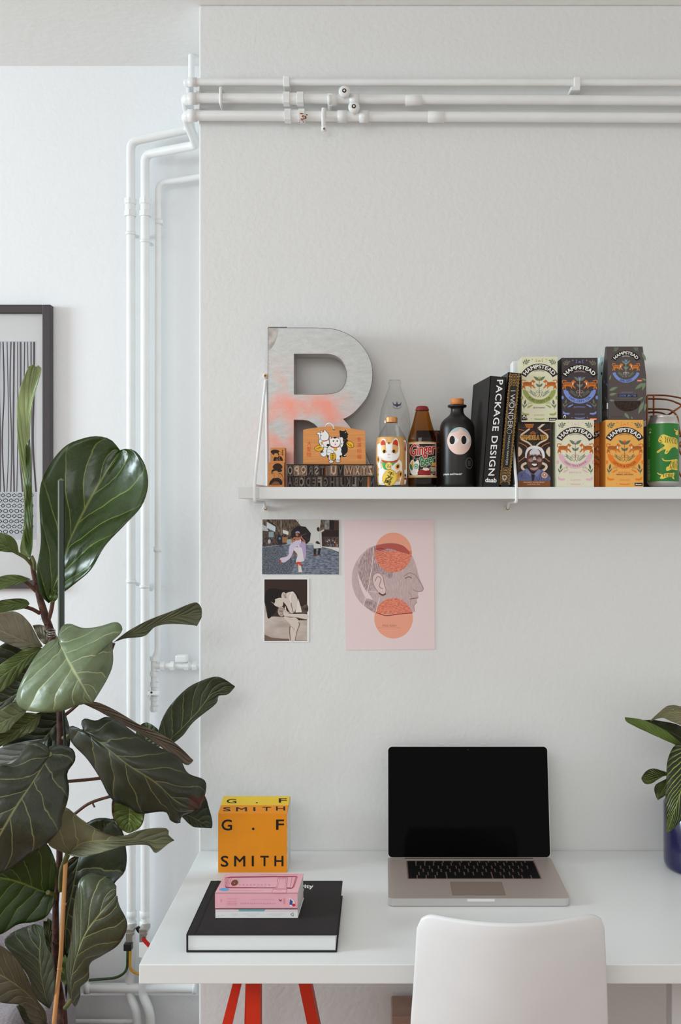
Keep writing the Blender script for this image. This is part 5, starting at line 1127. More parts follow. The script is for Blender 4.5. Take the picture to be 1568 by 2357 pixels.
    a.poly(sm([(640, 310), (670, 290), (720, 300), (730, 350), (700, 370), (660, 365)]), C(70, 40, 32)); a.poly(sm([(642, 320), (660, 300), (690, 310), (692, 345), (665, 355)]), SK); a.poly(sm([(637, 295), (660, 264), (705, 266), (724, 300), (680, 290)]), C(160, 140, 176)); a.poly(ell(702, 535, 13), C(226, 222, 226))
sheet('photo_print', [(603, 1195.5), (780.5, 1197), (780, 1322.5), (602.5, 1321)], C(206, 206, 204), 'colour photo print of a woman with umbrella seated on a wet street', 'photo', street, 600, 1190, 7.989, 'photo prints on the wall')
def bw(a):
    SEP = C(52, 34, 28); SK = C(202, 188, 178); SKD = C(120, 98, 86); HR = C(22, 13, 11); a.poly(rect(70, 1148, 858, 2278), SEP)
    BED = noise_art('photo_sheets', (176, 158, 148), (208, 194, 184), 18, (1, 1, 2), .35, .65); a.poly([(70, 1560), (130, 1840), (250, 1830), (420, 1840), (560, 1900), (858, 1900), (858, 2270), (70, 2270)], BED)
    a.poly(sm([(700, 1490), (740, 1650), (858, 1600), (858, 1760), (640, 1760)]), noise_art('photo_dark_mass', (50, 34, 28), (104, 86, 76), 60))
    a.poly([(70, 2270), (70, 2160), (200, 2220), (400, 2235), (530, 2240), (530, 2272)], C(110, 88, 78))
    a.poly(sm([(90, 1400), (140, 1330), (230, 1310), (400, 1340), (560, 1350), (640, 1390), (700, 1480), (690, 1640), (560, 1560), (420, 1480), (320, 1500), (300, 1700), (170, 1860), (125, 1840), (110, 1640), (70, 1540)]), HR)
    a.poly(sm([(460, 1410), (580, 1370), (640, 1420), (680, 1520), (660, 1640), (620, 1750), (540, 1755), (500, 1600), (540, 1560), (480, 1480)]), SK); a.curve([(595, 1372), (545, 1450), (545, 1570)], 16, C(228, 222, 216)); a.curve([(560, 1580), (580, 1680), (600, 1750)], 14, SKD)
    a.poly([(690, 1500), (740, 1660), (760, 1750), (640, 1755)], C(214, 206, 198)); a.poly(sm([(460, 1640), (480, 1730), (540, 1755), (480, 1755), (440, 1690)]), C(206, 196, 188))
    a.poly(sm([(395, 1400), (440, 1385), (490, 1460), (540, 1580), (590, 1750), (540, 1755), (470, 1620), (420, 1560), (385, 1480)]), SK); a.hold = True
    for q in range(4): a.curve([(410+q*18, 1400+q*4), (425+q*14, 1450), (450+q*8, 1490)], 5, SKD, 8)
    a.hold = False
    a.poly(sm([(230, 1540), (300, 1500), (380, 1490), (415, 1560), (400, 1640), (330, 1660), (280, 1640), (240, 1600)]), SK); a.poly(sm([(140, 1500), (220, 1480), (270, 1540), (230, 1610), (170, 1600)]), HR); a.curve([(200, 1560), (240, 1590), (270, 1580)], 7, C(190, 174, 164)); a.curve([(280, 1640), (310, 1650), (330, 1630)], 6, SKD)
    a.poly(sm([(320, 1700), (370, 1640), (430, 1680), (440, 1750), (400, 1830), (330, 1790)]), C(176, 158, 148)); a.hold = True
    for q in range(5): a.curve([(325+q*8, 1690+q*26), (380, 1685+q*26), (435, 1700+q*20)], 6, SKD, 8)
    a.hold = False
    a.poly(sm([(430, 1700), (480, 1760), (600, 1780), (858, 1790), (858, 1880), (700, 1850), (560, 1840), (470, 1830), (420, 1800)]), SK); a.curve([(480, 1835), (640, 1850), (858, 1890)], 12, SKD)
    a.poly(sm([(420, 1830), (540, 1850), (640, 1850), (710, 1920), (705, 2010), (680, 2080), (640, 2270), (530, 2272), (530, 2100), (560, 2000), (500, 1930)]), SK); a.curve([(700, 1930), (712, 1990), (670, 2100), (635, 2270)], 14, SKD); a.curve([(540, 2010), (535, 2120), (548, 2270)], 18, SKD); a.curve([(560, 2010), (620, 2060), (600, 2080)], 6, SKD)
sheet('photo_print', [(606.5, 1331.5), (711.5, 1331.5), (711, 1478), (606, 1478)], C(232, 232, 228), 'sepia photo print of a crouching long-haired woman, with white border', 'photo', bw, 600, 1190, 7.989, 'photo prints on the wall')
def pinkp(a):
    CI = C(240, 156, 130); IN = noise_art('print_engraved_mauve', (206, 182, 182), (150, 118, 120), 260, (4, 1, .4)); IL = noise_art('print_engraved_light', (216, 192, 190), (186, 158, 158), 260, (5, 1, .3), .35, .65); CO = noise_art('print_engraved_coral', (214, 112, 92), (240, 150, 120), 160, (1, 1, 3)); LN = C(160, 128, 128)
    a.poly(ell(1160, 362, 152, 163, 60), CI); a.poly(ell(1162, 902, 158, 166, 60), CI)
    # crescent back of head
    a.poly(sm([(930, 350), (860, 430), (822, 540), (830, 660), (880, 760), (960, 830), (1020, 860), (1035, 800), (940, 740), (890, 640), (870, 540), (880, 430)]), IL)
    a.poly(sm([(1000, 310), (1130, 285), (1240, 305), (1310, 380), (1350, 480), (1370, 560), (1405, 650), (1400, 680), (1360, 690), (1370, 735), (1350, 750), (1355, 770), (1330, 800), (1335, 840), (1310, 858), (1200, 868), (1100, 870), (1030, 800), (960, 700), (900, 600), (870, 520), (890, 420), (940, 340)], 70), IL)
    a.poly(sm([(1000, 310), (1130, 285), (1240, 305), (1300, 380), (1230, 400), (1170, 480), (1140, 580), (1080, 540), (1010, 550), (990, 640), (950, 690), (900, 610), (870, 510), (900, 400)], 50), IN)
    a.poly(sm([(950, 740), (1030, 780), (1040, 860), (960, 830), (920, 780)]), IN)
    # overlap zones printed in coral
    arc = [(x, y) for x, y in ell(1160, 362, 152, 163, 80) if y > 286+abs(x-1160)*.35]; arc.sort(key=lambda p: math.atan2(p[1]-420, p[0]-1160))
    a.poly(arc, CO); a.poly(sm([(1015, 310), (1130, 287), (1240, 307), (1298, 375), (1200, 352), (1120, 330), (1040, 350)]), C(176, 84, 74))
    a.hold = True
    for q in range(7): a.curve([(1010+q*4, 340+q*18), (1060, 330+q*18), (1110-q*3, 350+q*18)], 3, C(170, 90, 80), 8)
    a.hold = False
    arc = [(x, y) for x, y in ell(1162, 902, 158, 166, 90) if y < 862]; arc.sort(key=lambda p: p[0]); a.poly(arc+[(1315, 862), (1180, 872), (1010, 862)], CO); a.curve([(1010, 850), (1100, 880), (1200, 868), (1318, 858)], 7, C(140, 60, 54))
    # ear, eye, nose, mouth
    EP = C(214, 190, 188); a.poly(sm([(990, 590), (1000, 545), (1040, 530), (1075, 560), (1085, 620), (1100, 670), (1085, 705), (1050, 700), (1010, 650)]), EP); a.line(sm([(990, 590), (1000, 545), (1040, 530), (1075, 560), (1085, 620), (1100, 670), (1085, 705), (1050, 700), (1010, 650)]), 6, LN, True); a.curve([(1010, 600), (1030, 560), (1060, 580), (1045, 640), (1075, 660)], 7, LN); a.curve([(1040, 690), (1070, 712), (1100, 700)], 12, C(96, 66, 70))
    a.curve([(1245, 560), (1290, 530), (1340, 545)], 7, LN); a.curve([(1255, 575), (1290, 562), (1310, 575)], 6, C(110, 80, 84)); a.curve([(1340, 545), (1405, 650), (1385, 682), (1335, 675), (1320, 660)], 6, LN); a.curve([(1295, 745), (1330, 738), (1362, 735)], 6, C(120, 84, 88)); a.curve([(1355, 770), (1330, 800), (1335, 850)], 5, LN); a.curve([(1290, 690), (1310, 720), (1300, 770)], 4, LN)
    a.line([(1000, 318), (985, 480), (958, 640), (915, 800)], 5, C(228, 206, 204)); a.line([(1048, 730), (1015, 860)], 5, C(228, 206, 204)); a.line([(960, 680), (1060, 690)], 3, C(228, 206, 204))
    a.text('PAUL NASH', 1128, 962, 112, 17, C(170, 110, 96)); a.text('the life and work of the artist in print', 1125, 980, 190, 7, C(180, 118, 102)) if False else a.line([(1035, 981), (1220, 981)], 2.5, C(196, 128, 110))
sheet('art_print', [(791.5, 1198), (998.5, 1196), (1001.5, 1494.5), (796, 1496.5)], C(222, 202, 202), 'pink art print with an engraved head in profile and two coral circles', 'print', pinkp, 580, 1170, 3.5636)
# ================================================================ laptop
AL = mat('laptop_aluminium', (184, 170, 163), .42, metal=.3, bump=.04, bscale=800); ALE = mat('laptop_edge', (206, 204, 202), .3, metal=.6)
KEY = mat('key_black', (12, 11, 12), .55, spec=.25); SCN = mat('screen_glass', (2, 2, 3), .07, spec=.09)
lx0, lx1 = .0125, .3782; yf, yb_ = -.338, -.094; zt_ = ZD+.0165
t = thing('laptop', ((lx0+lx1)/2, yf, ZD), 'open silver laptop with a black screen standing on the desk', 'laptop')
def rrect(x0, x1, y0, y1, r, n=6):
    out = []
    for cx_, cy_, a0 in ((x1-r, y0+r, -90), (x1-r, y1-r, 0), (x0+r, y1-r, 90), (x0+r, y0+r, 180)):
        for i in range(n+1): q = math.radians(a0+90*i/n); out.append((cx_+r*math.cos(q), cy_+r*math.sin(q)))
    return out
def slab(b, pl, z0, z1, mt, ms_):
    f0 = [Vector((x, y, z0)) for x, y in pl]; f1 = [Vector((x, y, z1)) for x, y in pl]; b.face(f1, mt); b.face(f0[::-1], ms_)
    for i in range(len(pl)): j = (i+1) % len(pl); b.face([f0[i], f0[j], f1[j], f1[i]], ms_, False)
b = MB(); slab(b, rrect(lx0, lx1, yf, yb_, .010), ZD+.0015, zt_, AL, ALE); b.build('base', t, bevel=.0012)
b = MB(); slab(b, rrect(lx0+.01, lx1-.01, yf+.008, yb_-.008, .008), ZD+.0002, ZD+.0016, BLK, BLK); b.build('foot_pad', t)
TOP = lambda sc=1, ox=0, oy=0, z=None: onplane(ox, oy, sc, (0, 0, z if z else zt_), (0, 0, 1))
b = MB(); a = Art(b, TOP(3.267, 860, 1680), eps=1.5e-5); a.L = 8; a.poly([(578, 1145), (963, 1145), (993, 1243), (595, 1243)], mat('trackpad', (142, 126, 116), .45, metal=.25)); a.line([(578, 1145), (963, 1145), (993, 1243), (595, 1243)], 2, C(96, 84, 78), True); b.build('trackpad', t)
b = MB(); a = Art(b, TOP(3.267, 860, 1680)); a.poly([(234, 945), (1198, 945), (1200, 968), (236, 968)], mat('hinge_dark', (44, 34, 32), .5)); b.build('hinge_cover', t)
b = MB(); b.obox((XX(1076, yf), yf-.0006, zt_-.006), (.055, 0, 0), (0, .004, 0), (0, 0, .0052), mat('notch_bright', (226, 226, 224), .3, metal=.4)); b.build('lid_notch', t)
# keyboard well and keys
kf = TOP(3.267, 860, 1680)
kb = thing('keyboard', (0, 0, 0), None, None); kb.location = (0, 0, 0)
bpy.data.objects.remove(kb)
b = MB(); a = Art(b, kf); a.poly([(245, 984), (1208, 984), (1268, 1122), (256, 1122)], mat('key_well', (150, 122, 112), .45, metal=.5)); kbd = b.build('keyboard', t)
c0, c1_, c2, c3 = kf(250, 988, 0), kf(1205, 988, 0), kf(1262, 1119, 0), kf(258, 1119, 0)
kw = (c2-c3).length; kdep = abs(c0.y-c3.y)
rows_ = [([1]*14, .55), ([1]*13+[1.5], 1), ([1.5]+[1]*13, 1), ([1.75]+[1]*11+[1.75], 1), ([1.25]+[1]*11+[2.25], 1), ([1, 1, 1, 1.25, 5, 1.25, 1, 1, 1, 1], 1)]
tot = sum(r[1] for r in rows_); yy = c0.y; xk = c3.x
first = {}
for ws, hh in rows_:
    dh = kdep*hh/tot; sw = sum(ws); xx = xk+.0005
    for w_ in ws:
        wd = (kw-.001)*w_/sw; key = (round(wd, 5), round(dh, 5)); cxk = xx+wd/2; cyk = yy-dh/2
        if key not in first:
            b = MB(); g = .0014; slab(b, [(cxk+x_, cyk+y_) for x_, y_ in rrect(-wd/2+g, wd/2-g, -dh/2+g, dh/2-g, .0012, 2)], zt_+.0001, zt_+.0011, KEY, KEY)
            o = b.build('key', kbd); o.location = (0, 0, 0); o.data.transform(Matrix.Translation(-Vector((cxk, cyk, 0))+wloc(kbd))); o.location = Vector((cxk, cyk, 0))-wloc(kbd); first[key] = o
        else:
            o = first[key].copy(); COL.objects.link(o); o.parent = kbd; o.location = Vector((cxk, cyk, 0))-wloc(kbd)
        xx += wd
    yy -= dh
# lid
hz = zt_+.001; A0 = Vector((0, -.100, hz)); up = Vector((0, .044, ZZ(1717, -.053)-hz)); L_ = up.length; up.normalize(); nb = Vector((0, up.z, -up.y))
def lidpt(x, h, d): return Vector((x, 0, 0))+A0+up*h+nb*d
def lslab(b, pl, d0, d1, mf, ms_):
    f0 = [lidpt(x, h, d0) for x, h in pl]; f1 = [lidpt(x, h, d1) for x, h in pl]; b.face(f0, mf); b.face(f1[::-1], ms_)
    for i in range(len(pl)): j = (i+1) % len(pl); b.face([f0[i], f1[i], f1[j], f0[j]], ms_)
b = MB(); lslab(b, rrect(lx0, lx1, 0, L_, .010), 0, .0055, ALE, ALE); b.build('lid', t)
b = MB(); lslab(b, rrect(lx0+.0012, lx1-.0012, .001, L_-.0012, .009), -.0003, .0003, SCN, SCN); b.build('screen', t)
b = MB(); c = lidpt(.196, L_-.008, -.0006); b.face([c+Vector((.0012*math.cos(i), 0, .0012*math.sin(i))) for i in range(6)][::-1], C(60, 60, 66)); b.build('camera_lens', t)
# ================================================================ black big book
BC = mat('big_book_cover', (27, 22, 24), .72, bump=.2, bscale=900); WP = mat('paper_edges', (222, 224, 224), .8, var=.05, vscale=300, stretch=(1, 1, 40))
t = thing('large_book', (-.216, -.552, ZD), 'large flat black hardback book lying on the desk under two small books', 'book')
x0, x1, y0, y1 = -.3535, -.0815, -.552, -.286; zt2 = ZD+.0336
b = MB(); b.box(x0, x1, y0, y1, ZD+.0002, ZD+.0030, BC); b.box(x0, x1, y0, y1, zt2-.0030, zt2, BC); b.box(x0, x0+.003, y0, y1, ZD+.0002, zt2, BC)
b.build('cover', t, bevel=.0012); b = MB(); b.box(x0+.003, x1-.003, y0+.003, y1-.003, ZD+.0031, zt2-.0031, WP); b.build('pages', t)
b = MB(); a = Art(b, TOP(3.409, 400, 1780, zt2)); a.L = 10; a.text('rity', 1048, 892, 98, 38, WH, bold=.04, shear=0); b.build('title_lettering', t)
b = MB(); b.box(x0+.014, x0+.017, y0+.001, y1-.001, zt2, zt2+.0003, mat('groove_black', (16, 14, 15), .8)); b.build('joint_groove', t)
# ================================================================ white paperback, pink book
PK = mat('book_pink', (240, 166, 178), .5, var=.03, vscale=30); WPB = mat('book_white_cover', (232, 230, 230), .45)
def pbook(q, Y, zb_, h, label, cov, name, artf, arts, depth, shift):
    xl, xr = XX(q[0], Y), XX(q[1], Y); t = thing(name, ((xl+xr)/2, Y, zb_), label, 'book'); U = Vector((xr-xl, 0, 0)); D = Vector((shift, depth, 0)); O = Vector((xl, Y, zb_)); c_ = .0008
    b = MB(); b.obox(O, U, D, (0, 0, c_), cov); b.obox(O+Vector((0, 0, h-c_)), U, D, (0, 0, c_), cov); b.obox(O, U, Vector((0, .0015, 0)), (0, 0, h), cov); b.build('cover', t)
    b = MB(); b.obox(O+Vector((.001, .0016, c_)), U-Vector((.002, 0, 0)), D*.97, (0, 0, h-2*c_), WP); b.build('pages', t)
    b = MB(); artf(Art(b, flat(400, 1780, 3.409, Y-.0003))); 
    if arts: arts(Art(b, TOP(3.409, 400, 1780, zb_+h+.0002)))
    b.build('printed_cover', t)
def wa(a):
    a.poly([(508, 1068), (720, 1068), (708, 1083), (512, 1083)], C(110, 164, 172)); a.poly([(330, 1068), (508, 1068), (512, 1083), (330, 1083)], C(236, 200, 206)); a.poly([(720, 1068), (970, 1068), (970, 1083), (712, 1083)], C(236, 200, 206)); G = C(186, 184, 190)
    for x, w_ in ((480, 60), (612, 130), (808, 130)): a.text('the handbook of colour and print', x, 1104, w_, 6, G); a.text('graphic studio notes', x, 1117, w_*.7, 6, G)
    a.line([(918, 1108), (930, 1096), (938, 1098), (938, 1119), (930, 1119), (918, 1108)], 3, C(50, 50, 60))
def strip_text(a, x, y, w_, h_, m, n=7):
    a.hold = True; random.seed(int(x))
    for i in range(n): a.line([(x-w_/2+w_*i/n, y-h_/2), (x-w_/2+w_*i/n, y+h_/2*random.uniform(.2, 1))], w_/n*.35, m)
    a.hold = False
def wa2(a):
    a.poly([(508, 1068), (720, 1068), (708, 1083), (512, 1083)], C(110, 164, 172)); a.poly([(330, 1068), (508, 1068), (512, 1083), (330, 1083)], C(236, 200, 206)); a.poly([(720, 1068), (970, 1068), (970, 1083), (712, 1083)], C(236, 200, 206)); G = C(190, 188, 194)
    for x, w_ in ((480, 60), (612, 130), (808, 130)): strip_text(a, x, 1104, w_, 7, G, int(w_/6)); strip_text(a, x, 1117, w_*.6, 6, G, int(w_/10))
    a.line([(375, 1113), (395, 1113)], 3, G); a.line([(918, 1108), (930, 1096), (938, 1098), (938, 1119), (930, 1119), (918, 1108)], 3, C(50, 50, 60))
pbook((496, 685.5), -.4825, zt2+.0002, .0180, 'thin white paperback with teal stripe, between the black book and the pink book', WPB, 'white_paperback', wa2, None, .100, .004)
def pka(a):
    PL = C(206, 110, 130)
    for x, n in ((375, 3), ): strip_text(a, x, 1003, 12, 34, PL, 2)
    for y in (985, 1005, 1020, 1032): strip_text(a, 460, y, 80, 7, PL, 9)
    strip_text(a, 700, 990, 190, 7, C(206, 140, 170), 22); strip_text(a, 670, 1022, 280, 12, C(190, 140, 190), 16); a.curve([(825, 985), (832, 1000), (845, 992), (838, 1006)], 5, C(130, 60, 60)); strip_text(a, 870, 1010, 16, 60, PL, 3)
    a.poly([(905, 975), (945, 1000), (955, 1048), (912, 1045)], C(226, 220, 226)); a.poly([(912, 985), (935, 1005), (930, 1035), (908, 1030)], C(60, 80, 140)); a.poly(ell(942, 1034, 13, 12), C(206, 40, 50))
def pkt(a):
    MR = C(176, 72, 92); a.hold = True
    for k in range(4): a.line([(440+k*-12, 812+k*2), (960-k*0+k*4, 806+k*0+k*2), (950+k*2-14, 885+k*3), (925, 900+k), (400-k*4+14, 900-k*3), (440-k*12, 812+k*2)][:6], 2.2, MR)
    a.line([(455, 815), (930, 808), (915, 895), (425, 900)], 2.2, MR, True)
    a.hold = False
    a.poly([(815, 815), (895, 815), (885, 912), (800, 912)], PK); a.line([(820, 818), (892, 818), (880, 912), (805, 912)], 3, MR, True); a.line([(830, 826), (882, 826), (872, 905), (816, 905)], 2, MR, True)
    a.poly([(780, 910), (888, 910), (884, 938), (768, 938)], PK); a.line([(780, 910), (888, 910), (884, 938), (768, 938)], 3, MR, True)
    a.poly(sm([(452, 855), (470, 836), (500, 832), (514, 845), (508, 868), (480, 884), (458, 878)]), C(186, 178, 150)); a.poly(sm([(450, 860), (468, 838), (495, 838), (506, 855), (495, 876), (470, 884), (455, 878)]), C(122, 48, 40)); a.poly(ell(475, 862, 3), WH)
    a.poly(ell(396, 912, 38, 12, 20), C(96, 160, 206)); strip_text(a, 648, 876, 260, 14, C(206, 140, 176), 9); strip_text(a, 580, 920, 280, 6, C(220, 130, 150), 36); strip_text(a, 830, 795, 300, 6, C(210, 110, 130), 30)
pbook((495, 685), -.4830, zt2+.0184, .0300, 'thick pink paperback with maroon line drawing, topmost of the desk book pile', PK, 'pink_paperback', pka, pkt, .101, .004)
# ================================================================ yellow swatch block
YO = mat('swatch_orange', (226, 138, 4), .55, var=.03, vscale=30); YT = mat('swatch_painted_lit_top', (236, 190, 48), .5)  # top panel's yellow is the orange cover with light painted in
t = thing('swatch_block', (-.284, -.144, ZD), 'thick orange swatch block, top painted lit yellow, with black capitals standing on the desk', 'swatch book')
Yw = -.144; xl, xr = XX(500.6, Yw)+.0015, XX(660.5, Yw); za = ZD+.0003; zb2 = ZZ(1872.5, Yw); m1 = (-.106, ZZ(1853.5, -.106)); m2 = (-.067, ZZ(1832.5, -.067))
b = MB(); th = .0015
def panel(p, q, m, xo=0, xo2=0):
    (ya, z_a), (yb3, z_b) = p, q; v = Vector((0, yb3-ya, z_b-z_a)).normalized(); n = Vector((0, -v.z, v.y)); b.obox((xl+xo, ya, z_a), (xr-xl, 0, 0), -n*th, (0, yb3-ya, z_b-z_a), m)
panel((Yw, za), (Yw, zb2), YO); panel((Yw, zb2), m1, YO); panel(m1, m2, YT); cov_ = b
PGE = mat('swatch_pages', (214, 206, 200), .8, var=.4, vscale=60, stretch=(1, 40, 1))
b = MB(); sh = .002; poly = [(Yw+.002, za), (-.062, za), (-.062, m2[1]-.002), (m1[0]+.001, m1[1]-.0025), (Yw+.002, zb2-.002)]
f0 = [Vector((xl+sh, y, z)) for y, z in poly]; f1 = [Vector((xr+.001, y, z)) for y, z in poly]; b.face(f0, PGE); b.face(f1[::-1], PGE)
for i in range(5): j = (i+1) % 5; b.face([f0[i], f1[i], f1[j], f0[j]], PGE)
b.build('paper_stack', t)
KB = C(24, 20, 18); b = cov_
a = Art(b, flat(400, 1780, 3.409, Yw-.0002))
def letters(a, items):
    for ch, x0_, x1_, y0_, y1_, bo in items:
        if ch == 'I': a.poly(rect(x0_+1, y0_, x1_-1, y1_), KB); continue
        a.text(ch, (x0_+x1_)/2, (y0_+y1_)/2, x1_-x0_, y1_-y0_, KB, bold=.018)
letters(a, [('G', 375, 458, 362, 449, .022), ('F', 803, 866, 362, 444, .022), ('S', 369, 430, 647, 734, .022), ('M', 474, 562, 647, 731, .022), ('I', 611, 630, 647, 729, 0), ('T', 679, 746, 647, 729, .022), ('H', 790, 861, 647, 729, .022)]); a.poly(ell(624, 436, 10, 10), KB)
n1 = Vector((0, -(m1[1]-zb2), m1[0]-Yw)); a = Art(b, onplane(400, 1780, 3.409, (0, Yw, zb2+.0002), n1)); letters(a, [('S', 387, 447, 266, 298, .022), ('M', 489, 575, 266, 298, .022), ('I', 624, 642, 266, 296, 0), ('T', 696, 762, 264, 295, .022), ('H', 803, 874, 260, 292, .022)])
n2 = Vector((0, -(m2[1]-m1[1]), m2[0]-m1[0])); a = Art(b, onplane(400, 1780, 3.409, (0, m1[0], m1[1]+.0002), n2)); letters(a, [('G', 415, 492, 202, 235, .022), ('F', 824, 888, 196, 230, .022)]); a.poly(ell(652, 231, 8, 4), KB)
b.build('cover', t)
# ================================================================ leaves
def leafmat(name, top, vein, rough=.42, nv=7.0, c=.30, vw=.045, brown=0.0, var=.18, stripes=False, spec=.5):
    if name in MATS: return MATS[name]
    m = mat(name, top, rough, spec=spec); nt = m.node_tree; b = nt.nodes['Principled BSDF']; L = nt.links.new
    uv = N(nt, 'ShaderNodeUVMap'); sp = N(nt, 'ShaderNodeSeparateXYZ'); L(uv.outputs[0], sp.inputs[0])
    def M_(op, a, b_=None, c_=None):
        n = N(nt, 'ShaderNodeMath', operation=op)
        for i, v in enumerate((a, b_, c_)):
            if v is None: continue
            if isinstance(v, (int, float)): n.inputs[i].default_value = v
            else: L(v, n.inputs[i])
        return n.outputs[0]
    def MR_(v, a0, a1, b0, b1):
        n = N(nt, 'ShaderNodeMapRange'); L(v, n.inputs[0])
        for i, q in enumerate((a0, a1, b0, b1)): n.inputs[i+1].default_value = q
        return n.outputs[0]
    u = M_('MULTIPLY', M_('SUBTRACT', sp.outputs[0], .5), 2.0); au = M_('ABSOLUTE', u); v = sp.outputs[1]
    no = N(nt, 'ShaderNodeTexNoise'); no.inputs['Scale'].default_value = 3.5; no.inputs['Detail'].default_value = 3; L(uv.outputs[0], no.inputs['Vector'])
    wob = M_('MULTIPLY', M_('SUBTRACT', no.outputs[0], .5), .10)
    sg = M_('MULTIPLY', M_('SIGN', u), .25/nv)
    w = M_('MULTIPLY', M_('ADD', M_('ADD', M_('SUBTRACT', v, M_('MULTIPLY', M_('POWER', au, .85), c)), wob), M_('ADD', sg, 1.0)), nv)
    fr = M_('ABSOLUTE', M_('SUBTRACT', M_('FRACT', w), .5))            # 0 at vein, .5 between
    side = MR_(fr, 0.0, vw, 1.0, 0.0)
    side = M_('MULTIPLY', side, MR_(au, .62, .98, 1.0, .25))
    mid = MR_(au, 0.0, .035, 1.0, 0.0)
    vo = N(nt, 'ShaderNodeTexVoronoi', feature='DISTANCE_TO_EDGE'); vo.inputs['Scale'].default_value = 15; 
    mp = N(nt, 'ShaderNodeMapping'); mp.inputs['Scale'].default_value = (1.0, 1.6, 1); L(uv.outputs[0], mp.inputs[0]); L(mp.outputs[0], vo.inputs['Vector'])
    net = MR_(vo.outputs['Distance'], 0.0, .035, .10, 0.0)
    vein_ = M_('MAXIMUM', M_('MAXIMUM', side, mid), net)
    tc = N(nt, 'ShaderNodeTexCoord'); n2 = N(nt, 'ShaderNodeTexNoise'); n2.inputs['Scale'].default_value = 18; n2.inputs['Detail'].default_value = 4; L(tc.outputs['Object'], n2.inputs['Vector'])
    cl = lin(top); cm = N(nt, 'ShaderNodeMix', data_type='RGBA'); cm.inputs[6].default_value = (*[x*(1-var) for x in cl], 1); cm.inputs[7].default_value = (*[x*(1+var) for x in cl], 1); L(MR_(n2.outputs[0], .35, .65, 0, 1), cm.inputs[0])
    vm = N(nt, 'ShaderNodeMix', data_type='RGBA'); L(vein_, vm.inputs[0]); L(cm.outputs[2], vm.inputs[6]); vm.inputs[7].default_value = (*lin(vein), 1)
    out = vm.outputs[2]
    if brown:
        n3 = N(nt, 'ShaderNodeTexNoise'); n3.inputs['Scale'].default_value = 11; n3.inputs['Detail'].default_value = 3; L(tc.outputs['Object'], n3.inputs['Vector'])
        e = M_('ADD', M_('MULTIPLY', M_('MAXIMUM', au, M_('MULTIPLY', v, .97)), .55), n3.outputs[0])
        bm_ = N(nt, 'ShaderNodeMix', data_type='RGBA'); L(MR_(e, 1.19-brown, 1.22-brown, 0, 1), bm_.inputs[0]); L(out, bm_.inputs[6]); bm_.inputs[7].default_value = (*lin((70, 38, 22)), 1); out = bm_.outputs[2]
    L(out, b.inputs['Base Color'])
    n4 = N(nt, 'ShaderNodeTexNoise'); n4.inputs['Scale'].default_value = 40; n4.inputs['Detail'].default_value = 2; L(tc.outputs['Object'], n4.inputs['Vector'])
    hgt = M_('ADD', M_('MULTIPLY', M_('SINE', M_('MULTIPLY', fr, 3.14159)), .8), M_('MULTIPLY', n4.outputs[0], .25))
    hgt = M_('MULTIPLY', hgt, MR_(au, 0, .15, .3, 1))
    bp = N(nt, 'ShaderNodeBump'); bp.inputs['Strength'].default_value = .55; bp.inputs['Distance'].default_value = .006; L(hgt, bp.inputs['Height']); L(bp.outputs[0], b.inputs['Normal'])
    L(MR_(n2.outputs[0], .3, .7, rough-.06, rough+.12), b.inputs['Roughness'])
    return m
def leafmesh(name, parent, midp, lf, rt, Ym, m, cup=.02, tilt=0.0, wav=.004, n=40, k=9, label=None, fold=0.0, yend=None):
    """midp, lf, rt: photo outlines base->tip; Ym: depth list along the midrib; cup>0 brings the edges towards the room"""
    M3 = cr([(x, y, 0) for x, y in midp], n); L3 = cr([(x, y, 0) for x, y in lf], n); R3 = cr([(x, y, 0) for x, y in rt], n)
    Yc = cr([(i, y, 0) for i, y in enumerate(Ym)], 60); ph = (len(name)*1.7+midp[0][0]*.37) % 6.28
    def ymid(t_):
        x = t_*(len(Ym)-1)
        for a_, c_ in zip(Yc, Yc[1:]):
            if a_.x <= x <= c_.x+1e-9: return a_.y+(c_.y-a_.y)*((x-a_.x)/max(1e-9, c_.x-a_.x))
        return Ym[-1]
    b = MB(); b.uv = []; rows = []
    for i in range(n):
        t_ = i/(n-1); y0 = ymid(t_); row = []
        for j in range(-k, k+1):
            u = j/k; au = abs(u); E = (L3 if u < 0 else R3)[i]; p = M3[i].lerp(E, au); tl = tilt(t_) if callable(tilt) else tilt
            wd = (E-M3[i]).length/260
            Y = y0-cup*au**1.6*min(1, wd*3+.15)+tl*u*min(1, wd*3)+wav*au*au*math.sin(t_*17+ph+(2 if u > 0 else 0))-.0015*(1-min(1, au*9))*0
            row.append(P(p.x, p.y, Y)); b.uv.append((.5+u/2, t_))
        rows.append(row)
    b.grid(rows, m); o = b.build(name, parent, solid=.0009)
    if label: o['label'] = label
    return o
DKL = leafmat('fig_leaf_dark', (40, 54, 26), (118, 128, 66), .34)
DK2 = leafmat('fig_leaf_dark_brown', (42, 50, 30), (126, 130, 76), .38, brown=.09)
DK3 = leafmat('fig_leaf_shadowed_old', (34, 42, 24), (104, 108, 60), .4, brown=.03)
PAL = leafmat('fig_leaf_painted_sheen', (106, 120, 88), (178, 184, 140), .28, nv=6)  # window sheen of one leaf painted in as a paler base colour
UND = leafmat('fig_leaf_underside', (112, 114, 88), (158, 160, 108), .6, brown=.05)
UN2 = leafmat('fig_leaf_underside_dull', (126, 122, 104), (160, 156, 120), .65)
BRT = leafmat('fig_leaf_bright', (62, 84, 26), (128, 140, 60), .34)
BTB = leafmat('fig_leaf_bright_brown', (78, 92, 28), (140, 146, 60), .4, brown=.16)
NEW = leafmat('fig_leaf_new', (148, 164, 112), (176, 186, 130), .45)
t = fig = thing('fiddle_leaf_fig', (-.69, -.25, 0), 'tall fiddle leaf fig with big dark glossy leaves growing up the left side', 'plant')
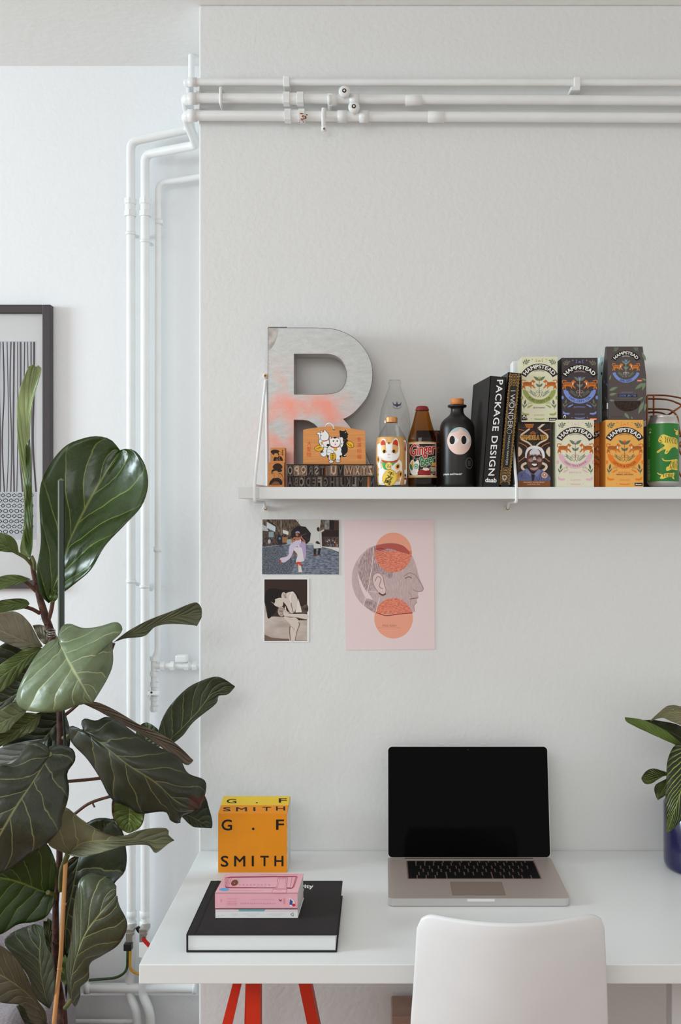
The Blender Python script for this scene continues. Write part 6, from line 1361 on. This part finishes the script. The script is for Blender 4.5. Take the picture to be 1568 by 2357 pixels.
BARK = mat('fig_bark', (70, 44, 36), .8, var=.5, vscale=60, bump=.9, bscale=120)
b = MB(); stem = [(72, 1284, -.25, 4), (76, 1310, -.25, 5.5), (84, 1350, -.25, 6), (94, 1385, -.25, 8), (106, 1425, -.25, 9), (122, 1465, -.25, 8), (138, 1560, -.25, 8), (140, 1690, -.25, 9), (136, 1830, -.25, 8), (137, 1975, -.25, 7), (128, 2080, -.25, 7), (127, 2230, -.24, 9), (142, 2330, -.22, 12), (152, 2480, -.2, 13), (156, 2700, -.2, 14)]
b.tube([P(x, y, Y) for x, y, Y, r in stem], [r/1100 for *_, r in stem], BARK, 16); b.build('stem', t)
b = MB(); random.seed(4)
for i in range(34):
    x, y = random.choice(((88, 1365), (97, 1395), (108, 1430), (116, 1450), (126, 2230), (124, 2160), (140, 2330), (77, 1300))); c = P(x+random.uniform(-5, 5), y+random.uniform(-18, 18), -.258); d = Vector((random.uniform(-.012, .012), -.006, random.uniform(-.018, .014)))
    s_ = Vector((.002, 0, .002)); b.face([c, c+s_+d*.4, c+d], BARK); b.face([c+d, c+s_*1.2+d*.4, c+s_*.4], BARK)
o = b.build('bark_flakes', t, solid=.0006)
def twig(pts, r=.0035, m=None, name='petiole'):
    b = MB(); q = cr([P(*p) for p in pts], 14); b.tube(q, r, m or mat('petiole_green', (92, 96, 52), .5, var=.2, vscale=30), 10); b.build(name, t)
BRN = mat('petiole_brown', (88, 58, 44), .6, var=.3, vscale=40)
twig([(84, 1362, -.25), (66, 1345, -.26), (50, 1334, -.27)], .004, BRN); twig([(92, 1412, -.25), (74, 1402, -.26), (54, 1396, -.27)], .004, BRN); twig([(72, 1300, -.25), (58, 1284, -.26), (30, 1268, -.27)], .0035)
twig([(110, 1432, -.25), (118, 1405, -.255), (122, 1380, -.26)], .0045, BRN); twig([(80, 1312, -.25), (79, 1296, -.26), (72, 1280, -.26)], .004)
twig([(138, 1655, -.25), (180, 1620, -.25), (230, 1560, -.25), (262, 1480, -.25)], .0035, BRN); twig([(138, 1500, -.25), (136, 1480, -.3), (133, 1470, -.33)], .005); twig([(140, 1700, -.25), (170, 1690, -.27), (196, 1682, -.3)], .005)
twig([(140, 1900, -.25), (175, 1871, -.26), (208, 1848, -.26), (258, 1832, -.25)], .0032, BRN, 'branch'); twig([(215, 1843, -.26), (214, 1850, -.26), (218, 1858, -.262)], .002, BRN, 'twig')
twig([(140, 1760, -.25), (126, 1745, -.34), (114, 1736, -.42)], .005); twig([(139, 2050, -.25), (142, 2005, -.27), (156, 1966, -.30)], .0055)
twig([(140, 1800, -.25), (240, 1790, -.18), (330, 1770, -.14), (380, 1722, -.13)], .0035, BRN); twig([(150, 2320, -.25), (158, 2310, -.26), (168, 2296, -.27)], .005); twig([(128, 2070, -.25), (124, 2060, -.27), (110, 2054, -.29)], .005)
LM = lambda *a, **k: leafmesh('leaf', fig, *a, **k)
# upright young leaf
LM([(68.6, 1284), (66, 1240), (66, 1167), (58, 1055), (63, 960), (83, 845)], [(68.6, 1284), (46, 1272), (53, 1224), (56, 1180), (52.6, 1103), (41.5, 1023), (40, 921), (64, 848), (78, 839)], [(68.6, 1284), (74, 1262), (75, 1214), (73, 1128), (68.6, 1007), (75, 927), (95, 852), (88, 840)], [-.25, -.25, -.24, -.25], NEW, cup=.02, label='pale folded young leaf standing upright')
LM([(70, 1283), (71, 1200), (68, 1100), (62, 1020)], [(70, 1283), (56, 1240), (60, 1150), (58, 1030)], [(70, 1283), (75, 1214), (73.5, 1128), (69, 1010)], [-.262, -.262, -.262], BRT, cup=.005)
# large top leaf
LM([(112, 1388), (121, 1361), (146.7, 1288), (160, 1246), (196, 1171), (233, 1106), (276, 1038)],
   [(112, 1388), (92, 1365), (84.5, 1313), (94, 1246), (91, 1135), (108, 1080), (146.7, 1029.6), (188, 1010), (223, 1004), (255, 1012), (276, 1036)],
   [(112, 1388), (135, 1372), (178, 1339), (210, 1310), (242, 1256), (287, 1208), (325, 1166), (340.6, 1119), (335, 1074), (315.7, 1042), (296, 1033), (277, 1036)], [-.26, -.27, -.22, -.20], leafmat('fig_leaf_big', (44, 64, 22), (128, 140, 70), .27, nv=5.5, c=.34), cup=.03, tilt=-.02)
LM([(119, 1388), (124, 1375), (129, 1355)], [(118, 1388), (113, 1375), (118, 1362), (129, 1354)], [(120, 1388), (132, 1378), (131, 1362), (129, 1354)], [-.275, -.275], BRT, cup=.004)
# left-edge small leaves
LM([(44, 1280), (20, 1262), (-10, 1250), (-50, 1248)], [(44, 1280), (38, 1248), (19, 1231), (-10, 1228), (-50, 1248)], [(44, 1280), (30, 1272), (10, 1270), (-15, 1266), (-50, 1250)], [-.27, -.3, -.32], leafmat('fig_leaf_midgreen', (92, 112, 62), (150, 160, 104), .3), cup=.01)
LM([(70, 1333), (40, 1336), (0, 1345), (-60, 1352)], [(70, 1333), (48, 1325), (19, 1323), (-20, 1334), (-60, 1352)], [(70, 1333), (48, 1343), (19, 1351), (-20, 1362), (-60, 1354)], [-.27, -.3, -.32], leafmat('fig_leaf_midgreen', (70, 84, 50), (150, 160, 104), .3), cup=.01)
LM([(68, 1390), (40, 1390), (0, 1396), (-60, 1402)], [(68, 1390), (57, 1379), (19, 1379), (-20, 1388), (-60, 1402)], [(68, 1390), (58, 1399), (32, 1405), (-20, 1412), (-60, 1404)], [-.27, -.3, -.32], leafmat('fig_leaf_midbrown', (84, 100, 50), (150, 160, 104), .3, brown=.05), cup=.01)
# dull underside leaf left
LM([(98, 1488), (60, 1478), (0, 1452), (-60, 1430)], [(98, 1488), (86, 1466), (68, 1434), (39, 1409), (0, 1411), (-60, 1425)], [(98, 1488), (70, 1497), (57, 1497), (0, 1474), (-60, 1440)], [-.27, -.31, -.33], UN2, cup=.01)
LM([(118, 1485), (100, 1462), (76, 1440)], [(118, 1487), (98, 1480), (84, 1460), (76, 1440)], [(118, 1484), (122, 1462), (100, 1440), (76, 1439)], [-.22, -.22], UN2, cup=.01)
# dark leaves behind at left
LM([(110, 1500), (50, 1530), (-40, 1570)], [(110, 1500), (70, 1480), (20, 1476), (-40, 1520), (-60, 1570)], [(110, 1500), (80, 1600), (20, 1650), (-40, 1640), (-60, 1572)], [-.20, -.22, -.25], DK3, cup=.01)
LM([(95, 1491), (60, 1515), (0, 1561), (-50, 1600)], [(95, 1491), (68, 1489), (36, 1506), (0, 1530), (-50, 1570), (-55, 1600)], [(95, 1491), (90, 1506), (64, 1530), (36, 1565), (0, 1594), (-50, 1610)], [-.29, -.34, -.38], leafmat('fig_leaf_left', (72, 88, 36), (166, 170, 110), .34), cup=-.01)
LM([(100, 1530), (60, 1580), (0, 1620), (-50, 1640)], [(100, 1530), (60, 1532), (10, 1560), (-50, 1600)], [(100, 1530), (90, 1610), (40, 1632), (-10, 1640), (-50, 1642)], [-.30, -.31, -.32], leafmat('fig_leaf_cooldark', (62, 70, 52), (140, 150, 110), .3), cup=.01)
LM([(62, 1634), (30, 1650), (0, 1665), (-50, 1690)], [(62, 1634), (37, 1615), (0, 1635), (-50, 1665)], [(62, 1634), (55, 1645), (36, 1662), (18, 1683), (0, 1688), (-50, 1700)], [-.33, -.36, -.38], leafmat('fig_leaf_spotted', (110, 120, 84), (170, 176, 120), .34, brown=.14), cup=.01)
LM([(95, 1645), (50, 1675), (0, 1705), (-40, 1720)], [(95, 1645), (50, 1642), (0, 1680), (-40, 1700)], [(95, 1645), (80, 1680), (30, 1705), (0, 1719), (-40, 1730)], [-.31, -.33, -.35], leafmat('fig_leaf_olive', (70, 76, 30), (120, 124, 60), .4), cup=.005)
# black-green cluster behind the stem
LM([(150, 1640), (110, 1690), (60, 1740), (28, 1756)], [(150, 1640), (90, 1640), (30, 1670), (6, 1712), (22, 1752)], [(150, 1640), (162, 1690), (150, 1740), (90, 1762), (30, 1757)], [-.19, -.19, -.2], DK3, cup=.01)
LM([(110, 1700), (40, 1745), (-40, 1790)], [(110, 1700), (40, 1710), (-40, 1740), (-60, 1790)], [(110, 1700), (100, 1780), (30, 1800), (-50, 1800)], [-.22, -.22, -.22], leafmat('fig_leaf_grey', (120, 128, 126), (170, 176, 160), .35), cup=.01)
# bright central leaf
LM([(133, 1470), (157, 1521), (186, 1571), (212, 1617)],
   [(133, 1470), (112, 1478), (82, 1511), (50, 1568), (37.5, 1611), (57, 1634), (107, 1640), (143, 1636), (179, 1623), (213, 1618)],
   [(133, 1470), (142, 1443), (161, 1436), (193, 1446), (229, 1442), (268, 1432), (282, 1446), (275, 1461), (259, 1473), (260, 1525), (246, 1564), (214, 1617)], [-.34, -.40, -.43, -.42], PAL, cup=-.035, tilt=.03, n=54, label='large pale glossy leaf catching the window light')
# leaf reaching right
LM([(262.5, 1478), (300, 1460), (343, 1443), (403, 1420), (465, 1410)], [(262.5, 1478), (296, 1452), (343, 1427), (403.6, 1403.6), (440, 1389), (455, 1387.5), (464, 1400)], [(262.5, 1478), (286, 1470), (332, 1464), (357, 1443), (393, 1436), (446, 1439), (453, 1441), (464, 1421)], [-.25, -.22, -.18, -.15], leafmat('fig_leaf_right', (92, 96, 72), (132, 132, 90), .42), cup=.02)
# leaf by the wall corner
LM([(378, 1722), (400, 1695), (425, 1671), (461, 1632), (489, 1597), (541, 1580)], [(378, 1722), (364, 1705), (368, 1671), (386, 1632), (425, 1589), (461, 1568), (503, 1558), (541, 1580)], [(378, 1722), (396, 1712), (421, 1693), (446, 1661), (496, 1621), (503, 1602), (525, 1598), (541, 1581)], [-.13, -.12, -.105, -.09], leafmat('fig_leaf_corner', (58, 66, 46), (150, 156, 100), .4), cup=.022)
LM([(345, 1725), (335, 1700), (330, 1666)], [(345, 1725), (316, 1710), (314, 1680), (330, 1664)], [(345, 1725), (372, 1715), (368, 1685), (345, 1665), (330, 1664)], [-.10, -.10], leafmat('fig_leaf_small_back', (84, 98, 72), (150, 156, 100), .4), cup=.01)
# narrow edge-on leaf
LM([(193, 1620), (250, 1642), (321, 1680), (400, 1722), (445, 1751)], [(193, 1620), (221, 1616), (268, 1636), (321, 1668), (364, 1686), (404, 1711), (445, 1750)], [(193, 1620), (230, 1638), (265, 1658), (311, 1682), (357, 1710), (392, 1734), (429, 1761), (445, 1751)], [-.30, -.28, -.26, -.24], leafmat('fig_leaf_edge', (112, 98, 84), (140, 124, 98), .5, brown=.03), cup=.012)
# big dark drooping leaf
LM([(193, 1682), (250, 1725), (296, 1761), (357, 1800), (404, 1843), (450, 1866)],
   [(193, 1682), (187, 1664), (196, 1653.6), (221, 1659), (246, 1650), (279, 1664), (318, 1693), (368, 1721), (411, 1743), (432, 1779), (471, 1796), (473, 1825), (461, 1857)],
   [(193, 1682), (161, 1671), (164, 1707), (200, 1746), (229, 1789), (257, 1839), (296, 1857), (321, 1873), (379, 1868), (393, 1889), (414, 1895), (418, 1879), (443, 1868), (461, 1857)], [-.32, -.36, -.36, -.33], leafmat('fig_leaf_droop', (44, 48, 34), (112, 112, 66), .36, brown=.045, nv=6), cup=-.04, n=54)
LM([(415, 1870), (440, 1880), (487, 1906)], [(415, 1870), (430, 1845), (468, 1829), (482, 1864), (489, 1893), (487, 1906)], [(415, 1870), (421, 1882), (443, 1902), (464, 1905), (487, 1906)], [-.27, -.26, -.25], leafmat('fig_leaf_behind', (42, 50, 30), (104, 112, 66), .4), cup=.01)
LM([(298, 1846), (298, 1875), (295, 1916)], [(298, 1846), (262, 1838), (258, 1873), (272, 1903), (295, 1918)], [(298, 1846), (330, 1852), (332, 1880), (322, 1905), (296, 1918)], [-.24, -.25, -.26], BTB, cup=.01, label='small yellow-green leaf with a brown tip')
# huge front left leaf
LM([(114, 1736), (95, 1770), (71, 1807), (39, 1854), (0, 1921), (-45, 2010)],
   [(114, 1736), (111, 1721), (89, 1707), (61, 1714), (32, 1754), (0, 1764), (-60, 1800), (-90, 1900), (-50, 2020)],
   [(114, 1736), (114, 1718), (143, 1716), (168, 1725), (173, 1750), (155, 1779), (159, 1814), (155, 1846), (143, 1879), (139, 1907), (107, 1943), (71, 1968), (36, 1993), (0, 2011), (-46, 2030)], [-.42, -.47, -.50, -.46], leafmat('fig_leaf_front', (54, 60, 48), (140, 144, 96), .27, nv=6, c=.36), cup=-.03, tilt=.03, n=54)
# folded leaf reaching right
LM([(156, 1966), (191, 1940), (239, 1935), (319, 1934), (400, 1934)],
   [(156, 1966), (112, 1945), (118, 1915), (145, 1859), (179, 1880), (204, 1899), (236, 1916), (281, 1924), (319, 1912), (357, 1906), (387, 1908), (387, 1921), (401, 1934)],
   [(156, 1966), (175, 1972), (198, 1972), (245, 1959), (287, 1947), (338, 1945), (350, 1955), (360, 1963), (389, 1941), (401, 1935)], [-.30, -.34, -.32, -.28], UND, cup=.03, n=48)
# dark leaf behind it
LM([(183, 1965), (172, 2020), (153, 2119), (150, 2190)], [(183, 1965), (150, 1990), (143, 2060), (140, 2130), (148, 2195)], [(190, 1900), (220, 1884), (255, 1885), (279, 1905), (291, 1960), (291, 1990), (285, 2010), (262, 2035), (240, 2080), (200, 2140), (155, 2195)], [-.22, -.24, -.24], DK2, cup=.01)
LM([(215, 1955), (250, 1915), (262, 1892)], [(215, 1955), (205, 1920), (215, 1892), (262, 1884)], [(215, 1955), (260, 1945), (286, 1925), (262, 1886)], [-.235, -.235], DKL, cup=.01)
# lower glossy leaf
LM([(166, 2306), (165, 2246), (191, 2160), (225, 2110), (268, 2062)],
   [(166, 2306), (158, 2290), (152, 2230), (163, 2167), (170, 2087), (179, 2036), (191, 2018), (217, 2009), (249, 2018), (268, 2040)],
   [(166, 2306), (174, 2317), (185, 2291), (185, 2272), (204, 2253), (207, 2218), (236, 2199), (271, 2176), (290, 2144), (292, 2119), (275, 2085), (270, 2062)], [-.27, -.32, -.35, -.33], leafmat('fig_leaf_low', (70, 78, 58), (166, 170, 120), .28, brown=.07, nv=6), cup=-.03, n=50)
# broad green leaf at left
LM([(124, 2055), (99, 2052), (32, 2026), (-20, 2018), (-70, 2030)], [(124, 2055), (131, 2010), (125, 1975), (105, 1940), (73, 1948), (20, 1990), (-30, 1960), (-80, 2025)], [(124, 2055), (124, 2078), (108, 2109), (80, 2122), (41, 2128), (0, 2151), (-50, 2150), (-80, 2035)], [-.27, -.31, -.34], leafmat('fig_leaf_lowleft', (40, 62, 20), (104, 124, 50), .4, brown=.0), cup=.01)
# leaves low left
LM([(114, 2322), (97, 2260), (92, 2200), (94, 2160), (80, 2128)], [(114, 2322), (80, 2294), (64, 2246), (32, 2202), (10, 2170), (22, 2151), (45, 2138), (78, 2127)], [(114, 2322), (124, 2290), (124, 2211), (108, 2180), (99, 2135), (80, 2127)], [-.26, -.30, -.33, -.32], leafmat('fig_leaf_lowfold', (72, 84, 70), (150, 160, 110), .3), cup=.02)
LM([(108, 2365), (83, 2310), (48, 2275), (0, 2243), (-50, 2220)], [(108, 2365), (105, 2330), (83, 2297), (61, 2246), (38, 2208), (0, 2176), (-50, 2170)], [(108, 2365), (73, 2352), (51, 2315), (0, 2307), (-50, 2280)], [-.28, -.36, -.40], leafmat('fig_leaf_lowest', (84, 82, 66), (140, 142, 96), .4), cup=.015)
LM([(135, 2215), (118, 2180), (108, 2120)], [(135, 2215), (112, 2212), (102, 2190), (100, 2120)], [(135, 2215), (132, 2180), (124, 2130), (110, 2112)], [-.24, -.24], DKL, cup=.005)
LM([(150, 2270), (152, 2235), (150, 2200)], [(150, 2270), (140, 2250), (140, 2215), (150, 2198)], [(150, 2270), (158, 2250), (158, 2215), (150, 2198)], [-.255, -.255], leafmat('fig_leaf_midgreen', (92, 112, 62), (150, 160, 104), .3), cup=.005)
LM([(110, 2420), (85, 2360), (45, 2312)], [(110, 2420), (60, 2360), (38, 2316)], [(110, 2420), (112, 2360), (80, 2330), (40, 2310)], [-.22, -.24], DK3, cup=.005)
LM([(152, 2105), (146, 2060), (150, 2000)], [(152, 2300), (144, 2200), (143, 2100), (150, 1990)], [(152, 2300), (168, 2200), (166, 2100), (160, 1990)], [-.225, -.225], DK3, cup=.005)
# pot below the frame
b = MB(); c = P(156, 2700, -.2); b.lathe((c.x, -.2, 0), [(0, .001), (.13, .001), (.15, .02), (.17, .28), (.175, .30), (.160, .30), (.155, .27), (0, .27)], mat('pot_grey', (150, 148, 145), .6), 40); b.build('pot', t)
# supports
b = MB(); b.tube([P(152, 1972, -.285), P(140, 2200, -.285), P(124, 2357, -.285), P(112, 2560, -.26)], .0045, mat('bamboo', (206, 152, 98), .5, var=.2, vscale=12, stretch=(1, 1, .3)), 14); 
for y, x in ((2080, 147.5), (2230, 137.5)): b.lathe(P(x, y, -.285), [(.0044, -.003), (.0056, 0), (.0044, .003)], mat('bamboo', (0, 0, 0)), 14)
tag(b.build('bamboo_cane'), 'tan bamboo cane tied beside the lower fig stem', 'cane')
STK = mat('stake_dark_green', (38, 48, 40), .45); STL = mat('stake_pale_edge', (130, 142, 132), .4)
b = MB(); p0, p1 = P(134, 1500, -.30), P(134, 1106, -.30); w_ = .0115; b.obox((p0.x, -.30, p0.z), (w_*.98, 0, 0), (0, .006, 0), (p1.x-p0.x, 0, p1.z-p0.z), STK, [STK]*6); b.obox((p0.x-.0005, -.3008, p0.z), (.003, 0, 0), (0, .002, 0), (p1.x-p0.x, 0, p1.z-p0.z), STL)
b.prism([(p1.x-.001, p1.z), (p1.x+w_*1.1, p1.z), (p1.x+w_*.5, p1.z+.005)], -.301, -.294, mat('stake_tip', (84, 108, 76), .5)); b.tube([Vector((p0.x+.004, -.297, p0.z)), Vector((p0.x+.004, -.26, 1.0))], .003, STK, 8)
tag(b.build('plant_stake'), 'dark green flat stake standing in front of the largest fig leaf', 'stake')
TW = mat('tie_wire', (140, 136, 130), .4, metal=.5)
b = MB(); 
for q in range(3): b.tube(cr([P(118+10*math.cos(a_), 1452+q*5+4*math.sin(a_), -.265-.05*(1+math.sin(a_))*.5*(1 if a_ < 3.2 else 1)) for a_ in [i*.7 for i in range(10)]], 24), .0008, TW, 6)
tag(b.build('plant_tie'), 'thin wire tie binding the fig stem to the dark stake', 'tie')
# ================================================================ calathea in blue pot
BP = mat('blue_glazed_pot', (24, 24, 66), .18, spec=.5, coat=.25, var=.08, vscale=12); SO = mat('soil', (60, 44, 34), .95, var=.4, vscale=90, bump=1, bscale=150)
cxp = XX(1528.5, -.105)+.0835; cyp = -.112; zt3 = ZZ(1848, cyp)
t = cal = thing('potted_calathea', (cxp, cyp, ZD), 'striped green houseplant in a glossy dark blue pot at the right of the desk', 'plant')
b = MB(); R = .0835; b.lathe((cxp, cyp, 0), [(0, ZD+.0004), (R-.010, ZD+.0004), (R-.004, ZD+.003), (R-.001, ZD+.009), (R, ZD+.018), (R, zt3-.002), (R-.002, zt3), (R-.006, zt3-.001), (R-.007, zt3-.02), (0, zt3-.02)], BP, 64); b.build('pot', t)
b = MB(); b.lathe((cxp, cyp, 0), [(R-.0075, zt3-.019), (.03, zt3-.014), (0, zt3-.012)], SO, 32); b.build('soil', t)
STR = leafmat('calathea_leaf', (38, 42, 26), (168, 192, 84), .3, nv=13, c=.42, vw=.17, var=.1); STD = leafmat('calathea_leaf_dark', (34, 30, 24), (120, 140, 60), .35, nv=13, c=.45, vw=.12, var=.1); STG = leafmat('calathea_leaf_green', (92, 112, 44), (150, 166, 80), .4, nv=9, vw=.03, var=.1); STU = leafmat('calathea_leaf_under', (126, 118, 98), (172, 190, 92), .35, nv=12, c=.4, vw=.14, var=.1)
t = cal
LC = lambda *a, **k: leafmesh('leaf', cal, *a, **k)
LC([(1590, 1728), (1540, 1705), (1480, 1676), (1439, 1651)], [(1590, 1728), (1560, 1716), (1510, 1694), (1447, 1664), (1439, 1651)], [(1590, 1728), (1568, 1710), (1530, 1680), (1480, 1657), (1439, 1651)], [-.12, -.16, -.18], STG, cup=.004, label='plain green leaf seen nearly edge-on')
LC([(1600, 1720), (1550, 1688), (1475, 1659)], [(1600, 1722), (1550, 1706), (1500, 1680), (1475, 1659)], [(1600, 1690), (1560, 1668), (1510, 1658), (1475, 1658)], [-.10, -.13, -.15], STD, cup=.005)
LC([(1640, 1690), (1590, 1646), (1540, 1640), (1498, 1659)], [(1640, 1700), (1600, 1680), (1568, 1669), (1545, 1660), (1524, 1652), (1498, 1660)], [(1640, 1660), (1600, 1632), (1568, 1626), (1548, 1623), (1530, 1629), (1498, 1658)], [-.10, -.15, -.17], STU, cup=.02)
LC([(1590, 1720), (1580, 1780), (1558, 1850), (1535, 1918)], [(1590, 1715), (1556, 1714), (1537, 1750), (1534, 1800), (1532, 1845), (1534, 1918)], [(1590, 1718), (1622, 1740), (1622, 1800), (1590, 1860), (1552, 1906), (1535, 1918)], [-.15, -.195, -.215, -.20], STR, cup=-.018, label='large hanging leaf with lime stripes')
LC([(1560, 1790), (1530, 1785), (1495, 1798), (1477, 1792)], [(1560, 1800), (1533, 1785), (1500, 1803), (1484, 1803), (1477, 1792)], [(1560, 1784), (1534, 1777), (1505, 1769), (1488, 1775), (1477, 1790)], [-.16, -.17, -.18], STR, cup=.006)
LC([(1556, 1785), (1535, 1805), (1514, 1840)], [(1556, 1780), (1530, 1795), (1510, 1806), (1507, 1822), (1514, 1841)], [(1556, 1800), (1545, 1820), (1530, 1832), (1515, 1841)], [-.15, -.16, -.17], STR, cup=.005)
for q, (mx_, my_, Y_) in enumerate(((1660, 1640, -.14), (1700, 1720, -.12), (1670, 1800, -.19))):
    LC([(1600, 1800), (mx_, my_), (mx_+50, my_+30)], [(1600, 1800), (mx_-26, my_-26), (mx_+50, my_+28)], [(1600, 1800), (mx_+18, my_+46), (mx_+50, my_+32)], [-.11, Y_, Y_-.02], STR, cup=.01)
def st(pts):
    b = MB(); b.tube(cr([P(*p) for p in pts], 12), .0022, mat('calathea_stem', (98, 110, 60), .5), 8); b.build('stalk', cal)
for e in ((1590, 1728, -.12), (1598, 1712, -.10), (1638, 1690, -.10), (1590, 1718, -.15), (1560, 1792, -.16), (1556, 1788, -.15), (1600, 1800, -.11)): st([(1600+random.uniform(-12, 12), 1866, -.11), (1604, 1800+random.uniform(-20, 20), -.11), e])
